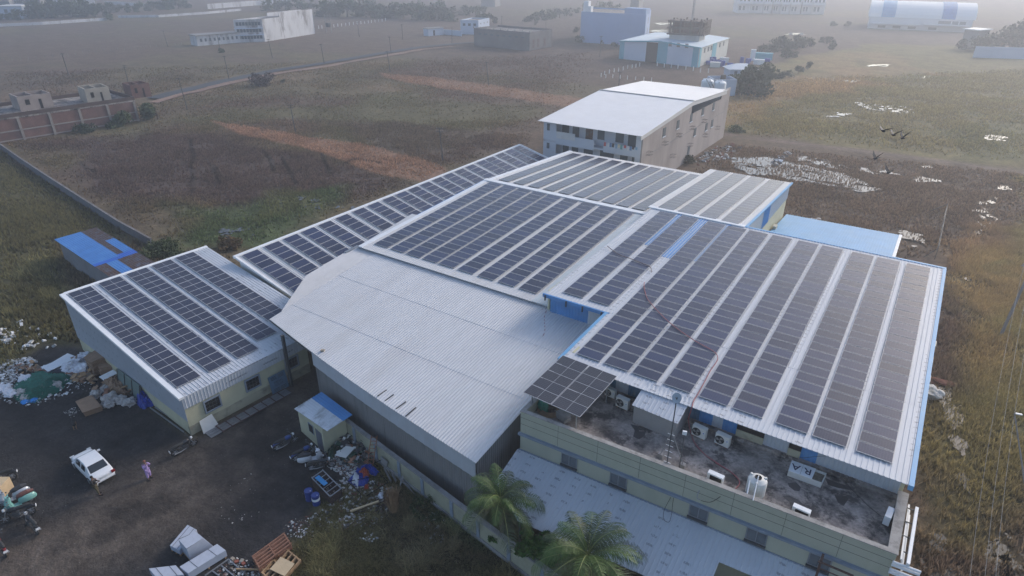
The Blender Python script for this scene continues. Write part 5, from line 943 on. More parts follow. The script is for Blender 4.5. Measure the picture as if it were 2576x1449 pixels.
# 9 top-left town
for k,(x0,x1,y,h,mm) in enumerate([(0,120,120,9,m_cement),(20,250,190,7,m_lb),(130,250,100,9,wt),(250,430,105,10,m_cement),(480,600,60,12,wt),(640,760,60,11,m_cement),(780,860,75,9,wt),(890,960,40,8,wt)]):
    A=T('t11',x0,y); Bc=T('t11',x1,y-2); d,n_,L_=frame_of(A,Bc); t=thing('town_house',tuple(A),['grey','pale blue fronted','white','broad grey','tall white','tall grey','narrow white','tiny white'][k]+' hazy town house among the trees at the top left','house',world=True); mb=MB(); fbox(mb,A,d,n_,0,L_,0,h,-12,0); obj('wall',mb,mm,t); mb=MB(); fbox(mb,A,d,n_,-.4,L_+.4,h+.01,h+.6,-12.4,.4); obj('roof',mb,wt,t); windows(t,A,Bc,[(L_*u,L_*u+2,h*.5,h*.5+2) for u in (.2,.5,.75)],m_slate)
for nm,pts,h,lb in [('boundary_wall',[(2095,92),(2576,55),(2900,40)],3.6,'long pale boundary wall crossing the hazy field at the top, left of centre'),('boundary_wall',[(0,270),(430,250),(800,225),(1090,205)],1.6,'broken whitewashed wall line across the far left field'),('boundary_wall',[(1060,40),(1530,70)],2.2,'thin white kerb wall in the haze above the left tree belt'),('boundary_wall',[(1190,180),(1600,175),(2100,140),(2430,108)],1.5,'low grey wall line behind the tall stained white block')]:
    for a_,b2 in zip(pts[:-1],pts[1:]): pass
    t=thing(nm,tuple(T('t11',*pts[0])),lb,'wall',world=True); mb=MB()
    for a_,b2 in zip(pts[:-1],pts[1:]):
        A=T('t11',*a_);Bc=T('t11',*b2); d,n_,L_=frame_of(A,Bc); fbox(mb,A,d,n_,0,L_,0,h,-.4,0)
    obj('wall_panel',mb,m_wd,t)
# ---------------------------------------------------------------- brick compound at the left
A=T('t11',-700,1560); Bc=T('t11',1480,1200); 
A=T('t11',30,1440); Bc=T('t11',1410,1215)
d,n_,L_=frame_of(A,Bc); A=A-d*40; L_+=40
h=hz(q('t11',1410,1215),q('t11',1365,1010))
t=thing('brick_building',tuple(A+d*40),'long unplastered brick building with pale concrete columns and rooms on its flat roof, left edge','building',world=True)
m_br=mat('weathered_brick',(.165,.09,.078),.95,.2,.6,dirt=(.085,.07,.068),damt=.6,dscale=.4,fine=.15); m_cc=mat('pale_concrete_frame',(.25,.225,.21),.95,.18,.8)
dep_=15
mb=MB(); fbox(mb,A,d,n_,0,L_,0,h-.2,-dep_,0); obj('brick_wall',mb,m_br,t)
mb=MB(); fbox(mb,A,d,n_,0,L_,h-.19,h+.1,-dep_,.1); obj('roof_slab',mb,m_conc,t)
mb=MB(); fbox(mb,A,d,n_,0,L_,h+.11,h+.9,-.3,.0); fbox(mb,A,d,n_,0,L_,h+.11,h+.9,-dep_,-dep_+.3); fbox(mb,A,d,n_,L_-.3,L_,h+.11,h+.9,-dep_+.3,-.3); obj('roof_parapet',mb,mat('mossy_brick',(.085,.06,.055),.95,.2,.8),t)
mb=MB(); 
for k in range(11): u=40-33+ k*7.4; u=L_-.3-k*L_/11.5; fbox(mb,A,d,n_,u-.35,u+.15,0,h-.2,.0,.25)
for z in (h*.42,h*.03): fbox(mb,A,d,n_,0,L_,z,z+.25,.0,.12)
obj('concrete_frame',mb,m_cc,t)
def roofroom(pl,pr,hh,dp,m,lb,open_=False,rm=None):
    a=T('t11',*pl,h); b2=T('t11',*pr,h); dd_,nn,LL=frame_of(a,b2); mb=MB()
    fbox(mb,a,dd_,nn,0,LL,h+.11,h+hh,-.25,0); fbox(mb,a,dd_,nn,0,LL,h+.11,h+hh,-dp,-dp+.25); fbox(mb,a,dd_,nn,0,.25,h+.11,h+hh,-dp+.25,-.25); fbox(mb,a,dd_,nn,LL-.25,LL,h+.11,h+hh,-dp+.25,-.25); fbox(mb,a,dd_,nn,LL*.45,LL*.45+.2,h+.11,h+hh,-dp+.25,-.25); o=obj('roof_room',mb,m,t)
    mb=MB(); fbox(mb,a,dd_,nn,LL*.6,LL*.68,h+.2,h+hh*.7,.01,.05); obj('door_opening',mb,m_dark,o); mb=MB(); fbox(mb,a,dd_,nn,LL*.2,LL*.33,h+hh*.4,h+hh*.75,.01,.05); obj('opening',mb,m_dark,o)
roofroom((215,1125),(550,1080),3.2,6,mat('peeling_pink_plaster',(.30,.25,.23),.95,.15,.6,dirt=(.16,.14,.14),damt=.6,dscale=.4),'')
roofroom((890,1050),(1130,1020),3.4,6,mat('cream_rooftop_wall',(.36,.32,.27),.95,.12,.6,dirt=(.2,.18,.17),damt=.5,dscale=.4),'')
roofroom((1340,1000),(1530,975),3.3,5,m_br,'')
# ---------------------------------------------------------------- field boundary wall, far left
ln=[(0,375),(60,418),(130,465),(220,524),(300,576),(382,622)]
A0=[U(*p) for p in [(-80,330)]+ln]
t=thing('field_wall',tuple(A0[1]),'long low stained field wall running diagonally from the left edge to the blue roofed shed','wall',world=True); mb=MB(); mc=MB()
for a,b_ in zip(A0[:-1],A0[1:]): d,n_,L_=frame_of(a,b_); fbox(mb,a,d,n_,0,L_,0,1.25,-.25,0); fbox(mc,a,d,n_,0,L_,1.251,1.31,-.27,.02)
obj('wall_panel',mb,mat('blackened_wall',(.15,.15,.17),.95,.3,.8,dirt=(.05,.05,.055),damt=.7,dscale=.8),t); obj('coping',mc,mat('dark_coping',(.16,.15,.15),.95,.3,1.),t)
# ---------------------------------------------------------------- blue rusted shed
sA,sB,sC,sD=[Vector((*p,0)) for p in []] if False else [T('t21',545,960,2.95),T('t21',970,838,3.15),T('t21',1556,1190,3.15),T('t21',1115,1342,2.95)]
ext=(sD-sA); ext.z=0; 
t=thing('blue_roof_shed',(sA.x,sA.y,0),'grey walled store with a bright blue roof patched in rusty brown, behind the low building','shed',world=True)
def SP(u,v): # u across (A->B), v along (A->D)
    return sA.lerp(sB,u).lerp(sD.lerp(sC,u),v)
def patch(u0,u1,v0,v1,m,name,dz=0.): 
    mb=MB(); z=Vector((0,0,dz)); a,b_,c,d_=SP(u0,v0)+z,SP(u1,v0)+z,SP(u1,v1)+z,SP(u0,v1)+z; mb.corr(d_,c,b_,a,.28,.03,t=.02); obj(name,mb,m,t)
m_sb=mat('vivid_blue_roof_sheet',(.055,.22,.56),.5,.12,.8,dirt=(.11,.27,.48),damt=.5,dscale=.8); m_db=mat('deep_blue_roof_sheet',(.02,.13,.55),.5,.08,.8)
rus=mat('rust_brown_sheet',(.085,.05,.042),.9,.2,3.,dirt=(.14,.24,.36),damt=.6,dscale=1.3)
patch(0,.62,0,.74,m_sb,'blue_roof_sheet'); patch(.62,1,0,.33,rus,'rusty_roof_sheet'); patch(.62,.78,.33,.66,rus,'rusty_roof_sheet'); patch(.78,1,.33,.66,m_sb,'blue_roof_sheet'); patch(.62,1,.66,.74,m_db,'deep_blue_roof_sheet',.01)
patch(0,.25,.74,1,rus,'rusty_roof_sheet'); patch(.25,.5,.74,1,m_sb,'blue_roof_sheet'); patch(.5,1,.74,1,rus,'rusty_roof_sheet'); patch(0,.62,.70,.745,m_db,'deep_blue_roof_sheet',.035)
mb=MB(); P4=[SP(.04,.05),SP(.93,.03),SP(.95,1.),SP(.04,1.)]
P4=[Vector((p.x,p.y,0)) for p in P4]; cen=sum(P4,Vector())/4
for a,b_ in zip(P4,P4[1:]+P4[:1]):
    d=(b_-a).normalized(); nn=Vector((-d.y,d.x,0)); nn=nn if nn.dot(cen-a)>0 else -nn; mb.prism([(p.x,p.y) for p in (a,b_,b_+nn*.2,a+nn*.2)],0,2.85)
obj('wall',mb,mat('grey_block_wall',(.20,.20,.22),.95,.12,.6,dirt=(.12,.12,.125),damt=.5,dscale=.5),t)
# ================================================================ POLES, WIRES, FENCE POSTS
def pole(px,py,h,lean=(0,0),label='',cross=1,m=m_steel,r=.11,w_=1.3,name='utility_pole',g=None):
    p=U(px,py); t=thing(name,tuple(p),label,'utility pole',g); top=Vector((lean[0],lean[1],h)); mb=MB(); mb.tube([(0,0,-.2),top],[r*1.3,r*.8],6); obj('pole',mb,m,t)
    for k in range(cross):
        z=.97-.09*k; c=top*z; mb=MB(); a=Vector((RX.x,RX.y,0))*(w_/2); mb.beam(c-a,c+a,.09,.09); obj('crossarm',mb,m,t); mb=MB()
        for s in (-1,0,1): mb.cyl(c+a*(s*.9)+Vector((0,0,.05)),.05,.22,6)
        obj('insulator',mb,m_cement,t)
    return t,p+top
PG='thin utility poles across the brown field'
plist=[(744,335,6.3,(-.7,.2),'dark utility pole with a forked top in the open field left of the long shed'),(1114,404,6.4,(-.5,0),'dark utility pole with two crossarms just beyond the ridge of the long solar shed'),(982,182,7,(-1.1,.3),'leaning pole by a low mound beside the asphalt road'),(816,161,7,(-.7,0),'pole on the far edge of the asphalt road, left of the leaning pole'),(686,146,7.,(-1.,0),'leaning pole between the road and the tall stained white block'),(984,134,6.5,(-.3,0),'pole on the field just beyond the middle of the asphalt road'),(904,93,7,(-.3,0),'slim pole far off between the tall stained block and the tree belt'),(1013,100,7,(.1,0),'slim upright pole far off in front of the tree belt'),(1137,110,7,(.3,0),'slanting pole at the far end of the asphalt road by the dark block'),(1230,215,7,(-1.1,.2),'leaning pole in the bare field below the dark long block'),(472,277,8,(-.9,0),'pole beside the road just right of the brick building'),(577,202,7.5,(-.4,0),'pole at the road bend right of the brick building'),(326,220,6.5,(0,0),'pole with a wide cluster at its top behind the brick building rooms'),(173,190,7,(-.2,0),'faint pole far behind the brick building'),(422,117,6.5,(-.8,0),'leaning pole in the far field left of the long white wing'),(555,130,6.8,(-.3,0),'slim pole directly in front of the long white wing'),(1509,143,8,(0,0),'grey pole in front of the blue building and turquoise shed'),(1262,75,7,(0,0),'slim pole behind the dark long block'),(1373,78,7,(0,0),'faint pole in the haze left of the blue building'),(1556,223,5,(0,0),'short dark pole just behind the far white sheet roof')]
for k,(x,y,h,ln_,lb) in enumerate(plist): pole(x,y,h,ln_,lb,2 if k in(0,1,12) else 1,g=PG)
t=thing('transformer_frame',tuple(T('t12',735,330)),'two legged transformer frame beside the row of white posts, right of the tall stained block','transformer'); mb=MB(); mb.beam((-2,0,0),(-2,0,9),.3,.3); mb.beam((2,0,0),(2,0,9),.3,.3); mb.beam((-2.2,0,8.6),(2.2,0,8.6),.25,.25); mb.beam((-2,0,6),(2,0,6),.2,.2); obj('frame',mb,m_cement,t); mb=MB(); mb.box((0,0,3.8),(2.,1.4,2.)); obj('transformer',mb,m_steel,t)
# power line at the right
hpx=[(2509,832,8.6,(2.4,0)),(2548,1075,3.2,(0,0)),(2531,1010,2.6,(0,0))]
t1_,tp1=pole(2516,846,8.4,(.3,.6),'grey lattice topped power pole standing in the marsh near the right edge',1,m_cement,.14,2.2)
tp=tp1; far_=Vector(U(2440,160,10)); 
t=thing('power_line',tuple(tp),'three thin power wires sweeping from the marsh pole down to the lower right corner','power line',world=True)
near=[U(2440,1449,6.),U(2478,1449,6.),U(2505,1449,6.)]
for k in range(3):
    mb=MB(); s=tp+Vector((RX.x,RX.y,0))*(.9*(k-1)); e=near[k]; pts=[s.lerp(e,f)-Vector((0,0,1.6*4*f*(1-f))) for f in np.linspace(0,1,14)]; mb.tube(pts,.010,4); obj('wire',mb,m_galv,t)
for (x,y,h,lb) in [(2546,1046,5.,'street lamp pole leaning at the right edge, cut by the frame')]:
    p=U(2590,1300); t=thing('street_lamp',tuple(p),lb,'street lamp'); mb=MB(); q0=U(2552,1040,6.5)-p; mb.tube([(0,0,0),q0],[.07,.04],8); obj('pole',mb,m_cement,t); mb=MB(); mb.box(tuple(q0+Vector((.25,.0,.05))),(.4,.14,.08),.2); obj('lamp_head',mb,m_white,t)
# rusty crossarm pole in front of the office, bottom right
b0=T('t44',505,1560,2.0); tpx=T('t44',552,1245,6.4)
t=thing('iron_pole',(tpx.x,tpx.y,0),'rusty square iron pole with one long slanting crossarm in front of the last office window','utility pole',world=True)
mb=MB(); mb.beam((tpx.x,tpx.y,0),(tpx.x,tpx.y,6.5),.13,.13); obj('pole',mb,mat('rusty_iron',(.10,.055,.045),.85,.25,4),t)
a=T('t44',505,1300,6.1); b_=T('t44',860,1449,6.0); mb=MB(); mb.beam(a,b_,.10,.08); mb.beam(a+Vector((.15,-.2,-.25)),b_+Vector((.15,-.2,-.25)),.05,.05); obj('crossarm',mb,mat('rusty_iron',(0,0,0)),t)
# white posts in the fields
def posts(name,px,label,h=1.5,w_=.16,m=m_white,g=None):
    h*=.55; w_*=.7
    for k,(x,y) in enumerate(sorted(px)):
        p=U(x,y); mb=MB(); mb.box((0,0,h/2),(w_,w_,h)); mb.box((0,0,h-.1),(w_*1.15,w_*1.15,.06)); o=obj(name,mb,m); o.location=p; setp(o,ORD[k]+' '+label,'post',g)
V_=lambda ww,L__: [q(ww,a,b_) for a,b_ in L__]
posts('boundary_post',V_('t13',[(895,775),(930,755),(978,740),(1026,728),(1071,722),(1117,708),(1162,692),(1207,688),(1245,680),(1283,668)]),'short white post from the left in the slanting row before the turquoise shed',2.4,.3,g='slanting row of white plot posts')
posts('boundary_post',V_('t13',[(942,785),(1013,785),(1087,792),(1160,800),(1242,805),(1325,812),(1402,820)]),'white post from the left in the front row just behind the far white roof',2.2,.26,g='front row of white plot posts')
posts('boundary_post',V_('t13',[(1460,665),(1530,680),(1599,685),(1668,690),(1747,702),(1822,715),(1894,728),(1974,733)]),'white post from the left in the row along the turquoise shed',2.8,.3,g='white posts before the turquoise shed')
posts('boundary_post',V_('t12',[(632,290),(665,288),(785,275),(825,268),(863,266),(905,262),(942,256),(981,250),(1019,246),(1057,244),(1094,240),(1130,234),(1163,230),(1198,226),(1235,222),(1270,216),(1304,212)]),'white post from the left in the distant line below the central tree belt',3.0,.35,g='distant white posts')
posts('boundary_post',V_('t11',[(40,612),(122,610),(210,605),(290,600),(370,590),(450,580),(530,575),(612,570),(690,567),(765,560),(835,540),(905,535),(975,525),(1045,515),(1115,515),(1185,505),(1255,505),(1322,500),(1388,495),(1453,490),(1515,480),(1580,475),(1640,470),(1765,455),(1828,450)]),'thin post from the left in the faint row crossing the left field',1.9,.14,m_cement,g='thin posts across the left field')
posts('fence_post',V_('t24',[(298,430),(490,455),(683,500),(888,500),(1090,575),(1310,605),(1525,625)]),'thin grey fence post from the left behind the flooded ground',2.2,.1,m_steel,g='fence posts behind the scrubby plot')
t=thing('chain_fence',tuple(T('t24',1680,1160)),'dark leaning fence panels along the narrow path at the right of the scrubby plot','fence',world=True)
fp=[T('t24',*p) for p in [(1775,700),(1745,850),(1720,960),(1700,1060),(1675,1160)]]; mb=MB()
for p in fp: mb.beam(p,p+Vector((0,0,2.)),.08,.08)
obj('fence_post',mb,m_steel,t); mb=MB()
for a,b_ in zip(fp[:-1],fp[1:]):
    for z in (.5,1.,1.5,1.95): mb.beam(a+Vector((0,0,z)),b_+Vector((0,0,z)),.03,.03)
obj('wire',mb,m_steel,t); mb=MB(); mb.beam(fp[0]+Vector((0,0,1.6)),T('t24',1600,690),.07,.07); mb.beam(fp[-1]+Vector((0,0,1.6)),T('t24',1560,1140),.07,.07); obj('brace',mb,m_steel,t)
for x,y,lb in [(2075,905,'pale leaning concrete post on the path by the marsh'),]: pass
# ================================================================ TREES AND BUSHES
def leafmat(name,c): 
    return mat(name,c,.75,.35,1.2,fine=.3,spec=.2)
lf_d=leafmat('dark_foliage',(.045,.06,.032)); lf_m=leafmat('green_foliage',(.065,.085,.035)); lf_o=leafmat('dusty_foliage',(.085,.085,.055)); bark=mat('bark',(.12,.09,.065),.95,.25,4)
def foliage(cents,n,size,seed,droop=0):
    r=np.random.default_rng(seed); cents=np.array(cents); k=r.integers(0,len(cents),n); c=cents[k]; v=r.normal(size=(n,3)); v/=np.linalg.norm(v,axis=1)[:,None]; rad=r.random(n)**.45
    P=c[:,:3]+v*(rad*1.)[:,None]*c[:,3:4]*np.array([1,1,.75]); 
    P[:,2]=np.maximum(P[:,2],.05)
    a=r.normal(size=(n,3)); a/=np.linalg.norm(a,axis=1)[:,None]; b_=np.cross(a,r.normal(size=(n,3))); b_/=np.linalg.norm(b_,axis=1)[:,None]; s=size*(.5+r.random(n))[:,None]
    V=np.stack([P-a*s,P+b_*s*.6,P+a*s,P-b_*s*.6],1).reshape(-1,3); return V,np.arange(n*4).reshape(-1,4)
def tree(name,base,rad,h,label,m=lf_d,n=900,size=.4,seed=1,lobes=7,trunk=True,group=None,cat='tree',low=.25):
    r=random.Random(seed); t=thing(name,tuple(base),label,cat,group)
    cs=[]
    for k in range(lobes):
        a=r.random()*6.28; d=rad*.62*math.sqrt(r.random()); rr_=rad*r.uniform(.3,.55); z=h*(low+(1-low)*r.random()*.8); cs.append((math.cos(a)*d,math.sin(a)*d,min(z,h-rr_*.6),rr_))
    V,F=foliage(cs,n,size,seed); npmesh('crown',V,F,m,parent=t)
    mb=MB(); mb.tube([(0,0,-.2),(r.uniform(-.2,.2)*rad*.3,0,h*.3),(0,0,h*.55)],[rad*.07+.03,rad*.05+.03,rad*.02+.02],6)
    for c in cs[:4]: mb.tube([(0,0,h*.25),(c[0]*.6,c[1]*.6,c[2]*.8)],[rad*.035+.02,.02],5)
    obj('trunk',mb,bark,t); return t
# belts of far trees (each a tree)
def at(ww,a,b_): return T(ww,a,b_)
bel=[('t11',[(300,185,70),(390,190,80),(480,180,85),(560,182,90),(640,170,85),(720,178,80),(800,172,80),(880,165,85),(960,170,70),(1040,165,60),(1110,120,45),(90,200,35),(150,205,50),(10,205,30)],'dark tree from the left in the belt before the hazy town'),
('t11',[(1120,205,30),(1190,120,40),(1280,125,45),(1400,120,50),(1500,110,50),(1600,100,50),(1700,95,60),(1800,88,60),(1880,80,45)],'hazy bush from the left in the line behind the tall stained block'),
('t12',[(120,110,60),(230,100,60),(340,100,60),(450,90,60),(540,80,50),(660,160,70),(740,160,90),(830,165,90),(920,170,95),(1010,170,90),(1110,175,90),(1200,180,85),(1290,180,85),(1390,180,85),(1480,185,85),(1570,195,80),(1660,200,85),(1750,205,85),(1840,200,90),(1930,205,75),(1990,215,50),(1830,110,70),(1150,110,60),(1600,110,60),(1700,140,60)],'bushy grey green tree from the left in the central tree belt'),
('t12',[(2060,150,40),(2130,155,60),(2210,150,55),(2280,135,40)],'bush from the left in the clump below the faint grey block'),
('t12',[(2230,235,50),(2310,235,60),(2390,235,45)],'round bush from the left behind the small pale blue house'),
('t13',[(150,220,40),(230,215,55),(320,205,60),(400,195,55),(480,180,55),(550,165,45),(640,130,35),(760,130,60),(860,130,60),(960,128,60),(1060,125,50),(240,250,20),(1010,215,40),(1300,180,35),(640,325,35)],'low bush from the left in the hazy field around the blue building'),
('t13',[(690,425,40),(760,425,45),(910,440,25),(1030,480,35)],'green bush from the left at the foot of the blue building'),
('t14',[(30,520,60),(110,510,75),(190,500,80),(270,490,80),(340,480,70),(420,470,50),(170,590,55),(250,580,40),(-40,540,60)],'dark green tree from the left in the thicket above the yellow marsh'),
('t14',[(560,430,40),(620,445,40),(640,500,35),(400,700,45),(300,740,45),(120,790,50),(210,780,40),(40,800,40)],'dark scrubby bush from the left at the yellow marsh edge'),
('t14',[(2120,520,70),(2220,515,80),(2330,510,90),(2430,500,110),(2530,490,130),(2620,480,130),(1960,500,50)],'large dark tree from the left behind the pale right boundary wall'),
('t14',[(660,265,30),(800,262,30),(1180,285,25),(1290,290,25),(1640,300,25)],'faint bush from the left before the arched white warehouse')]
sd=100
for ww,L__,lb in bel:
    for k,(a,b_,rz) in enumerate(sorted(L__)):
        sd+=1; p=at(ww,a,b_); px=q(ww,a,b_); dist=(p-Vector((0,0,CAMH))).length; rad=rz/4.*dist/FPX*1.25
        rad=max(1.2,min(rad,16)); tree('bush' if 'bush' in lb else 'tree',p,rad,rad*1.25,ORD[k]+' '+lb,[lf_d,lf_m,lf_o][sd%3 if 'dark' not in lb else 0],int(420 if dist>150 else 800),rad*.11,sd,lobes=8,group=lb.replace(' from the left',''),cat='bush' if 'bush' in lb else 'tree',low=.1)
# nearer individual bushes
near_b=[(('t13',2380,960),6.5,8.5,'big dark green tree right of the far white roof tanks',lf_d,2600,.45,'tree'),(('t13',2250,900),4,6,'green tree between the white tanks and the hip roofed house',lf_m,1500,.4,'tree'),(('t13',2470,850),5.5,7,'bushy green tree behind the big dark tree, by the drums',lf_m,1800,.45,'tree'),(('t12',60,860),5.,4.2,'wide leafless grey thicket beside the asphalt road',leafmat('grey_twigs',(.10,.075,.07)),1600,.28,'bush'),(('t12',270,835),.9,1.2,'tiny dark bush right of the grey thicket',lf_d,250,.18,'bush'),(('t11',880,1330),3.4,1.8,'low creeper bush at the foot of the brick building',lf_d,900,.25,'bush'),(('t11',1170,1270),4.2,3.,'green bush against the brick wall below the second roof room',lf_m,1300,.28,'bush'),(('t11',1590,1200),3.8,4.,'dense green bush at the right end of the brick building',lf_m,1400,.28,'bush'),(('t11',2225,530),2.0,1.8,'small round bush at the foot of a pole before the white wing',lf_m,300,.3,'bush'),
(('t21',1600,1120),3.4,1.7,'spreading green bush between the blue roofed shed and the low building',lf_m,3000,.16,'bush'),(('t21',1750,1140),2.4,1.4,'low green bush tucked behind the low building roof corner',lf_m,1500,.15,'bush'),(('t21',2280,1050),2.2,1.7,'brown dry bush between the low building and the long shed',leafmat('dry_foliage',(.13,.085,.04)),1400,.15,'bush'),(('t23',1790,200),1.6,1.6,'dark bush at the rear corner of the apartment building',lf_d,500,.15,'bush'),(('t13',2260,1330),2.2,1.5,'small green bush by the far corner of the grey render wall',lf_m,500,.2,'bush'),
(('t13',1130,570),1.6,4.5,'young tree at the left end of the turquoise shed',lf_m,260,.4,'tree'),(('t13',1205,575),1.5,4.5,'second young tree along the turquoise shed front',lf_m,240,.4,'tree'),(('t13',1270,580),1.5,4.,'third young tree just left of the big dark doorway',lf_m,240,.4,'tree'),(('t13',1600,615),1.5,4,'young tree between the dark doorway and the shed corner',lf_m,240,.4,'tree'),(('t13',1705,640),1.3,3.5,'young tree nearest the right corner of the turquoise shed',lf_m,220,.4,'tree')]
for (p,rad,h,lb,m,n_,s_,c_) in near_b: sd+=1; tree('tree' if c_=='tree' else 'bush',T(*p),rad,h,lb,m,n_,s_,sd,cat=c_,low=.12)
# dry grass tussock by the junk, leafy mango shrub between the palms, small plants
def tuft(name,base,n,h,spread,m,label,seed,w_=.02):
    r=random.Random(seed); t=thing(name,tuple(base),label,'plant'); mb=MB()
    for k in range(n):
        a=r.random()*6.28; s=spread*r.random(); z=h*r.uniform(.55,1.1); p=Vector((math.cos(a)*s*.35,math.sin(a)*s*.35,0)); e=Vector((math.cos(a)*s,math.sin(a)*s,z)); m_=p.lerp(e,.5)+Vector((0,0,z*.18)); d=Vector((-math.sin(a),math.cos(a),0))*w_; mb.add([p-d,p+d,m_+d,m_-d,e],[(0,1,2,3),(3,2,4)])
    obj('stalks',mb,m,t); return t
m_straw=mat('dry_straw',(.34,.22,.13),.9,.3,5)
tuft('dry_tussock',T('t42',1385,800),420,2.1,.8,m_straw,'tall dry straw coloured tussock between the junk heap and the compound wall',5,.018)
tree('leafy_shrub',T('t43',250,1420,0)+Vector((0,-.4,0)),1.5,4.0,'bright green mango like shrub standing between the two coconut palms',leafmat('mango_leaf',(.05,.11,.025)),2600,.13,77,lobes=11,cat='shrub',low=.35)
tree('leafy_shrub',Vector(T('t42',2420,1180)),.7,1.7,'small green sapling against the compound wall left of the palms',leafmat('mango_leaf',(0,0,0)),420,.10,78,lobes=6,cat='shrub',low=.25)
b_=T('t43',1800,1420,3.3); tree('leafy_shrub',(b_.x,b_.y-.3,0),.75,3.6,'light green shrub tip poking up at the bottom edge before the stamped lean-to roof',leafmat('pale_leaf',(.11,.19,.05)),700,.10,79,lobes=6,cat='shrub',low=.6)
for k,(p,rad,h) in enumerate([((1700,720),.9,.8),((1620,780),.6,.5),((1830,860),.8,.5),((1640,880),.6,.5)]):
    tree('weed_bush',T('t42',*p),rad,h,['dark green weed bush right of the dry tussock','small weed bush beside the dry tussock','low weed bush at the wall foot','low weed bush below the dry tussock'][k],lf_m,500,.07,300+k,cat='bush',low=.1)
# coconut palms
m_frond=mat('palm_leaflet',(.07,.12,.025),.55,.3,1.5,spec=.4); m_frond2=mat('palm_leaflet_dull',(.055,.075,.03),.6,.3,1.5); m_rib=mat('palm_midrib',(.22,.24,.08),.6,.2,3)
def frond(az,el,L_,seed,curl=1.):
    r=random.Random(seed); pts=[]; d=Vector((math.cos(az),math.sin(az),0)); n=16; p=Vector((0,0,0)); e=el
    for k in range(n+1):
        pts.append(p.copy()); p=p+(d*math.cos(e)+Vector((0,0,math.sin(e))))*(L_/n); e-=curl*(.05+.13*k/n)
    ribs=MB(); ribs.tube(pts,[.035*(1-k/n*.85) for k in range(n+1)],4)
    lv=MB(); side=Vector((-d.y,d.x,0)); tw=r.uniform(-.5,.5)
    NL=38
    for k in range(NL):
        f=.10+.9*k/NL; i_=min(int(f*n),n-1); u=f*n-i_; b0=pts[i_].lerp(pts[i_+1],u); tan=(pts[i_+1]-pts[i_]).normalized(); ll=L_*.27*math.sin(math.pi*min(1,(f*.86+.12)))**.7
        for s in (-1,1):
            sd_=(side*s*math.cos(tw)+Vector((0,0,1))*math.sin(tw)*s).normalized(); dr=(sd_*.85+tan*.55+Vector((0,0,r.uniform(-.28,.12)))).normalized(); tip=b0+dr*ll+Vector((0,0,-ll*r.uniform(.25,.75))); mid=b0+dr*ll*.5+Vector((0,0,-.02)); w_=tan*.020
            lv.add([b0-w_,b0+w_,mid+w_*1.1,mid-w_*1.1,tip],[(0,1,2,3),(3,2,4)])
    return ribs,lv
def palm(base,h,label,n,L_,seed,offs=0.):
    t=thing('coconut_palm',tuple(base),label,'palm tree'); r=random.Random(seed)
    mb=MB(); mb.tube([(0,0,-.2),(.1,0,h*.4),(0,.05,h)],[.24,.17,.15],10); obj('trunk',mb,bark,t)
    for k in range(n):
        az=k*2.39996+offs; f=k/n; el=1.25-1.25*f+r.uniform(-.15,.15); rb,lv=frond(az,el,L_*(.7+.3*f)*r.uniform(.85,1.1),seed*100+k)
        up=Vector((0,0,h)); rb.v=[tuple(Vector(v)+up) for v in rb.v]; lv.v=[tuple(Vector(v)+up) for v in lv.v]
        o=obj('frond',lv,m_frond if k%3 else m_frond2,t); obj('midrib',rb,m_rib,o)
    return t
c=T('t42',2490,660,4.6); palm((c.x,c.y-.3,0),4.6,'left coconut palm whose fronds reach over the compound wall and lean-to roof',22,3.55,5)
c=T('t43',800,1190,4.9); palm((c.x,min(c.y,23.9),0),4.9,'larger coconut palm at the bottom centre spreading over the stamped lean-to roof',26,4.3,6,.7)
# ================================================================ TERRACE THINGS
def ac_unit(loc,rz,label,group='air conditioner units on the terrace',m=None,back=False,s=1.):
    t=thing('ac_outdoor_unit',loc,label,'air conditioner',group,rz); W,D,H_=.95*s,.36*s,.78*s; m=m or m_plastic
    mb=MB(); mb.box((0,0,H_/2+.08),(W,D,H_)); mb.box((0,0,H_+.085),(W*1.01,D*1.03,.03)); obj('casing',mb,m,t)
    mb=MB(); c=(-W*.16,-D/2-.01,H_/2+.08)
    n=20; R_o=H_*.40; vs=[(c[0]+math.cos(6.283*k/n)*R_o,c[1],c[2]+math.sin(6.283*k/n)*R_o) for k in range(n)]; mb.add(vs,[tuple(range(n))]); vs=[(v[0],c[1]+.012,v[2]) for v in vs]; mb.add(vs,[tuple(range(n))[::-1]]); obj('fan_recess',mb,m_dark,t)
    mb=MB()
    for k in range(3):
        a=k*2.094+.4; mb.add([(c[0],c[1]-.012,c[2]),(c[0]+math.cos(a)*R_o*.85,c[1]-.012,c[2]+math.sin(a)*R_o*.85),(c[0]+math.cos(a+.9)*R_o*.85,c[1]-.016,c[2]+math.sin(a+.9)*R_o*.85),(c[0]+math.cos(a+1.2)*R_o*.4,c[1]-.014,c[2]+math.sin(a+1.2)*R_o*.4)],[(0,1,2,3)])
    obj('fan_blade',mb,m_cement,t); mb=MB()
    for rr_ in (.95,.62,.3):
        pts=[(c[0]+math.cos(6.283*k/16)*R_o*rr_,c[1]-.022,c[2]+math.sin(6.283*k/16)*R_o*rr_) for k in range(17)]; mb.tube(pts,.008,4,cap=False)
    obj('fan_grille',mb,m_steel,t)
    mb=MB(); mb.box((W*.36,-D/2-.004,H_*.72),(W*.13,.006,H_*.2)); obj('badge',mb,m_white,t); mb=MB(); mb.box((W*.36,-D/2-.010,H_*.72),(W*.07,.006,H_*.11)); obj('logo_mark',mb,mat('badge_blue',(.02,.06,.3),.5,.05,5),t)
    mb=MB(); mb.box((-W*.35,0,.04),(.08,D*1.1,.08)); mb.box((W*.35,0,.04),(.08,D*1.1,.08)); obj('foot_rail',mb,m_woodd,t)
    return t
Tz=ZT
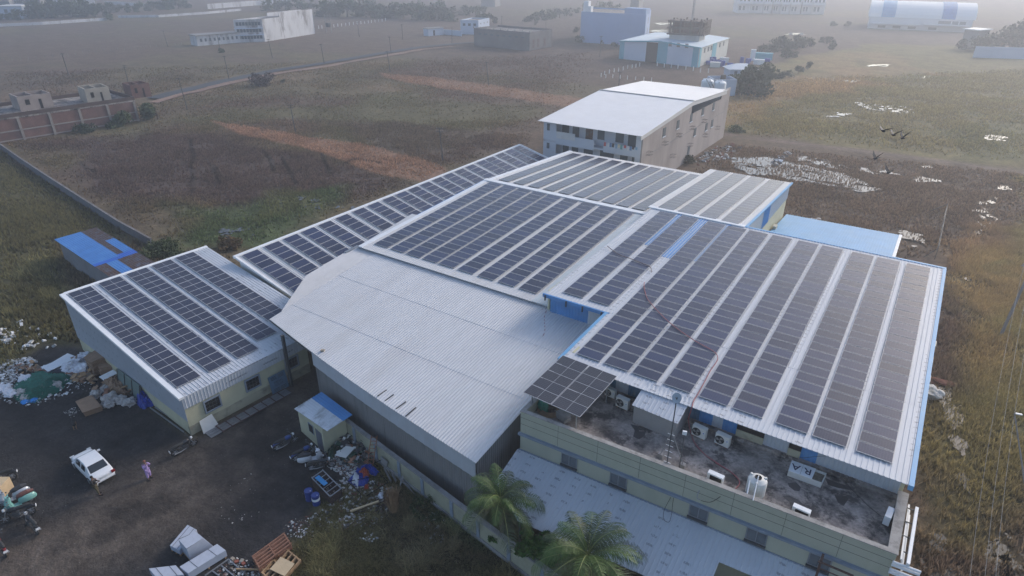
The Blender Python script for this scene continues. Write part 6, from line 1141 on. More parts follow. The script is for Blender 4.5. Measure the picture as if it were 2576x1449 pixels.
a=T('O',868,425,Tz); ac_unit((a.x,a.y,Tz),-.10,'smaller grey air conditioner unit partly behind the canopy, against the patchwork wall',s=.85)
a=T('O',978,525,Tz); ac_unit((a.x,a.y,Tz),-.10,'large air conditioner unit between the solar canopy and the cement stair room')
a=T('w',535,470,Tz); ac_unit((a.x,a.y,Tz),-.12,'air conditioner unit just right of the stair room, behind the red hose')
a=T('w',745,545,Tz); ac_unit((a.x,a.y,Tz),-.12,'air conditioner unit in front of the blue wall sheet, right of the hose')
def ac_back(loc,rz,label,W=.95,D=.33,H_=.62,g='white air conditioner units by the parapet'):
    t=thing('ac_outdoor_unit',loc,label,'air conditioner',g,rz); mb=MB(); mb.box((0,0,H_/2+.05),(W,D,H_)); obj('casing',mb,m_white,t); mb=MB(); mb.box((.05,-D/2-.006,H_/2+.02),(W*.74,.02,H_*.78)); obj('coil_back',mb,m_dark,t); mb=MB(); mb.box((-W*.35,0,.025),(.08,D*1.2,.05)); mb.box((W*.35,0,.025),(.08,D*1.2,.05)); obj('foot_rail',mb,m_steel,t); return t
a=T('t43',2040,500,Tz+.25); ac_back((a.x,a.y,Tz+.2),-.05,'white topped air conditioner unit behind the parapet with a grey pipe hanging over it')
a=T('t44',320,845,Tz+.25); ac_back((a.x,a.y,Tz+.2),-.05,'white topped air conditioner unit behind the parapet, right of the water tank')
a=T('G',1600,1370,Tz+.1); ac_back((a.x,a.y,Tz+.1),1.45,'pale air conditioner unit by the right hand parapet wall')
a=T('t43',2430,640,Tz); lathe_tank('water_tank',(a.x,a.y+.25,Tz),.56,1.25,m_plastic,'cream plastic water tank with an open lid near the parapet on the terrace',lid=False)
mb=MB(); b0=T('t43',2425,690,ZP+.05); e0=T('t43',2480,445,Tz+1.35); mb.tube([b0,e0,e0+Vector((0,.25,-.15))],.03,6); b1=T('t43',2365,630,ZP); e1_=T('t43',2392,490,Tz+1.1); mb.tube([b1,e1_],.04,6); obj('supply_pipe',mb,m_white,None,label='pair of white plastic pipes leaning on the cream terrace water tank',cat='pipe')
# sign planter with letters
A4=T('G',190,655,Tz+.42); B4=T('G',672,860-30,Tz+.42); C4=T('G',740,690,Tz+.42); D4=T('G',240,510,Tz+.42)
t=thing('sign_box',(A4.x,A4.y,Tz),'white sign box with upside down letters and a rubble filled end on the terrace','sign',world=True)
mb=MB(); P=[A4,B4,C4,D4]; 
for a,b_ in zip(P,P[1:]+P[:1]):
    d=(b_-a).normalized(); nn=Vector((-d.y,d.x,0)); cen=(A4+C4)/2; nn=nn if nn.dot(cen-a)>0 else -nn; mb.prism([(p.x,p.y) for p in (a,b_,b_+nn*.04,a+nn*.04)],Tz+.02,Tz+.42)
obj('box_side',mb,m_plastic,t)
mb=MB(); mb.prism([(p.x,p.y) for p in [A4.lerp(C4,.03),B4.lerp(D4,.03),C4.lerp(A4,.03),D4.lerp(B4,.03)]],Tz+.02,Tz+.26); obj('rubble_fill',mb,mat('dry_rubble_soil',(.20,.17,.13),.95,.4,6,bump=1.,bscale=14),t)
f1=.34;f2=.70
mb=MB(); 
for u0,u1 in [(.0,f1),(f1+.01,f2)]: mb.slab([A4.lerp(B4,u0)+Vector((0,0,.05)),A4.lerp(B4,u1)+Vector((0,0,.05)),D4.lerp(C4,u1)+Vector((0,0,.05)),D4.lerp(C4,u0)+Vector((0,0,.05))],.05)
obj('sign_panel',mb,m_white,t)
m_navy=mat('navy_letter',(.012,.014,.06),.5,.05,5)
def text_obj(s,size,M_,m,parent,name='letter',ext=.012):
    cu=bpy.data.curves.new(name,'FONT'); cu.body=s; cu.size=size; cu.extrude=ext; cu.align_x='CENTER'; cu.align_y='CENTER'; tmp=bpy.data.objects.new('tmp_text',cu); col.objects.link(tmp); dg=bpy.context.evaluated_depsgraph_get(); me=bpy.data.meshes.new_from_object(tmp.evaluated_get(dg)); bpy.data.objects.remove(tmp); bpy.data.curves.remove(cu)
    me.materials.clear(); me.materials.append(m); o=bpy.data.objects.new(name,me); col.objects.link(o); o.parent=parent
    top=parent; 
    while top.parent is not None: top=top.parent
    M2=M_.copy(); off=Vector(top['_o']) if '_o' in top else Vector((0,0,0)); M2.translation=M_.translation-off; o.matrix_local=M2; return o
xr=(A4-B4).normalized(); yr_=(A4-D4); yr_=(yr_-xr*yr_.dot(xr)).normalized(); zr_=xr.cross(yr_)
for ch,u in (('A',f1/2),('R',(f1+f2)/2)):
    c_=(A4.lerp(B4,u)+D4.lerp(C4,u))/2+Vector((0,0,.055)); M_=Matrix((xr,yr_,zr_)).transposed().to_4x4(); M_.translation=c_; text_obj(ch,.78,M_,m_navy,t)
# tripod mast with dish
def mast():
    b0=T('w',245,700,ZP-.4); top=T('w',335,95,ZT+4.6)
    foot=[T('w',190,620,Tz+.3),T('w',390,715,Tz+.3)]
    base=T('w',245,712,Tz+.8); base.z=Tz
    tpx=q('w',335,118); r=ray(*tpx); k=base.y/r.y; tp=Vector((0,0,CAMH))+r*k; tp.x=tp.x
    t=thing('antenna_mast',tuple(base),'tall thin tripod mast with ladder rungs and a small round dish on the terrace','antenna mast',world=True)
    mb=MB(); mb.tube([base,tp],.035,8); obj('pole',mb,m_steel,t)
    mid=base.lerp(tp,.58); mb=MB()
    for f in foot: f2=Vector((f.x,f.y,Tz+.28)); mb.tube([f2,mid],.03,6)
    obj('stay',mb,m_galv,t)
    for f in foot: mb=MB(); mb.hex8([(f.x-.2,f.y-.2,Tz),(f.x+.2,f.y-.2,Tz),(f.x+.2,f.y+.2,Tz),(f.x-.2,f.y+.2,Tz),(f.x-.15,f.y-.15,Tz+.3),(f.x+.15,f.y-.15,Tz+.3),(f.x+.15,f.y+.15,Tz+.3),(f.x-.15,f.y+.15,Tz+.3)]); obj('footing',mb,m_cement,t)
    mb=MB()
    for k in range(7): p=base.lerp(tp,.08+k*.075); mb.beam(p-Vector((.22,0,0)),p+Vector((.22,0,0)),.025,.025)
    obj('rung',mb,m_white,t)
    mb=MB(); n=18; dn_=Vector((-.25,-.75,.45)).normalized(); xx=dn_.cross(Vector((0,0,1))).normalized(); yy=xx.cross(dn_); vs=[tp]; c0=tp+dn_*.02
    vs=[c0-dn_*.06]+[c0+(xx*math.cos(6.283*k/n)+yy*math.sin(6.283*k/n))*.17-dn_*.03 for k in range(n)]+[c0+(xx*math.cos(6.283*k/n)+yy*math.sin(6.283*k/n))*.31 for k in range(n)]
    fs=[(0,1+k,1+(k+1)%n) for k in range(n)]+[(1+k,1+n+k,1+n+(k+1)%n,1+(k+1)%n) for k in range(n)]; mb.add(vs,fs); mb.add([v-dn_*.02 for v in vs],[f[::-1] for f in fs]); obj('dish',mb,mat('blue_grey_dish',(.33,.38,.44),.5,.05,4),t)
    mb=MB(); mb.tube([c0-dn_*.05,c0+dn_*.12],.035,8); obj('feed_horn',mb,m_cement,t)
mast()
b0=T('w',360,745,Tz+.4); b0.z=Tz; tpx=q('w',405,445); r=ray(*tpx); k=b0.y/r.y; tp=Vector((0,0,CAMH))+r*k
t=thing('flood_light_pole',tuple(b0),'thin dark pole with a small white box on top right of the tripod mast','pole',world=True); mb=MB(); mb.tube([b0,tp],.03,6); obj('pole',mb,m_steel,t); mb=MB(); mb.box(tuple(tp+Vector((0,0,.08))),(.26,.12,.26),.3); obj('lamp_box',mb,m_white,t)
# spare panel against the parapet
pc=panelmesh('spare_panel',1.96,.99,g_poly); a=T('t44',580,945,Tz+.75); b_=T('t44',985,1105,Tz+.75); d=(b_-a).normalized(); n_=Vector((-d.y,d.x,0)); n_=n_ if n_.y>0 else -n_
up_=(n_*.72+Vector((0,0,-.69))).normalized(); 
o=bpy.data.objects.new('spare_solar_panel',pc); col.objects.link(o); ex_=d; ey_=(n_*.75+Vector((0,0,-.66))).normalized(); ez_=ex_.cross(ey_).normalized(); M_=Matrix((ex_,ey_,ez_)).transposed().to_4x4(); sc_=(b_-a).length/1.96; M_.translation=a+Vector((0,0,0)); o.matrix_world=M_@Matrix.Scale(1.0,4); setp(o,'single spare blue solar panel leaning against the inside of the parapet near the right corner','solar panel')
o.data=panelmesh('spare_solar_panel',(b_-a).length,.99,glassmat('spare_cell_glass',(.05,.06,.10),(.4,.42,.48),12,6,(b_-a).length,.99))
# hoses and cables
def cable(name,pts,r,m,label,cat='cable',n=6,sag=0):
    P=[Vector(p) for p in pts]; out=[]
    for i in range(len(P)-1):
        p0=P[max(i-1,0)];p1=P[i];p2=P[i+1];p3=P[min(i+2,len(P)-1)]
        for k in range(6):
            t_=k/6; out.append(.5*((2*p1)+(-p0+p2)*t_+(2*p0-5*p1+4*p2-p3)*t_*t_+(-p0+3*p1-3*p2+p3)*t_**3))
    out.append(P[-1]); mb=MB(); mb.tube(out,r,n); return obj(name,mb,m,None,label=label,cat=cat)
m_hose=mat('dull_red_hose',(.30,.09,.10),.6,.1,3); m_hosed=mat('dark_hose',(.09,.05,.05),.6,.1,3)
onB=lambda ww,a,b_,dz=.12: (lambda p: Vector((p.x,p.y,zB(p.y)+dz)))(T(ww,a,b_,9.3))
def roofpt(ww,a,b_,f,dz):
    z=9.3
    for _ in range(4): p=T(ww,a,b_,z); z=f(p.y)+dz
    return p
cable('hose',[roofpt('K',1000,497,zB,.06),roofpt('K',1080,560,zB,.08),roofpt('K',1200,640,zB,.1),roofpt('K',1400,710,zB,.1),roofpt('K',1560,775,zB,.1),roofpt('K',1690,835,zB,.06),roofpt('K',1715,920,zB,.04)],.035,m_hosed,'dark hose lying across the short panel strips of the big hall roof','hose')
cable('hose',[roofpt('K',1600,1080,zB,.05),roofpt('K',1595,1160,zB,.07),roofpt('K',1640,1330,zB,.1),roofpt('K',1725,1445,zB,.1),roofpt('t33',1440,205,zB,.1),roofpt('t33',1600,360,zB,.08),roofpt('t33',1830,525,zB,.08),roofpt('t33',2065,675,zB,.06),roofpt('t33',1985,850,zB,.0),roofpt('t33',1880,1050,zB,-.05),roofpt('t33',1830,1130,zB,-.07),roofpt('t33',1812,1190,zB,-.05)],.035,m_hose,'long red hose winding down over the long panel strips to the terrace eave','hose')
e_=roofpt('t33',1812,1190,zB,-.07)
cable('hose',[e_,Vector((e_.x,e_.y-.12,e_.z-.3)),Vector((e_.x-.05,e_.y-.15,Tz+.9)),T('w',462,430,Tz+.05),T('w',500,530,Tz+.05),T('w',600,640,Tz+.05),T('w',720,720,Tz+.05),T('t43',2050,310,Tz+.05),T('t43',2200,400,Tz+.05),T('t43',2290,500,Tz+.05),T('t43',2245,578,Tz+.05)],.035,m_hose,'red hose dropping from the roof eave and curving over the terrace floor to the parapet','hose')
cable('hose',[Vector((T('t33',380,135,7.3).x,43.6,7.2)),roofpt('t33',345,215,gzf,.06),roofpt('t33',325,300,gzf,.06),roofpt('t33',330,430,gzf,.06),roofpt('t33',290,520,gzf,.06),roofpt('t33',225,580,gzf,.06)],.03,m_hose,'short red hose lying on the upper right of the bare grey roof','hose')
cable('cable',[FP(16.9-.0,.05,ZP),FP(17.3,.08,6.2),FP(16.9,.1,5.4)] if False else [T('t43',2190,568,ZP),T('t43',2110,640,ZP-.6),T('t43',2000,705,ZP-1.1),T('t43',1900,690,ZP-1.1)],.018,m_black,'black cable sagging across the office front from the parapet')
cable('cable',[T('t43',1668,370,ZP),T('t43',1640,540,6.4),T('t43',1600,650,5.6),T('t43',1530,790,4.9),T('t43',1530,880,4.5),T('t43',1580,905,4.4),T('t43',1605,830,4.7),T('t43',1620,700,5.4),T('t43',1650,560,6.3)],.015,m_black,'looped thin cable hanging over the office front on to the lean-to roof')
cable('pipe',[T('t43',1955,460,ZP+.1),T('t43',1930,520,7.4),T('t43',1880,600,6.9),T('t43',1862,660,6.6),T('t43',1895,685,6.5)],.03,m_galv,'grey lagged pipe bent over the parapet below the white air conditioner','pipe')
cable('cable',[T('G',940,730,Tz+1.),T('G',1060,880,Tz+.1),T('G',1200,1020,Tz+.03),T('G',1340,1160,Tz+.03),T('G',1500,1290,Tz+.05)],.018,m_black,'thin black cable crossing the right part of the terrace floor')
cable('cable',[T('G',250,475,Tz+1.4),T('G',400,470,Tz+1.2),T('G',600,450,Tz+1.3),T('G',760,440,Tz+1.5)],.012,m_black,'thin cable slung along the wall behind the lettered sign box')
# coil, green bag, box under the canopy
a=T('O',300,565,Tz); t=thing('rope_coil',(a.x,a.y+.1,Tz),'tan coil of thick rope under the front left of the solar canopy','rope'); mb=MB()
for k in range(5): R_=.85-.06*k; pts=[(math.cos(6.283*j_/20)*R_,math.sin(6.283*j_/20)*R_*.8,.04+.05*k) for j_ in range(21)]; mb.tube(pts,.035,5,cap=False)
obj('coil',mb,mat('tan_rope',(.30,.20,.12),.9,.2,4),t)
def blob(name,c,r,m,label,cat,seed=1,sub_=2,flat=1.,parent=None,rough_=.25,sc3=(1,1,1),group=None):
    bm=bmesh.new(); bmesh.ops.create_icosphere(bm,subdivisions=sub_+1,radius=1); rr=random.Random(seed); ph=[rr.random()*6 for _ in range(9)]
    for v in bm.verts:
        x,y,z=v.co; n_=math.sin(x*5+ph[0])*math.cos(y*4+ph[1])+math.sin(z*6+ph[2]+x*3)*.7+math.sin(y*11+ph[3]+z*9)*.45+math.sin(x*17+ph[4])*math.sin(y*15+ph[5])*.4; k=1+rough_*n_*.5; v.co=Vector((x*k*r*sc3[0],y*k*r*sc3[1],max(z,-.35)*k*r*flat*sc3[2]))
    mz=min(v.co.z for v in bm.verts)
    for v in bm.verts: v.co.z-=mz
    me=bpy.data.meshes.new(name); bm.to_mesh(me); bm.free(); me.materials.append(m); o=bpy.data.objects.new(name,me); col.objects.link(o); o.location=c
    if parent is not None: o.parent=parent
    return setp(o,label,cat,group)
a=T('O',255,520,Tz+.3); blob('green_sack',(a.x,a.y,Tz),.42,mat('green_tarp',(.03,.16,.11),.6,.25,4,bump=.5),'slumped green sack beside the rope coil under the canopy','sack',3,sc3=(1,.7,1.6))
a=T('O',440,625,Tz); mb=MB(); mb.box((0,0,.25),(.95,.6,.5),-.35); mb.box((.35,-.2,.42),(.5,.4,.1),-.1,0); o=obj('grey_carton',mb,mat('grey_carton',(.30,.29,.28),.9,.15,3)); o.location=(a.x,a.y,Tz); setp(o,'crumpled grey carton beside the canopy post on the terrace','box')
# AC units on the marsh side wall and pipe rack
for k,(w0,p) in enumerate([('t34',(1678,585)),('t34',(1645,750)),('t34',(1620,935)),('t34',(1580,1150)),('t34',(1545,1345)),('t44',(1512,105)),('t44',(1470,365))]):
    pz=UXp(*q(w0,*p),4.55); s_=1.; t=thing('wall_ac_unit',(4.25,pz.y,pz.z-.35),'beige air conditioner unit hung on the marsh side wall, %s from the far end'%ORD[k],'air conditioner','air conditioner units on the marsh side wall'); mb=MB(); mb.box((.18,0,.3),(.36,.95,.6)); obj('casing',mb,mat('beige_casing',(.50,.49,.42),.6,.06,3),t); mb=MB(); mb.box((.10,-.48,.3),(.3,.02,.5)); obj('side_vent',mb,m_dark,t); mb=MB(); mb.box((.15,0,-.03),(.4,.06,.05)); obj('bracket',mb,m_steel,t)
t=thing('ac_bracket_unit',(0,0,0),'beige air conditioner unit standing at the near edge of the blue lean-to roof','air conditioner'); a=T('L',2010,1090,4.6); t.location=(a.x,a.y,4.0); mb=MB(); mb.box((0,0,.55),(.4,.95,.75)); mb.box((0,0,.09),(.3,.8,.18)); obj('casing',mb,mat('beige_casing',(0,0,0)),t); mb=MB(); mb.box((-.21,0,.55),(.02,.75,.6)); obj('coil_back',mb,m_dark,t)
a=FP(flen+.35,-1,0); t=thing('pipe_rack',(a.x,a.y,0),'stack of long white pipes and trunking strapped along the right end of the office','pipe rack',world=True)
mb=MB()
for k in range(3): A_1=FP(flen+.25+.1*k,-.1,7.5-.35*k); B_1=Vector((4.35+.1*k,35.6,7.3-.35*k)); mb.beam(A_1,B_1,.09,.09)
mb.beam(FP(flen+.55,.2,7.6),Vector((4.7,35.2,7.6)),.16,.2); obj('trunking',mb,m_white,t); mb=MB()
for z in (7.35,7.15,6.8,6.6): mb.tube([FP(flen-.1,.12,z),FP(flen+1.2,.1,z)],.08,8)
obj('pipe_end',mb,m_white,t); mb=MB()
for f in (.15,.4,.65,.9): p=FP(flen,-.1,0).lerp(Vector((4.2,35.6,0)),f); mb.beam((p.x,p.y,7.45),(p.x+.7,p.y,7.45),.05,.05)
obj('bracket',mb,m_steel,t)
# ================================================================ CAR
def car():
    rl_=T('p',330,452,.35); rr_=T('p',497,358,.35); fl_=T('p',104,245,.35); fr_=T('p',290,125,.55)
    rear=(rl_+rr_)/2; fd=((fl_+fr_)/2-rear); fd.z=0; fd.normalize(); rz=math.atan2(fd.y,fd.x)
    t=thing('parked_car',(rear.x,rear.y,0),'white four door sedan parked in the dark yard with its boot towards the camera','car'); t.rotation_euler=(0,0,rz)
    m_body=mat('white_car_paint',(.72,.73,.75),.25,.02,3.,spec=.6); m_g=mat('car_glass',(.02,.025,.03),.06,.05,1.,spec=.8)
    L_=4.35; hw=.84
    # stations x, half width factor, deck height
    st=[(0,.80,.58),(.06,.90,.80),(.25,.96,.92),(.75,1,.97),(1.1,1,.96),(2.2,1.0,.93),(3.1,1,.92),(3.6,.98,.86),(4.05,.93,.76),(4.28,.82,.62),(4.35,.72,.50)]
    vs=[];fs=[]; 
    for x,wf,h in st:
        w_=hw*wf; b0=.24 if .1<x<4.2 else .32
        vs+=[(x,-w_*.95,b0),(x,-w_,b0+.16),(x,-w_*.99,h*.72),(x,-w_*.90,h*.95),(x,-w_*.72,h),(x,0,h+.025),(x,w_*.72,h),(x,w_*.90,h*.95),(x,w_*.99,h*.72),(x,w_,b0+.16),(x,w_*.95,b0)]
    N=11
    for i in range(len(st)-1):
        for k in range(N-1): a=i*N+k; fs.append((a,a+1,a+N+1,a+N))
        fs.append((i*N+N-1,i*N,(i+1)*N,(i+1)*N+N-1))
    fs.append(tuple(range(N))[::-1]); fs.append(tuple((len(st)-1)*N+k for k in range(N)))
    mb=MB(); mb.add(vs,fs); o=obj('body',mb,m_body,t,smooth=True); md=o.modifiers.new('sub','SUBSURF'); md.levels=1; md.render_levels=2
    cab=[(.62,.70,.95),(1.15,.64,1.38),(1.6,.62,1.44),(2.35,.62,1.43),(2.75,.64,1.36),(3.4,.72,.93)]
    vs=[];fs=[]
    for x,w_,h in cab: vs+=[(x,-.78,.90) if h>1 else (x,-w_,.90),(x,-w_,h),(x,w_,h),(x,.78,.90) if h>1 else (x,w_,.90)]
    mb=MB()
    for i in range(5):
        a=i*4
        for k in range(3): fs.append((a+k,a+k+1,a+k+5,a+k+4))
    mb.add(vs,[f for f in fs]); mb.add([vs[0],vs[1],vs[2],vs[3]],[(0,3,2,1)]); o=obj('cabin',mb,m_body,t); o.modifiers.new('bev','BEVEL').width=.04
    def glass(name,pts,off):
        mb=MB(); c=sum((Vector(p) for p in pts),Vector())/4; n_=(Vector(pts[1])-Vector(pts[0])).cross(Vector(pts[2])-Vector(pts[0])).normalized(); 
        if n_.dot(c-Vector((2,0,.9)))<0: n_=-n_
        q_=[c+(Vector(p)-c)*.88+n_*off for p in pts]; q2=[p+n_*.008 for p in q_]; mb.hex8(q_+q2); obj(name,mb,m_g,t)
    glass('rear_window',[(.62,-.70,.93),(.62,.70,.93),(1.15,.64,1.38),(1.15,-.64,1.38)],.012); glass('windscreen',[(3.4,-.72,.95),(3.4,.72,.95),(2.75,.64,1.36),(2.75,-.64,1.36)],.012)
    for s in (-1,1):
        for x0,x1 in ((1.2,1.95),(2.03,2.85)):
            glass('side_window',[(x0,s*.775,.93),(x1,s*.775,.93),(x1-.1,s*.645,1.36),(x0+.05,s*.64,1.37)],.02)
        mb=MB(); mb.box((2.95,s*.90,.98),(.12,.2,.12)); obj('wing_mirror',mb,m_body,t)
        mb=MB(); mb.box((.055,s*.66,.72),(.10,.26,.20)); obj('tail_light',mb,mat('tail_light_red',(.25,.01,.01),.3,.1,4),t)
        mb=MB(); mb.box((4.22,s*.60,.62),(.16,.30,.14)); obj('headlight',mb,mat('headlight_glass',(.6,.6,.6),.1,.05,4),t)
        for x in (.82,3.45):
            mb=MB(); mb.tube([(x,s*.70,.31),(x,s*.86,.31)],.31,18); w_=obj('wheel',mb,m_black,t); mb=MB(); mb.tube([(x,s*.80,.31),(x,s*.87,.31)],.19,14); obj('rim',mb,m_galv,w_)
    mb=MB(); mb.box((-.005,0,.70),(.02,.55,.13)); obj('number_plate',mb,m_white,t); mb=MB(); mb.box((-.02,0,.42),(.06,1.4,.10)); obj('bumper_strip',mb,m_body,t)
car()
# ================================================================ TWO WHEELERS
def ring(c,R_,r,m,name,parent,n=18,k=6):
    mb=MB(); vs=[];fs=[]
    for i in range(n):
        a=6.283*i/n
        for j_ in range(k): b_=6.283*j_/k; vs.append((c[0]+(R_+r*math.cos(b_))*math.cos(a),c[1]+r*math.sin(b_),c[2]+(R_+r*math.cos(b_))*math.sin(a)))
    for i in range(n):
        for j_ in range(k): fs.append((i*k+j_,i*k+(j_+1)%k,((i+1)%n)*k+(j_+1)%k,((i+1)%n)*k+j_))
    mb.add(vs,fs); return obj(name,mb,m,parent)
def wheel(c,R_,parent,rimm=m_galv):
    w_=ring(c,R_-.045,.05,m_black,'wheel',parent); mb=MB()
    for k in range(6): a=k*1.047; mb.beam(c,(c[0]+math.cos(a)*(R_-.08),c[1],c[2]+math.sin(a)*(R_-.08)),.03,.02)
    mb.tube([(c[0],c[1]-.07,c[2]),(c[0],c[1]+.07,c[2])],.06,8); obj('rim',mb,rimm,w_); return w_
def motorbike(paint,name='motorbike'):
    t=thing(name,(0,0,0),'x','motorbike'); R_=.30
    wheel((-.62,0,R_),R_,t); wheel((.66,0,R_),R_,t)
    mb=MB(); mb.tube([(-.62,.09,R_),(-.1,.09,.45),(.35,.05,.8)],.022,6); mb.tube([(-.62,-.09,R_),(-.1,-.09,.45),(.35,-.05,.8)],.022,6); mb.tube([(-.1,0,.35),(.3,0,.4),(.45,0,.8)],.03,6); mb.tube([(-.75,0,.72),(-.1,0,.72),(.42,0,.85)],.03,6); obj('frame',mb,m_steel,t)
    mb=MB(); mb.tube([(.66,.07,R_),(.44,.07,.92)],.022,6); mb.tube([(.66,-.07,R_),(.44,-.07,.92)],.022,6); obj('front_fork',mb,m_galv,t)
    mb=MB(); mb.box((.06,0,.40),(.34,.26,.26)); mb.box((.1,0,.58),(.16,.2,.16)); obj('engine',mb,mat('engine_metal',(.10,.10,.105),.5,.3,12,metal=.4),t)
    o=blob('fuel_tank',(.17,0,.68),.25,paint,None,None,2,1,1,parent=t,rough_=.0,sc3=(1.15,.6,.75))
    mb=MB(); mb.tube([(-.80,0,.80),(-.55,0,.80),(-.25,0,.77),(0,0,.78)],[.06,.11,.12,.10],8); obj('seat',mb,m_black,t)
    mb=MB(); mb.tube([(.30,.36,.98),(.42,.15,1.0),(.42,-.15,1.0),(.30,-.36,.98)],.018,6); obj('handlebar',mb,m_steel,t)
    mb=MB(); mb.tube([(.52,0,.87),(.62,0,.87)],[.10,.085],10); obj('headlight',mb,m_white,t)
    for s in (-1,1): mb=MB(); mb.tube([(.40,s*.2,1.0),(.36,s*.33,1.17)],.008,4); mb.lathe((.36,s*.33,1.17),[(.001,-.04),(.06,0),(.001,.04)],8); obj('mirror',mb,m_steel,t)
    mb=MB(); mb.tube([(.1,-.13,.32),(-.3,-.15,.27),(-.75,-.17,.34)],[.02,.035,.05],8); obj('exhaust',mb,m_galv,t)
    mb=MB(); mb.tube([(-.95,0,.50),(-.80,0,.66),(-.62,0,.69),(-.4,0,.64)],[.03,.08,.08,.05],6); obj('rear_mudguard',mb,paint,t)
    mb=MB(); mb.box((-.97,0,.60),(.02,.20,.14)); obj('number_plate',mb,m_white,t)
    return t
def scooter(paint,seatm):
    t=thing('scooter',(0,0,0),'x','scooter'); R_=.22; wheel((-.58,0,R_),R_,t); wheel((.62,0,R_),R_,t)
    o=blob('rear_body',(-.45,0,.30),.36,paint,None,None,2,2,1,parent=t,rough_=.0,sc3=(1.35,.62,1.0))
    mb=MB(); mb.tube([(-.85,0,.78),(-.55,0,.83),(-.2,0,.80),(.02,0,.78)],[.09,.15,.15,.09],10); obj('seat',mb,seatm,t)
    mb=MB(); mb.box((.18,0,.27),(.55,.36,.07)); mb.tube([(.42,0,.28),(.52,0,.6),(.42,0,.95)],[.19,.2,.13],10); obj('front_shield',mb,paint,t)
    mb=MB(); mb.tube([(.35,.36,1.0),(.42,.12,1.0),(.42,-.12,1.0),(.35,-.36,1.0)],.025,6); mb.box((.45,0,.97),(.2,.26,.14)); obj('handlebar',mb,paint,t)
    mb=MB(); mb.tube([(.55,0,.96),(.60,0,.95)],[.08,.07],10); obj('headlight',mb,m_white,t)
    mb=MB(); mb.tube([(.45,0,.33),(.62,0,.43),(.8,0,.36)],[.06,.10,.05],8); obj('front_mudguard',mb,paint,t)
    for s in (-1,1): mb=MB(); mb.tube([(.40,s*.2,1.0),(.38,s*.34,1.17)],.008,4); mb.lathe((.38,s*.34,1.17),[(.001,-.05),(.06,0),(.001,.05)],8); obj('mirror',mb,m_steel,t)
    return t
p_blk=mat('black_bike_paint',(.02,.02,.025),.3,.1,5.,spec=.6); p_blu=mat('blue_bike_paint',(.02,.06,.22),.3,.1,5.,spec=.6); p_wht=mat('white_bike_paint',(.6,.6,.63),.3,.05,5.); p_sil=mat('silver_scooter_paint',(.42,.45,.50),.25,.05,4.,metal=.3); p_tea=mat('teal_scooter_paint',(.20,.42,.38),.25,.05,4.); p_red=mat('red_bike_paint',(.20,.02,.02),.3,.1,5.); s_br=mat('brown_seat_vinyl',(.14,.055,.045),.6,.1,4.); s_bk=mat('black_seat_vinyl',(.03,.03,.035),.6,.1,4.)
def place2(t,rear,front,label,lean=.12,scale=1.18):
    a=T(*rear); b_=T(*front); d=b_-a; c=(a+b_)/2; t.location=(c.x,c.y,0); t.rotation_euler=(lean,0,math.atan2(d.y,d.x)); t.scale=(scale,)*3; t['label']=label; t['group']='two wheelers parked around the yard'; return t
B0=motorbike(p_blk)
place2(B0,('p',1065,185),('p',1210,105),'black motorbike with a chrome silencer by the corner of the low building')
def bike_copy(paint): 
    t=motorbike(paint); return t
def cpy(o,rear,front,label,lean=.12,scale=1.18): c=copy_tree(o); return place2(c,rear,front,label,lean,scale)
cpy(B0,('v',215,375),('v',75,420),'long black motorbike lying beside the teal scooter at the left edge')
cpy(B0,('v',285,520),('v',200,430),'black motorbike seen from behind with a bright headlamp glint, left of the yard track')
cpy(B0,('v',55,125),('v',-30,150),'black motorbike cut by the left edge above the yellow crate')
Br=bike_copy(p_red); place2(Br,('v',50,690),('v',-30,590),'red black motorbike at the lower left edge, partly out of frame')
Bb=bike_copy(p_blu); place2(Bb,('u',85,225),('u',210,165),'dark blue motorbike standing alone left of the guard hut door')
cpy(Bb,('u',240,330),('u',390,255),'motorbike with a tan seat behind the white scooter by the junk heap')
Sw=scooter(p_wht,s_bk); place2(Sw,('u',320,350),('u',450,320),'white and black scooter in front of the guard hut')
cpy(B0,('u',400,410),('u',545,385),'black motorbike with a red front wheel next to the junk heap')
S1_=scooter(p_sil,s_bk); place2(S1_,('v',190,235),('v',35,310),'silver scooter with a long black seat at the left edge')
S2_=scooter(p_tea,s_br); place2(S2_,('v',235,275),('v',80,345),'teal scooter with a reddish brown seat at the left edge')
# ================================================================ PEOPLE
def skin_fig(name,verts,edges,rad,m,parent,root=0,sub_=2):
    me=bpy.data.meshes.new(name); me.from_pydata(verts,edges,[]); o=bpy.data.objects.new(name,me); col.objects.link(o); o.parent=parent
    sk=o.modifiers.new('skin','SKIN'); sk.use_smooth_shade=True
    for i,v in enumerate(me.skin_vertices[0].data): v.radius=(rad[i],rad[i]) if not isinstance(rad[i],tuple) else rad[i]; v.use_root=(i==root)
    s_=o.modifiers.new('sub','SUBSURF'); s_.levels=sub_; s_.render_levels=sub_; me.materials.append(m); return o
sk_m=mat('brown_skin',(.20,.11,.075),.6,.05,4.)
def hand(o,d,s,verts,edges,rad,wi):
    d=Vector(d).normalized(); side=d.cross(Vector((0,0,1))).normalized() if abs(d.z)<.95 else Vector((1,0,0)); curl=side.cross(d)
    o=Vector(o); b=len(verts); verts.append(tuple(o+d*.07)); rad.append((.036,.02)); edges.append((wi,b))
    for k,(f,l) in enumerate([(-.032,.062),(-.011,.074),(.011,.070),(.032,.056)]):
        p1=o+d*.10+side*f; p2=p1+d*l*.55-curl*.012; p3=p2+d*l*.4-curl*.03; i=len(verts); verts+= [tuple(p1),tuple(p2),tuple(p3)]; rad+=[.011,.0095,.008]; edges+=[(b,i),(i,i+1),(i+1,i+2)]
    p1=o+d*.04+side*.045*s; p2=p1+d*.035+side*.02*s-curl*.02; i=len(verts); verts+=[tuple(p1),tuple(p2)]; rad+=[.012,.010]; edges+=[(wi,i),(i,i+1)]
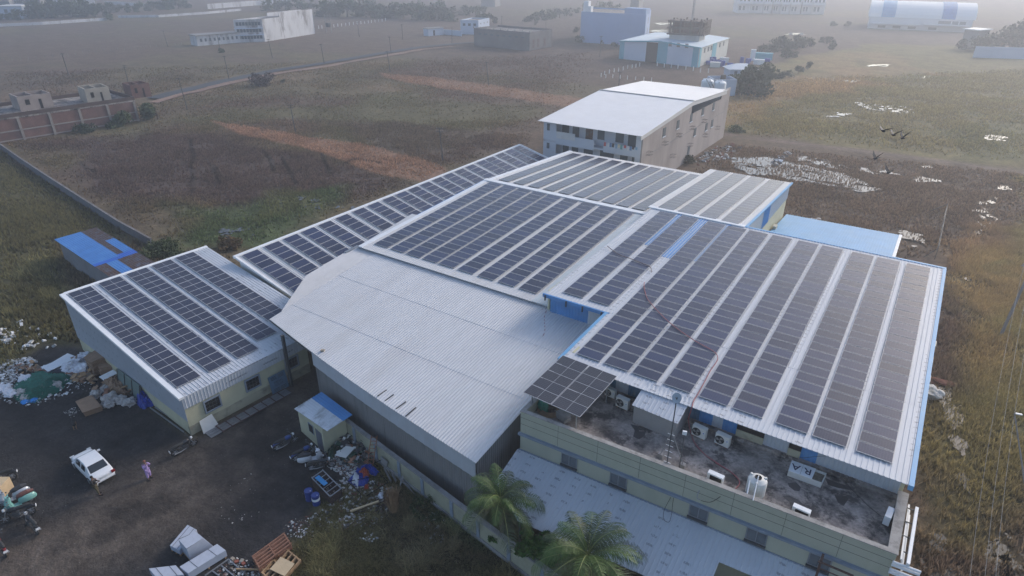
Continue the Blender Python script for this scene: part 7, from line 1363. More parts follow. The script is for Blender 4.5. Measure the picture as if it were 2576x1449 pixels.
def person(loc,face,label,top_m,leg_m,kurta=False,pose='phone',hair=(.02,.018,.016),scarf=None):
    t=thing('person',tuple(loc),label,'person'); t.rotation_euler=(0,0,face)  # figure faces +X
    if pose=='phone':
        sh=1.40; Lh=(.30,.10,1.18); Rh=(.32,-.06,1.20); Le=(.06,.27,1.12); Re=(.06,-.27,1.12)
        legs=[((0,.10,.90),(.05,.11,.50),(.0,.12,.08),(.16,.13,.03)),((0,-.10,.90),(.10,-.11,.50),(.16,-.12,.08),(.32,-.13,.03))]
    else:
        sh=1.36; Lh=(-.12,.20,1.02); Rh=(.20,-.05,1.42); Le=(-.05,.34,1.10); Re=(.16,-.28,1.22)
        legs=[((0,.10,.88),(.02,.11,.48),(-.02,.11,.08),(.14,.13,.03)),((0,-.10,.88),(.08,-.12,.48),(.10,-.13,.08),(.26,-.16,.03))]
    v=[(0,0,.95),(0,0,1.10),(.01,0,1.26),(.0,0,sh+.02),(.01,0,sh+.12),(.02,0,sh+.20),(.035,0,sh+.26),(.02,0,sh+.32)]; r=[(.14,.11),(.12,.10),(.15,.11),(.11,.09),(.05,.05),(.07,.075),(.078,.085),(.05,.06)]
    e=[(0,1),(1,2),(2,3),(3,4),(4,5),(5,6),(6,7)]
    for s,El,Hn in ((1,Le,Lh),(-1,Re,Rh)):
        i=len(v); v+=[(0,.18*s,sh-.01),El,Hn]; r+=[.058,.042,.028]; e+=[(3,i),(i,i+1),(i+1,i+2)]; d=Vector(Hn)-Vector(El); hand(Hn,d,s,v,e,r,i+2)
    for lg in legs:
        i=len(v); v+=list(lg); r+=[.085,.058,.038,(.045,.03)]; e+=[(0,i),(i,i+1),(i+1,i+2),(i+2,i+3)]
    skin_fig('body',v,e,r,sk_m,t)
    hz_=sh+.27
    # face: nose, eyes, mouth, ears
    mb=MB(); mb.add([(.10,-.012,hz_-.01),(.10,.012,hz_-.01),(.125,0,hz_-.02),(.10,0,hz_+.03)],[(0,1,2),(0,2,3),(1,3,2)]); obj('nose',mb,sk_m,t)
    mb=MB(); mb.box((.098,-.03,hz_+.02),(.012,.022,.010)); mb.box((.098,.03,hz_+.02),(.012,.022,.010)); mb.box((.09,0,hz_-.055),(.012,.04,.008)); obj('eyes_and_mouth',mb,m_black,t)
    mb=MB(); mb.box((.03,-.085,hz_),(.035,.015,.05)); mb.box((.03,.085,hz_),(.035,.015,.05)); obj('ear',mb,sk_m,t)
    mb=MB(); n=14; prof=[(.001,.125),(.05,.115),(.085,.08),(.098,.03),(.092,-.02)]; mb.lathe((.005,0,hz_+.01),prof,n); o=obj('hair',mb,mat('hair_%s'%('w' if hair[0]>.2 else 'b'),hair,.8,.2,6),t)
    # clothing shells
    v2=[(0,0,.93),(0,0,1.10),(.01,0,1.26),(0,0,sh+.03)]; r2=[(.165,.135),(.15,.125),(.178,.135),(.12,.10)]; e2=[(0,1),(1,2),(2,3)]
    for s,El,Hn in ((1,Le,Lh),(-1,Re,Rh)):
        El=Vector(El); Hn=Vector(Hn); i=len(v2); c_=El.lerp(Hn,.8); v2+=[(0,.185*s,sh-.01),tuple(El),tuple(c_)]; r2+=[.078,.06,.05]; e2+=[(3,i),(i,i+1),(i+1,i+2)]
    if kurta:
        i=len(v2); v2+=[(.02,0,.72),(.04,0,.50)]; r2+=[(.18,.16),(.21,.19)]; e2+=[(0,i),(i,i+1)]
    skin_fig('shirt' if not kurta else 'long_tunic',v2,e2,r2,top_m,t)
    v3=[(0,0,.95)];r3=[(.155,.125)];e3=[]
    for lg in legs:
        i=len(v3); v3+=[lg[0],lg[1],tuple(Vector(lg[2])+Vector((0,0,.04)))]; r3+=[.10,.078 if not kurta else .10,.062 if not kurta else .085]; e3+=[(0,i),(i,i+1),(i+1,i+2)]
    skin_fig('trousers',v3,e3,r3,leg_m,t)
    mb=MB()
    for lg in legs: f=Vector(lg[3]); mb.box((f.x-.04,f.y,.04),(.27,.10,.08))
    obj('shoe',mb,mat('dark_shoe',(.03,.02,.018),.6,.2,5),t)
    return t
pl=T('p',345,540); fd=(T('p',420,540)-pl); 
t=person((pl.x,pl.y,0),math.atan2(fd.y,fd.x)+.2,'person in a dark jacket looking down at a phone behind the white car',mat('dark_jacket',(.028,.026,.027),.85,.15,6),mat('olive_trousers',(.085,.07,.04),.9,.1,5)); 
o_ph=MB(); o_ph.box((.36,.02,1.24),(.08,.14,.012)); obj('phone',o_ph,m_black,None,label='black phone held by the person behind the white car',cat='phone').matrix_world=t.matrix_basis.copy() if False else Matrix.Translation(t.location)@Matrix.Rotation(t.rotation_euler.z,4,'Z')
o_b=MB(); o_b.box((.02,.28,.80),(.14,.05,.36)); obj('white_bag',o_b,m_white,None,label='white carrier bag hanging at the side of the person in the dark jacket',cat='bag').matrix_world=Matrix.Translation(t.location)@Matrix.Rotation(t.rotation_euler.z,4,'Z')
pl=T('p',815,390); cam_dir=math.atan2(-pl.y,-pl.x); person((pl.x,pl.y,0),cam_dir+.35,'person in a long lilac tunic and trousers standing alone in the yard',mat('lilac_cloth',(.38,.27,.52),.9,.06,5),mat('lilac_cloth',(0,0,0)),True,'face',(.25,.10,.07))
# dog
def dog():
    p=T('t31',760,1400); t=thing('dog',tuple(p),'black and tan dog standing in the dark yard near the flattened cardboard','dog'); hd=T('t31',790,1310)-p; t.rotation_euler=(0,0,math.atan2(hd.y,hd.x)+.2); t.scale=(1.15,)*3
    v=[(-.33,0,.50),(-.15,0,.52),(.08,0,.50),(.25,0,.53),(.36,0,.64),(.46,0,.72),(.58,0,.70),(.66,0,.68)]; r=[(.085,.09),(.09,.09),(.11,.125),(.11,.11),(.065,.07),(.07,.07),(.04,.04),(.025,.03)]
    e=[(i,i+1) for i in range(7)]
    for s in (-1,1):
        i=len(v); v+=[(-.33,s*.08,.42),(-.25,s*.085,.30),(-.40,s*.085,.17),(-.37,s*.085,.03),(-.32,s*.085,.01)]; r+=[.065,.04,.024,.018,.02]; e+=[(0,i),(i,i+1),(i+1,i+2),(i+2,i+3),(i+3,i+4)]
        i=len(v); v+=[(.22,s*.08,.40),(.20,s*.085,.24),(.23,s*.085,.03),(.28,s*.085,.01)]; r+=[.05,.028,.018,.02]; e+=[(3,i),(i,i+1),(i+1,i+2),(i+2,i+3)]
    i=len(v); v+=[(-.48,0,.55),(-.60,0,.44)]; r+=[.025,.014]; e+=[(0,i),(i,i+1)]
    m=bpy.data.materials.new('dog_coat'); m.use_nodes=True; n=m.node_tree; b=n.nodes['Principled BSDF']; tc=node(n,'ShaderNodeTexCoord'); sx=node(n,'ShaderNodeSeparateXYZ'); n.links.new(tc.outputs['Object'],sx.inputs[0]); mr=node(n,'ShaderNodeMapRange'); mr.inputs[1].default_value=.33; mr.inputs[2].default_value=.42; n.links.new(sx.outputs[2],mr.inputs[0]); mx=node(n,'ShaderNodeMix',data_type='RGBA'); mx.inputs[6].default_value=(.22,.13,.07,1); mx.inputs[7].default_value=(.018,.016,.015,1); n.links.new(mr.outputs[0],mx.inputs[0]); n.links.new(mx.outputs[2],b.inputs['Base Color']); b.inputs['Roughness'].default_value=.8
    skin_fig('body',v,e,r,m,t,root=2)
    mb=MB()
    for s in (-1,1): mb.add([(.42,s*.03,.77),(.45,s*.075,.76),(.42,s*.06,.86)],[(0,1,2),(2,1,0)]); mb.add([(.40,s*.05,.77),(.42,s*.06,.86),(.45,s*.075,.76)],[(0,1,2)])
    obj('ear',mb,m,t)
dog()
# birds
def bird(p,yaw,flap,label,k):
    t=thing('flying_bird',tuple(p),label,'bird','dark pigeons flying over the marsh'); t.rotation_euler=(0,.1*k-.2,yaw); 
    v=[(-.17,0,0),(-.05,0,0),(.06,0,.01),(.13,0,.03),(.18,0,.03)]; skin_fig('body',v,[(0,1),(1,2),(2,3),(3,4)],[.012,.05,.055,.03,.012],mat('bird_grey',(.03,.035,.045),.7,.2,8),t,root=1,sub_=1)
    m=mat('bird_wing',(.025,.03,.04),.7,.25,8)
    for s in (-1,1):
        f=flap*(1 if s>0 else .8); c,z=math.cos(f),math.sin(f); mb=MB(); P=lambda x,y: (x,s*y*c,y*z+.03); mb.add([P(.09,.03),P(-.07,.03),P(-.10,.20),P(.05,.20),P(-.16,.38)],[(0,1,2,3),(3,2,4)]); mb.add([(a,b_,cc-.012) for a,b_,cc in [P(.09,.03),P(-.07,.03),P(-.10,.20),P(.05,.20),P(-.16,.38)]],[(3,2,1,0),(4,2,3)]); obj('wing',mb,m,t)
    mb=MB(); mb.add([(-.12,-.03,0),(-.12,.03,0),(-.27,.06,0),(-.27,-.06,0)],[(0,1,2,3),(3,2,1,0)]); obj('tail',mb,m,t)
for k,(x,y,lb) in enumerate([(2222,330,'dark pigeon leading the three in a row over the marsh'),(2248,340,'middle pigeon of the three in a row over the marsh'),(2271,348,'rightmost pigeon of the three, wings raised'),(2203,399,'pigeon flying above the earth path, just left below the three'),(2236,434,'lowest pigeon, over the brown scrubby plot')]):
    d=ray(x,y).normalized(); p=Vector((0,0,CAMH))+d*33; 
    bird(p,math.atan2(-RX.y,-RX.x)+.5,[.55,.75,1.0,.9,.8][k],lb,k)
# ================================================================ YARD THINGS
def stack_box(name,A,B,C,h,z0,m,parent,layers=0,m2=None):
    """box from three base corners A,B (near edge) and C (far, beyond B)"""
    D=A+C-B; mb=MB(); mb.prism([(p.x,p.y) for p in (A,B,C,D)],z0,z0+h)
    return obj(name,mb,m,parent)
m_pack=mat('grey_aluminium_frames',(.42,.45,.52),.5,.06,3.,marks=None,bump=.0); m_rib=mat('ribbed_frame_edges',(.30,.32,.36),.5,.1,3.)
def framepack(pts,h,z0,label,group='bundles of grey framed panels on pallets'):
    A,B,C=[T(*p,z0+h) if len(p)==3 else p for p in pts]; t=thing('panel_stack',(B.x,B.y,0),label,'stack',group,world=True); D=A+C-B; L_=[A,B,C,D]
    mb=MB(); n=max(6,int(h/.035)); 
    for k in range(n): 
        e=.0 if k%2 else .012; c=(A+C)/2; P=[(c.x+(p.x-c.x)*(1-e),c.y+(p.y-c.y)*(1-e)) for p in L_]; mb.prism(P,z0+h*k/n,z0+h*(k+1)/n-.001)
    obj('panels',mb,m_pack,t)
    for f in (.25,.75):
        mb=MB(); a=A.lerp(B,f); b_=D.lerp(C,f); 
        c=(A+C)/2; out=lambda p: p+(p-c)*.012
        mb.beam(a+Vector((0,0,.006)),b_+Vector((0,0,.006)),.03,.008); a2=Vector((a.x,a.y,z0)); b2=Vector((b_.x,b_.y,z0)); 
        obj('strap',mb,m_steel,t)
    mb=MB(); 
    for f in (.05,.5,.95): p=A.lerp(B,f); p2=D.lerp(C,f); mb.beam((p.x,p.y,z0-.07),(p2.x,p2.y,z0-.07),.1,.13)
    obj('pallet',mb,m_wood,t); return t
framepack([('s',332,505-10),('s',595+90,432-40),('s',615,332)],.62,.14,'long grey strapped bundle of metal frames, front right of the three by the bottom edge') if False else None
def pk(A,B,C,h,z0,label): return framepack([A,B,C],h,z0,label)
pk(('s',345,600),('s',690,435-48),('s',612,330),.55,.14,'long low strapped bundle of grey frames in front of the tall sloping one')
pk(('s',180,345),('s',265,392),('s',425,200),.42,.14,'low strapped bundle of grey frames on the left of the tall one')
# tall sloping stack
A,B,C,D=T('s',258,290,1.25),T('s',335,375,1.25),T('s',480,285,1.15),T('s',412,225,1.2)
A2,B2,C2,D2=[Vector((p.x,p.y,.14)) for p in (A,B,T('s',590,340,.5),T('s',430,200,.6))]
t=thing('panel_stack',(B.x,B.y,0),'tall strapped stack of ribbed grey frames with one sloping side, middle of the bundles','stack','bundles of grey framed panels on pallets',world=True)
mb=MB(); n=26
for k in range(n):
    f=k/n;g=(k+.8)/n; b0=[A2.lerp(A,f),B2.lerp(B,f),C2.lerp(C,f),D2.lerp(D,f)]; cz0=.14+1.1*f; cz1=.14+1.1*g
    P=[(p.x,p.y) for p in b0]; mb.prism(P,cz0,cz1)
obj('panels',mb,m_pack,t); mb=MB(); mb.beam(A+Vector((0,0,.01)),D+Vector((0,0,.01)),.03,.01); mb.beam(B+Vector((0,0,.01)),C+Vector((0,0,.01)),.03,.01); obj('strap',mb,m_steel,t); mb=MB(); mb.prism([(p.x,p.y) for p in (A2,B2,C2,D2)],0,.13); obj('pallet',mb,m_wood,t)
pk(('s',60,640),('s',310,610),('s',235,525),.55,.14,'bundle of grey frames cut by the bottom edge, leftmost of the group')
# wooden pallets
def pallet_stack(pts,n,label,m,boards=9,tilt=0,ply=False):
    A,B,C=[T(*p,n*.13) for p in pts]; t=thing('pallet_stack',(B.x,B.y,0),label,'pallet stack','wooden pallets at the bottom edge',world=True); D=A+C-B
    for k in range(n):
        z=.06+k*.13; mb=MB()
        for f in np.linspace(.03,.97,boards): a=A.lerp(B,f);d=D.lerp(C,f); j_=random.uniform(-.02,.02); mb.beam((a.x+j_,a.y,z+.05),(d.x+j_,d.y,z+.05),.09,.022)
        for f in (.03,.5,.97): a=A.lerp(D,f);b_=B.lerp(C,f); mb.beam((a.x,a.y,z),(b_.x,b_.y,z),.09,.07)
        obj('pallet',mb,m,t)
    return t,(A,B,C,D)
pallet_stack([('s',925,440),('s',985,545),('s',1285,320)],5,'tall pile of reddish wooden pallets on the weeds at the bottom edge',m_woodd,5)
t,(A,B,C,D)=pallet_stack([('s',1010,590),('s',1160,720),('s',1375,470)],3,'pile of pale timber pallets with a plywood sheet on top, bottom edge',m_wood,5)
A,B,C,D=T('s',1090,560,.5),T('s',1225,625,.5),T('s',1318,510,.5),T('s',1190,448,.5); mb=MB(); mb.slab([A,B,C,D],.02); obj('plywood_sheet',mb,m_ply,None,label='pale plywood sheet lying on the timber pallets',cat='plywood')
def bars(name,segs,r,m,label,cat='frame',sq=True,world_=True):
    P=[(T(*a[:3],a[3] if len(a)>3 else .05),T(*b_[:3],b_[3] if len(b_)>3 else .05)) for a,b_ in segs]; o=P[0][0]; mb=MB()
    for a,b_ in P: mb.beam(a-o,b_-o,r,r)
    ob=obj(name,mb,m); ob.location=o; return setp(ob,label,cat)
bars('welded_bars',[(('s',715,470),('s',500,620)),(('s',715,470),('s',850,590)),(('s',650,530),('s',760,620)),(('s',570,580),('s',630,623)),(('s',830,600),('s',800,623))],.07,m_galv,'welded grey steel frame lying on the gravel beside the frame bundles')
bars('timber_batten',[(('s',785,560,.15),('s',1130,565,.25))],.09,m_wood,'long timber batten lying from the gravel on to the pale pallets','timber')
for k,(a,b_,c) in enumerate([(755,472,(.36,.30,.24)),(790,498,(.28,.09,.06)),(835,490,(.33,.30,.26)),(852,515,(.27,.09,.065)),(680,150+1000,(.2,.1,.08))]):
    if b_>900: continue
    p=T('s',a,b_); mb=MB(); mb.box((0,0,.06),(.26,.2,.12),k); o=obj('broken_brick',mb,mat('brick_bit_%d'%k,c,.95,.2,6)); o.location=p; setp(o,['pale','red','whitish','second red'][k]+' broken brick on the gravel by the grey steel frame','brick')
# blue drums
def drum(p,label,band,k):
    t=thing('steel_drum',tuple(p),label,'drum','two blue drums'); m=mat('blue_drum_paint',(.02,.045,.22),.4,.12,3,dirt=(.05,.05,.08),damt=.4,dscale=3); mb=MB(); mb.lathe((0,0,0),[(.001,0),(.29,0),(.295,.03),(.285,.05),(.285,.28),(.298,.30),(.285,.32),(.285,.58),(.298,.60),(.285,.62),(.285,.86),(.297,.88),(.285,.885),(.28,.86),(.001,.86)],22); obj('drum_body',mb,m,t)
    if band: mb=MB(); mb.lathe((0,0,.42),[(.2995,0),(.2995,.22),(.288,.22)],22); obj('white_band',mb,m_white,t); mb=MB(); mb.lathe((0,0,.42),[(.300,.08),(.300,.12)],22); 
    mb=MB(); mb.cyl((.16,.05,.862),.03,.02,8); obj('bung',mb,m_white,t)
drum(T('u',362,675),'plain blue steel drum behind the white banded one',False,1); drum(T('u',425,715),'blue steel drum with a white band around its middle',True,2)
# stacked steel trestle frames with the blue board
A,B,C=T('u',380,470,1.0),T('u',545,640,1.0),T('u',645,565,1.0); D=A+C-B
t=thing('frame_stack',(B.x,B.y,0),'stack of rusty dark steel trolley frames with galvanised top bars beside the blue drums','frame stack',world=True)
for k in range(7):
    z=.06+k*.135; mb=MB(); s=1-.0*k; P=[Vector((p.x,p.y,z)) for p in (A,B,C,D)]
    for a,b_ in zip(P,P[1:]+P[:1]): mb.beam(a,b_,.06,.06)
    for f in (.2,.4,.6,.8): mb.beam(P[0].lerp(P[1],f),P[3].lerp(P[2],f),.045,.045)
    for p in P: mb.beam(p,p+Vector((0,0,.1)),.05,.05)
    obj('frame',mb,m_galv if k==6 else mat('rusty_brown_steel',(.055,.035,.03),.85,.3,5),t)
a0,a1,a2,a3=T('u',405,480,1.06),T('u',490,552,1.06),T('u',528,528,1.06),T('u',445,455,1.06); mb=MB(); mb.slab([a0,a1,a2,a3],.03); obj('blue_board',mb,mat('bright_blue_board',(.03,.22,.48),.6,.15,3),None,label='bright blue board lying across the top of the steel frame stack',cat='board')
# tarpaulins
def tarp(name,win,pts,h,m,label,seed,z0=0.02,seg=14):
    P=[T(win,a,b_) for a,b_ in pts]; c=sum(P,Vector())/len(P); r=random.Random(seed); rings=7; n=len(P)*4; vs=[];fs=[]
    edge=[]
    for i in range(len(P)):
        for k in range(4): edge.append(P[i].lerp(P[(i+1)%len(P)],k/4))
    for j_ in range(rings):
        f=1-j_/rings
        for i in range(n):
            p=c.lerp(edge[i],f*(1+.09*math.sin(i*2.3+j_*1.7+seed))); zz=h*(1-f**2.2)*(.75+.25*math.sin(i*1.9+seed*3)*math.cos(j_*1.3+i*.7))+abs(math.sin(i*2.9+j_*2.1+seed))*.10*h+.02; vs.append((p.x-c.x,p.y-c.y,z0+(zz if j_ else 0)))
    vs.append((0,0,z0+h*.95))
    for j_ in range(rings-1):
        for i in range(n): a=j_*n+i;b2=j_*n+(i+1)%n; fs.append((a,b2,b2+n,a+n))
    for i in range(n): fs.append(((rings-1)*n+i,(rings-1)*n+(i+1)%n,rings*n))
    mb=MB(); mb.add(vs,fs); o=obj(name,mb,m); o.location=(c.x,c.y,0); return setp(o,label,'tarpaulin' if 'tarp' in name else name.replace('_',' '))
m_bt=mat('blue_tarpaulin',(.015,.045,.30),.5,.35,4,bump=.6,bscale=5); m_ot=mat('orange_red_tarpaulin',(.38,.07,.035),.6,.25,4,bump=.6,bscale=5); m_gt=mat('dark_green_tarpaulin',(.02,.055,.035),.7,.3,4,bump=.6,bscale=5); m_bag=mat('white_woven_plastic',(.66,.66,.70),.6,.15,5,bump=.6,bscale=9)
tarp('tarpaulin','o',[(1240,600),(1285,575),(1340,600),(1390,660),(1400,690),(1300,725),(1255,690)],1.1,m_bt,'bright blue tarpaulin heaped over something against the low building',1)
tarp('tarpaulin','u',[(865,375),(930,360),(990,430),(960,470),(890,440),(770,450),(790,405)],.55,m_bt,'blue tarpaulin crumpled at the back of the junk heap',2)
tarp('tarpaulin','u',[(700,520),(770,560),(860,570),(910,490),(860,420),(780,430)],.5,m_bt,'blue tarpaulin crumpled under the red one in the junk heap',3)
tarp('tarpaulin','u',[(800,460),(850,410),(905,430),(905,480),(850,520)],.72,m_ot,'orange red tarpaulin on top of the blue ones in the junk heap',4)
tarp('tarpaulin','u',[(860,560),(900,545),(895,590),(855,595)],.3,m_ot,'small red rag at the front of the blue tarpaulins',5)
tarp('tarpaulin','u',[(525,250),(560,190),(660,165),(700,180),(620,250),(570,330),(530,300)],.6,m_gt,'dark green tarpaulin at the foot of the guard hut wall',6)
tarp('white_sack','u',[(760,470),(790,450),(835,510),(800,570),(745,540)],.75,m_bag,'white woven sack lying on the blue and red tarpaulins',7)
tarp('white_sack','u',[(1000,620),(1035,610),(1030,690),(970,660)],.25,m_bag,'small white torn sheet near the dry tussock',8)
A,B,C,D=T('u',585,275,.75),T('u',690,300,.75),T('u',775,205,.9),T('u',690,190,.9); mb=MB(); mb.corr(A,B,C,D,.12,.02,t=.01); obj('metal_sheet',mb,m_plastic,None,label='dirty white corrugated sheet lying over an old green cart in the junk heap',cat='sheet metal')
t=thing('old_cart',tuple(T('u',700,340)),'old dark green cart standing under the dirty white sheet','cart',world=True); mb=MB(); P=[T('u',650,330),T('u',700,380),T('u',800,320),T('u',745,280)]; mb.prism([(p.x,p.y) for p in P],.25,.7); obj('box',mb,m_gt,t); mb=MB()
for p in P: mb.beam((p.x,p.y,0),(p.x,p.y,.75),.05,.05)
obj('leg',mb,m_steel,t)
p=T('u',618,160); mb=MB(); mb.lathe((0,0,0),[(.001,.02),(.3,.02),(.36,.25),(.33,.25),(.28,.06),(.001,.06)],16); o=obj('plastic_basin',mb,mat('rusty_red_plastic',(.25,.05,.03),.6,.1,4)); o.location=p; setp(o,'rusty red basin leaning against the guard hut wall','basin')
# ladder against compound wall, pipes and planks
def lad(a0,a1,w_,n,m,label):
    a,b_=a0,a1; sd_=Vector((RX.x,RX.y,0))*w_/2; t=thing('ladder',tuple(a),label,'ladder',world=True); mb=MB(); mb.beam(a-sd_,b_-sd_,.05,.05); mb.beam(a+sd_,b_+sd_,.05,.05); obj('rail',mb,m,t); mb=MB()
    for k in range(n): p=a.lerp(b_,(k+.5)/n); mb.beam(p-sd_,p+sd_,.04,.04)
    obj('rung',mb,m,t)
lad(T('u',905,400),T('u',950,95,2.7),.45,9,m_woodd,'tall wooden step ladder leaning on the compound wall above the junk heap')
bars('welded_bars',[(('u',825,135,1.0),('u',1010,290,.5)),(('u',865,290,.4),('u',945,240,.7)),(('u',865,290,.4),('u',980,375,.3)),(('u',1010,290,.5),('u',1030,320,.5)),(('u',940,350,.4),('u',1030,310,.6))],.04,mat('dull_pipe',(0,0,0)),'bent grey metal frame resting on the junk below the step ladder')
bars('welded_bars',[(('u',710,515,.4),('u',825,625,.3)),(('u',825,625,.3),('u',822,680,.05)),(('u',840,670,.1),('u',1075,520,.3)),(('u',1075,520,.3),('u',1005,455,.4)),(('u',1005,455,.4),('u',710,515,.4)),(('u',940,500,.3),('u',1010,600,.1))],.04,mat('dull_pipe',(.17,.175,.185),.6,.2,4),'grey pipe frame lying across the tarpaulins in the junk heap')
bars('timber_batten',[(('u',730,785,.2),('u',990,695,.3))],.13,m_ply,'pale timber beam on the rubble at the front of the junk heap','timber')
bars('rusty_bars',[(('u',740,790),('u',1080,680,.3)),(('u',770,810),('u',1110,700,.3)),(('u',830,870),('u',1100,690,.3)),(('u',700,700),('u',760,800)),(('u',840,700,.2),('u',900,800)),(('u',960,680,.3),('u',1010,800)),(('u',700,830),('u',1050,660,.4))],.05,mat('rusty_brown_steel',(.055,.035,.03),.85,.3,5),'tangle of rusty black bars over the rubble below the junk heap','scrap metal')
bars('rusty_bars',[(('t42',820,1020),('t42',920,1085)),(('t42',920,1085),('t42',980,1040)),(('t42',370,1000),('t42',570,810)),(('t42',470,900),('t42',560,960)),(('t42',850,1000),('t42',1000,900))],.05,mat('rusty_iron',(0,0,0)),'thin rusty bars lying in the weeds between pallets and rubble','scrap metal')
for k,(a,b_,h,w_) in enumerate([((1040,390),(1105,520),1.3,.35),((1060,400),(1130,490),1.2,.3),((1110,430),(1150,520),.9,.4),((1210,470),(1180,560),.9,.6),((1180,490),(1300,600),.7,.3),((1260,570),(1350,665),.3,.1)]):
    p=T('u',*b_); p2=T('u',a[0],a[1],h); o=obj('plank',(lambda m_: m_.beam(Vector((0,0,.02)),p2-p,w_*.5,.03))(MB()),m_cement); o.location=p; setp(o,'%s weathered grey board leaning against the compound wall, counted from the junk heap'%ORD[k],'board','grey boards leaning on the compound wall')
t=thing('door_panel',tuple(T('u',1050,370)),'pale grey door panel propped beside the step ladder','door panel',world=True); mb=MB(); A,B,C,D=T('u',1005,355,.05),T('u',1055,395,.05),T('u',1068,340,1.1),T('u',1010,285,1.1); mb.hex8([A,B,B+Vector((.03,.04,0)),A+Vector((.03,.04,0)),D,C,C+Vector((.03,.04,0)),D+Vector((.03,.04,0))]); obj('panel',mb,m_cement,t)
# rubble as one heap of uncountable pieces
def chips(name,regions,n,smin,smax,mats_,label,seed,cat='rubble',zs=.0,kind='stuff',flat=.5):
    r=random.Random(seed); mb=MB(); i=0
    polys=[[T(w_,a,b_) for a,b_ in P] for w_,P in regions]
    nps=[np.array([(p.x,p.y) for p in P]) for P in polys]
    while i<n:
        k=r.randrange(len(nps)); pl_=nps[k]; lo=pl_.min(0);hi=pl_.max(0); p=np.array([[r.uniform(lo[0],hi[0]),r.uniform(lo[1],hi[1])]])
        if sdist(p,pl_)[0]>r.random()*.4: continue
        s=r.uniform(smin,smax)*r.random()**.5+smin*.3; R_=Matrix.Rotation(r.random()*6.28,3,'Z')@Matrix.Rotation(r.uniform(-.6,.6),3,'X')@Matrix.Rotation(r.uniform(-.6,.6),3,'Y'); mb.box((p[0,0],p[0,1],s*.25+zs*r.random()),(s,s*r.uniform(.5,1),s*r.uniform(.15,flat)),0,r.randrange(len(mats_)),R_); i+=1
    return obj(name,mb,mats_,None,label=label,cat=cat,kind=kind)
mr_=[mat('rubble_grey',(.26,.25,.24),.95,.3,5),mat('rubble_pale',(.52,.50,.48),.95,.2,5),mat('rubble_brick',(.20,.085,.06),.95,.2,5),mat('rubble_dark',(.09,.085,.085),.95,.3,5),mat('rubble_brown',(.20,.15,.11),.95,.3,5)]
chips('rubble',[('t42',[(700,560),(900,500),(1280,520),(1400,650),(1250,900),(1050,950),(700,950),(560,900),(760,720)]),('t42',[(760,260),(1050,280),(1150,420),(880,440),(740,360)])],2300,.05,.26,mr_+[mr_[1],m_plastic],'strewn rubble and broken bricks around and below the junk heap',1)
chips('rubble',[('t42',[(340,900),(720,880),(760,1000),(500,1050),(330,1040)]),('s',[(700,480),(1000,560),(1010,640),(620,640)])],520,.04,.16,mr_+[m_plastic],'loose pale stones at the edge of the weeds by the pallets',2)
chips('white_litter',[('t42',[(1080,1040),(1230,1030),(1210,1100),(1080,1100)]),('t42',[(1760,1060),(1880,1040),(1850,1140),(1770,1130)]),('t42',[(1700,820),(1900,860),(1860,1010),(1700,980)])],130,.06,.22,[mr_[1],m_white,mr_[0]],'small heaps of white and grey litter on the weedy plot',3,'litter')
chips('junk_scraps',[('u',[(640,130),(820,110),(900,260),(860,400),(720,390),(640,320)])],260,.12,.55,[m_steel,mr_[3],m_cement,m_woodd,m_plastic,m_gt],'jumbled broken boards and scrap behind the old cart',4,'junk',zs=.7,flat=.15)
chips('foam_scraps',[('t31',[(160,350),(520,460),(560,600),(400,640),(130,600),(200,480)]),('t31',[(0,430),(160,480),(120,560),(0,560)])],90,.12,.55,[m_white,mat('dirty_foam',(.50,.49,.48),.9,.15,4)],'white foam blocks scattered in the tall grass left of the low building',5,'foam scraps',zs=.25,flat=.6)
chips('foam_scraps',[('t31',[(0,780),(130,740),(330,720),(320,790),(150,860),(130,960),(0,970)])],420,.06,.34,[m_white,mat('dirty_foam',(0,0,0)),mr_[0]],'dense spill of white foam and plaster pieces at the left edge',6,'foam scraps',zs=.2)
chips('white_litter',[('t31',[(700,900),(1000,880),(1000,1000),(820,1060),(700,980)]),('t31',[(640,1250),(760,1200),(740,1300)]),('t41',[(2300,500),(2576,440),(2576,900),(2250,900)])],160,.03,.12,[mr_[1],mr_[0]],'fine pale chips sprinkled over the dark yard',7,'litter')
# cardboard stacks, bags, net, rolls, sheets, gate
def cardstack(pts,n,label,seed,z0=0,th=.06,win='o'):
    P=[T(win,a,b_,z0+n*th*.8) for a,b_ in pts]; t=thing('cardboard_stack',(P[0].x,P[0].y,0),label,'cardboard','flattened cardboard by the low building',world=True); r=random.Random(seed); c=sum(P,Vector())/len(P); mb=MB()
    for k in range(n):
        ox,oy=r.uniform(-.07,.07),r.uniform(-.07,.07); s=1+r.uniform(-.03,.05); mb.prism([(c.x+(p.x-c.x)*s+ox,c.y+(p.y-c.y)*s+oy) for p in P],z0+k*th,z0+k*th+th*.72)
    obj('sheets',mb,m_card,t)
cardstack([(770,270),(835,320),(960,265),(890,195)],26,'tall stack of flattened brown cardboard leaning on the low building',1)
cardstack([(865,320),(915,365),(1020,340),(965,280)],17,'second stack of flattened cardboard just in front of the tall one',2)
cardstack([(700,655),(765,755),(925,700),(835,600)],9,'separate pile of soggy cardboard lying out in the dark yard',3)
for k,(w_,pts,h) in enumerate([('o',[(930,480),(1000,430),(1110,450),(1160,530),(1100,580),(990,570)],.8),('o',[(1010,560),(1090,540),(1170,560),(1140,600)],.6)]): tarp('crumpled_cardboard',w_,pts,h,m_card,['heap of crumpled brown cardboard against the green gate','lower crumpled cardboard in front of the green gate'][k],20+k)
m_clear=mat('milky_plastic',(.40,.37,.35),.4,.3,4,bump=.8,bscale=7)
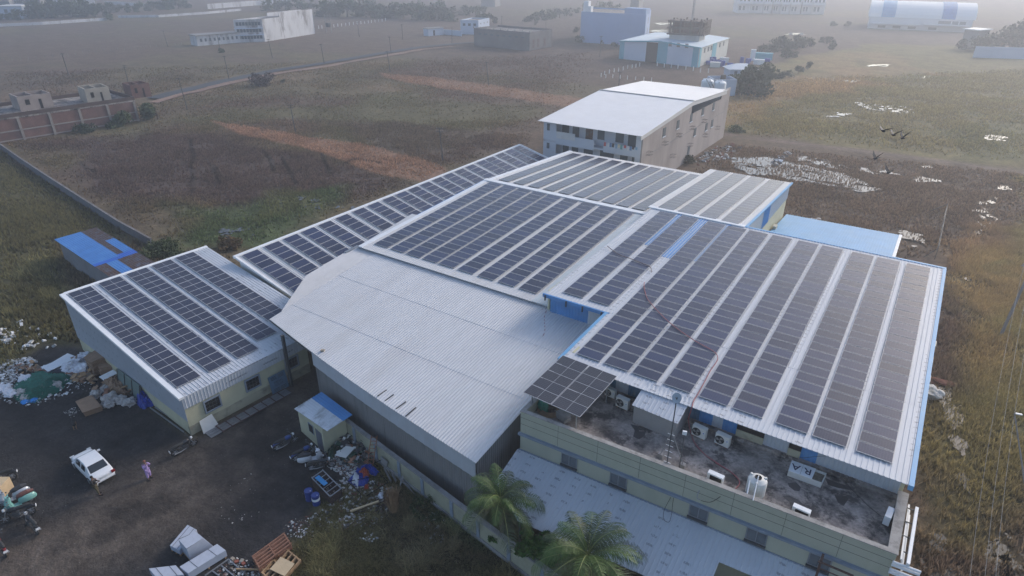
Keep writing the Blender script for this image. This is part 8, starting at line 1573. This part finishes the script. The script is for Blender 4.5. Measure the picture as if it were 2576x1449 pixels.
for k,(a,b_,rr_,lb) in enumerate([(655,350,.75,'large heap of white plastic bags beside the dark roll'),(700,300,.6,'upper white plastic bag of the heap by the stacked sheets'),(770,250,.62,'white plastic bag squeezed between sheets and cardboard'),(765,360,.7,'white plastic bag at the right of the bag heap'),(690,390,.5,'low white plastic bag at the foot of the bag heap')]):
    p=T('o',a,b_+20); blob('plastic_bag',(p.x,p.y,0),rr_,m_bag,lb,'plastic bag',40+k,2,.8,rough_=.55,group='white plastic bags by the cardboard')
for k,(a,b_,rr_,lb) in enumerate([(880,590,.6,'milky plastic bag at the left end of the bag row'),(1010,640,.75,'large milky plastic bag in the middle of the row before the gate'),(1000,680,.5,'flat milky bag in front of the large middle one'),(1110,640,.6,'milky bag of brown scraps right of the middle one'),(1190,660,.62,'milky bag of brown scraps beside the blue tarpaulin'),(960,540,.5,'milky bag propped on the crumpled cardboard')]):
    p=T('o',a,b_+15); blob('plastic_bag',(p.x,p.y,0),rr_*.78,m_clear,lb,'plastic bag',60+k,2,.8,rough_=.6,group='milky plastic bags before the gate')
for k,(a,b_,rr_,lb) in enumerate([(45,545,.8,'white plastic bag at the left edge of the yard'),(100,585,.75,'white plastic bag left of the green net'),(230,455,.8,'long white bag lying on top of the green net'),(385,520,.8,'torn white bag in the middle of the green net'),(510,510,.7,'torn white bag at the right of the green net'),(215,570,.7,'torn white bag at the lower left of the green net'),(235,620,.55,'dirty white bag at the bottom of the green net')]):
    p=T('o',a,b_+10); blob('plastic_bag',(p.x,p.y,.05),rr_*.72,m_bag if k<3 else m_clear,lb,'plastic bag',80+k,2,.55,rough_=.6,sc3=(1.2,.8,1),group='white bags around the green net')
for k,(a,b_) in enumerate([(235,660),(312,645)]): p=T('o',a,b_); blob('plastic_bag',(p.x,p.y,.02),.36,mat('bright_blue_plastic',(.02,.22,.6),.5,.15,4),['left small bright blue bag below the green net','right small bright blue bag below the green net'][k],'plastic bag',95+k,1,.5)
def netheap():
    P=[T('o',a,b_) for a,b_ in [(140,560),(170,500),(300,430),(370,375),(470,400),(640,420),(650,470),(560,500),(540,560),(430,600),(330,650),(200,650)]]; pl_=np.array([(p.x,p.y) for p in P]); r=random.Random(9); mb=MB(); k=0; lo=pl_.min(0);hi=pl_.max(0)
    while k<4200:
        p=np.array([[r.uniform(lo[0],hi[0]),r.uniform(lo[1],hi[1])]]); d=sdist(p,pl_)[0]
        if d>0.1: continue
        z=min(.65,-d*.5+.1)*r.random()**.6; a=r.random()*6.28; l=r.uniform(.15,.4); u=Vector((math.cos(a),math.sin(a),r.uniform(-.3,.3)))*l; n_=Vector((-math.sin(a),math.cos(a),0))*.03; c=Vector((p[0,0],p[0,1],z+.04)); mb.add([c-u-n_,c-u+n_,c+u+n_,c+u-n_],[(0,1,2,3)]); k+=1
    obj('green_net',mb,mat('green_netting',(.015,.17,.12),.7,.4,4),None,label='tangled heap of torn green netting in the rubbish at the left',cat='net')
netheap()
chips('cardboard_scraps',[('o',[(850,480),(1000,420),(1180,520),(1190,640),(900,640)]),('o',[(640,420),(820,400),(880,470),(700,500)]),('o',[(120,370),(360,330),(380,400),(160,430)])],210,.12,.6,[m_card,mr_[4],m_woodd,m_card,m_wood],'torn cardboard and dull scraps among the rubbish by the low building',31,'scraps',zs=.45,flat=.15)
chips('white_litter',[('o',[(0,380),(350,330),(800,420),(860,500),(600,600),(300,690),(0,640)])],420,.05,.3,[m_white,mr_[1],mr_[0],m_white],'small white plastic and paper scraps spread through the left rubbish',32,'litter',zs=.2)
p=T('o',480,410); p2=T('o',620,395); mb=MB(); mb.tube([Vector((0,0,.28)),p2-p+Vector((0,0,.28))],.26,12); o=obj('mesh_roll',mb,mat('black_mesh_roll',(.03,.035,.055),.8,.3,8,bump=.5)); o.location=p; setp(o,'black mesh roll lying between the green net and the white bags','roll')
t=thing('sheet_pile',tuple(T('o',420,380)),'untidy pile of pale boards and metal sheets at the edge of the tall grass','sheet pile',world=True); r=random.Random(3)
for k in range(8):
    A,B,C=T('o',r.uniform(340,430),r.uniform(335,380),.1+k*.08),T('o',r.uniform(400,470),r.uniform(370,395),.1+k*.08),T('o',r.uniform(640,700),r.uniform(230,300),.15+k*.08); D=A+C-B; mb=MB(); mb.slab([A,B,C,D],.03); obj('board',mb,[m_white,m_cement,m_galv,m_woodd,m_white,m_galv,m_card,m_white][k],t)
for k in range(4):
    a=T('o',905+k*11,430+k*8,.6-.05*k); b_=T('o',1035+k*11,365+k*8,1.0-.05*k); mb=MB(); mb.tube([Vector((0,0,0)),b_-a],.07,8); o=obj('white_tube',mb,m_white); o.location=a; setp(o,'one of four white tubes leaning on the crumpled cardboard','tube','four white tubes')
t=thing('green_gate',tuple(T('o',1180,560)),'grey green sheet steel gate leaf leaning against the printed side cladding','gate',world=True)
g0,g1=T('o',1072,440,.4),T('o',1265,590,0.0); g0=Vector((g0.x,g0.y,0)); 
sw=(LW(-58,T0-.18,0),LW(-53.2,T0-.18,0)); ga=T('o',1075,470,.2); 
def onside(ww,a,b_,off=.12):
    r_=ray(*q(ww,a,b_)); n_=LY; P0=LW(S1,T0-off,0); k=((P0-Vector((0,0,CAMH))).dot(n_))/r_.dot(n_); return Vector((0,0,CAMH))+r_*k
a0=onside('o',1072,360); a1=onside('o',1268,495); a2=onside('o',1262,590); a3=onside('o',1075,440); sa=(a0-LW(S1,T0,0)).dot(LX); sb=(a1-LW(S1,T0,0)).dot(LX)
zt_=(a0.z+a1.z)/2
mb=MB(); mb.hex8([LW(S1+sa,T0-.45,0),LW(S1+sb,T0-.45,0),LW(S1+sb,T0-.40,0),LW(S1+sa,T0-.40,0),LW(S1+sa,T0-.14,zt_),LW(S1+sb,T0-.14,zt_),LW(S1+sb,T0-.09,zt_),LW(S1+sa,T0-.09,zt_)]); m_gg=mat('grey_green_gate',(.14,.19,.18),.6,.12,2); obj('leaf',mb,m_gg,t)
mb=MB(); 
for f in (0,.33,.66,1): s=S1+sa+(sb-sa)*f; mb.beam(LW(s,T0-.50,0),LW(s,T0-.18,zt_),.05,.05)
obj('stile',mb,m_steel,t)
bars('steel_rails',[(('o',1365,705,.1),('t31',1850,1449,.1)),(('t31',1560,1200,.1),('t31',1950,1449,.1))],.09,m_galv,'pair of long pale steel rails on the ground along the low building','rail')
# blue gate with the sign text, white sheet, pallets along front of low building
def onfront(px,off=.10):
    r_=ray(*px); n_=LX; P0=LW(S1-.08+off,0,0); k=((P0-Vector((0,0,CAMH))).dot(n_))/r_.dot(n_); return Vector((0,0,CAMH))+r_*k
gA_=onfront(q('t32',150,1080)); gB_=onfront(q('t32',318,1015)); gC_=onfront(q('t32',290,865)); tA=(gA_-LW(0,0,0)).dot(LY); tB=(gB_-LW(0,0,0)).dot(LY); zT=1.75
t=thing('blue_gate',tuple(LW(S1,tA,0)),'small blue slatted gate leaf with lettering leaning on the low building wall','gate',world=True); s0_=S1-.06
m_bg=mat('dusty_blue_gate',(.085,.16,.24),.6,.12,3)
mb=MB(); mb.hex8([LW(s0_+.42,tA,0.02),LW(s0_+.46,tA,0.02),LW(s0_+.46,tB,0.02),LW(s0_+.42,tB,0.02),LW(s0_+.12,tA,zT),LW(s0_+.16,tA,zT),LW(s0_+.16,tB,zT),LW(s0_+.12,tB,zT)]); obj('leaf',mb,m_bg,t)
sl_=lambda z,off: s0_+.46-.30*z/zT+off
mb=MB()
for z in (.18,.30,.42,1.35,1.47,1.59): 
    for ta,tb in ((.12,.46),(.54,.88)): mb.beam(LW(sl_(z,.012),tA+(tB-tA)*ta,z),LW(sl_(z,.012),tA+(tB-tA)*tb,z),.02,.035)
obj('slot',mb,m_dark,t)
up_=(LW(sl_(1,0),0,1)-LW(sl_(0,0),0,0)).normalized(); rt=LY.normalized(); nz_=rt.cross(up_)
for s,z in (('PAHAL',1.02),('SOLAR',.74)):
    M_=Matrix((rt,up_,nz_)).transposed().to_4x4(); M_.translation=LW(sl_(z,.02),(tA+tB)/2,z); text_obj(s,.30,M_,mat('gate_lettering',(.03,.06,.10),.6,.05,4),t,'lettering',.008)
A=T('t31',2000,1440,.02); mb=MB(); P=[onfront(q('t31',1985,1400),.5),onfront(q('t31',2130,1440),.5)]
mb.hex8([LW(S1+.5,17.5,0),LW(S1+.5,18.9,0),LW(S1+.53,18.9,0),LW(S1+.53,17.5,0),LW(S1+.05,17.6,1.05),LW(S1+.05,18.7,1.15),LW(S1+.08,18.7,1.15),LW(S1+.08,17.6,1.05)]); obj('leaning_sheet',mb,m_plastic,None,label='white sheet panel leaning on the low building corner beside the motorbike',cat='sheet')
t=thing('frame_pile',tuple(LW(S1+1.2,20,0)),'flat pile of grey steel channels and slatted frames along the front of the low building','steel pile',world=True); mb=MB()
for k in range(6): mb.beam(LW(S1+.6+.18*k,17.6,.06+.02*(k%2)),LW(S1+.6+.18*k,25.4,.06+.02*(k%2)),.13,.05)
obj('channel',mb,m_galv,t); mb=MB()
for k in range(8): mb.beam(LW(S1+.55,18.6+k*.85,.17),LW(S1+1.75,18.6+k*.85,.17),.06,.06)
mb.beam(LW(S1+.6,18.5,.2),LW(S1+.6,25.3,.2),.05,.05); mb.beam(LW(S1+1.7,18.5,.2),LW(S1+1.7,25.3,.2),.05,.05); obj('slatted_frame',mb,mat('rusty_iron',(0,0,0)),t)
# yellow crate at the left edge
A,B,C=T('v',-60,250,.7),T('v',40,235,.7),T('v',45,185,.7); 
t=thing('crate',(A.x,A.y,0),'yellow orange plywood crate cut by the left edge behind the scooters','crate',world=True); mb=MB(); cx,cy=T('v',-10,215).x,T('v',-10,215).y; mb.box((cx-.2,cy+.1,.5),(1.5,1.1,1.0),.6); obj('box',mb,m_ply,t)
# drums and junk by turquoise shed
for k,(w_,a,b_) in enumerate([('t13',1930,640),('t13',1970,655),('t13',2010,650),('t13',2050,640),('t13',1990,630),('t13',2075,665),('t13',2120,670),('t13',2165,672),('t13',2310,630),('t13',2350,625),('t13',2370,645),('t13',2540,625),('t13',2030,630),('t13',1950,650)]):
    p=T(w_,a,b_); mb=MB(); mb.tube([(0,0,.5),(1.3,.2,.5)] if k%2 else [(0,0,0),(0,0,1.4)],.5,10); o=obj('plastic_drum',mb,mat('cobalt_plastic',(.015,.05,.32),.5,.15,3)); o.location=p; o.scale=(1.5,)*3; setp(o,'one of the cobalt blue drums dumped beside the turquoise shed','drum','cobalt drums beside the turquoise shed')
for k,(a,b_,lb) in enumerate([(2115,625,'left pale crate by the cobalt drums'),(2150,630,'pale crate beside the drums at the shed corner'),(2415,610,'tall white rack among the drums'),(2460,645,'low pale crate right of the white rack'),(2500,650,'second low pale crate right of the white rack'),(2040,675,'cream tarpaulin bundle before the cobalt drums'),(2520,600,'long turquoise tank behind the pale crates')]):
    p=T('t13',a,b_); mb=MB(); s=[(2,1.6,1.6),(2,1.6,1.6),(1.8,1.4,4.),(2.4,2,1.6),(2.4,2,1.6),(3.6,2.,1.6),(7,2.4,2.4)][k]; mb.box((0,0,s[2]/2),s,.3); mb.box((0,0,s[2]+.1),(s[0]*1.05,s[1]*1.05,.15),.3); o=obj('storage_crate',mb,m_white if k not in(5,6) else (m_plastic if k==5 else m_tq)); o.location=p; setp(o,lb,'crate')
# small white hip roof house and tank house behind the white roof
p=T('t13',2290,770); L_=[T('t13',2185,735,0),T('t13',2260,775,0),T('t13',2400,750,0)]
t=thing('hip_roof_house',tuple(p),'small white house with a pale hipped roof beside the big dark tree','house',world=True); c=(L_[0]+L_[2])/2; e=L_[1]-L_[0]; f_=L_[2]-L_[1]; 
c=p; ew=Vector((RX.x,RX.y,0))*4.6; eh=Vector((-RX.y,RX.x,0))*3.2; P=[c-ew-eh,c+ew-eh,c+ew+eh,c-ew+eh]; mb=MB(); mb.prism([(v.x,v.y) for v in P],0,2.8); obj('wall',mb,m_lb,t); P2=[Vector((v.x+(v.x-c.x)*.15,v.y+(v.y-c.y)*.15,2.81)) for v in P]; ap1=c-ew*.4+Vector((0,0,4.3)); ap2=c+ew*.4+Vector((0,0,4.3)); mb=MB(); mb.add(P2+[ap1,ap2],[(0,1,5,4),(1,2,5),(2,3,4,5),(3,0,4),(3,2,1,0)]); obj('roof',mb,m_white,t); windows(t,P[0],P[1],[(1.5,2.5,1,2.2),(4.5,5.5,1,2.2)],m_slate)
p0=T('t13',2000,860,6.5); c=T('t13',2115,785,4.5); t=thing('roofless_annex',(c.x,c.y,0),'white walled open topped annex with a black tank behind the twin roof tanks','building',world=True); ew=Vector((RX.x,RX.y,0))*3.4; eh=Vector((-RX.y,RX.x,0))*3.4; P=[c-ew-eh,c+ew-eh,c+ew+eh,c-ew+eh]; mb=MB()
for a,b_ in zip(P,P[1:]+P[:1]):
    d=(b_-a); d.z=0; d.normalize(); nn=Vector((-d.y,d.x,0)); mb.prism([(v.x,v.y) for v in (a,b_,b_+nn*.3,a+nn*.3)],0,4.6)
obj('wall',mb,m_lb,t); mb=MB(); mb.prism([(v.x+(c.x-v.x)*.1,v.y+(c.y-v.y)*.1) for v in P],3.4,3.8); obj('roof',mb,m_conc,t); mb=MB(); mb.cyl((c.x,c.y+1,3.8),.8,1.5,14); obj('black_tank',mb,m_black,t)
# roadside debris + stones around the marsh edge
p=T('t34',1630,1085); blob('boulder',(p.x,p.y,0),.9,mr_[1],'pale broken boulder at the marsh edge below the blue roof trim','boulder',5,2,.7,rough_=.5); p=T('t34',1725,965); blob('boulder',(p.x,p.y,0),.7,mr_[2],'reddish slab of rubble at the marsh edge, above the pale boulder','boulder',6,2,.4,rough_=.5,sc3=(1.8,.8,1))
chips('rubble',[('t23',[(1850,150),(2050,20),(2250,20),(2350,60),(2100,180),(1850,230)]),('t24',[(20,200),(200,80),(210,110),(60,240)])],420,.15,.8,mr_+[m_white],'rubble and litter strewn between the grey render wall and the flooded ground',8)
# ================================================================ HAZE
mb=MB(); mb.bx(-4300,4300,-4300,4300,-2.5,47.0); hm=bpy.data.materials.new('haze_air'); hm.use_nodes=True; n=hm.node_tree; n.nodes.remove(n.nodes['Principled BSDF']); pv=node(n,'ShaderNodeVolumePrincipled'); pv.inputs['Color'].default_value=(.84,.89,1.,1); pv.inputs['Density'].default_value=.00105; pv.inputs['Anisotropy'].default_value=.45; n.links.new(pv.outputs[0],n.nodes['Material Output'].inputs['Volume'])
hz_o=obj('haze',mb,hm,None,kind='stuff',label='pale bluish morning haze over the whole plain',cat='haze')
for o in bpy.data.objects:
    if '_o' in o: del o['_o']
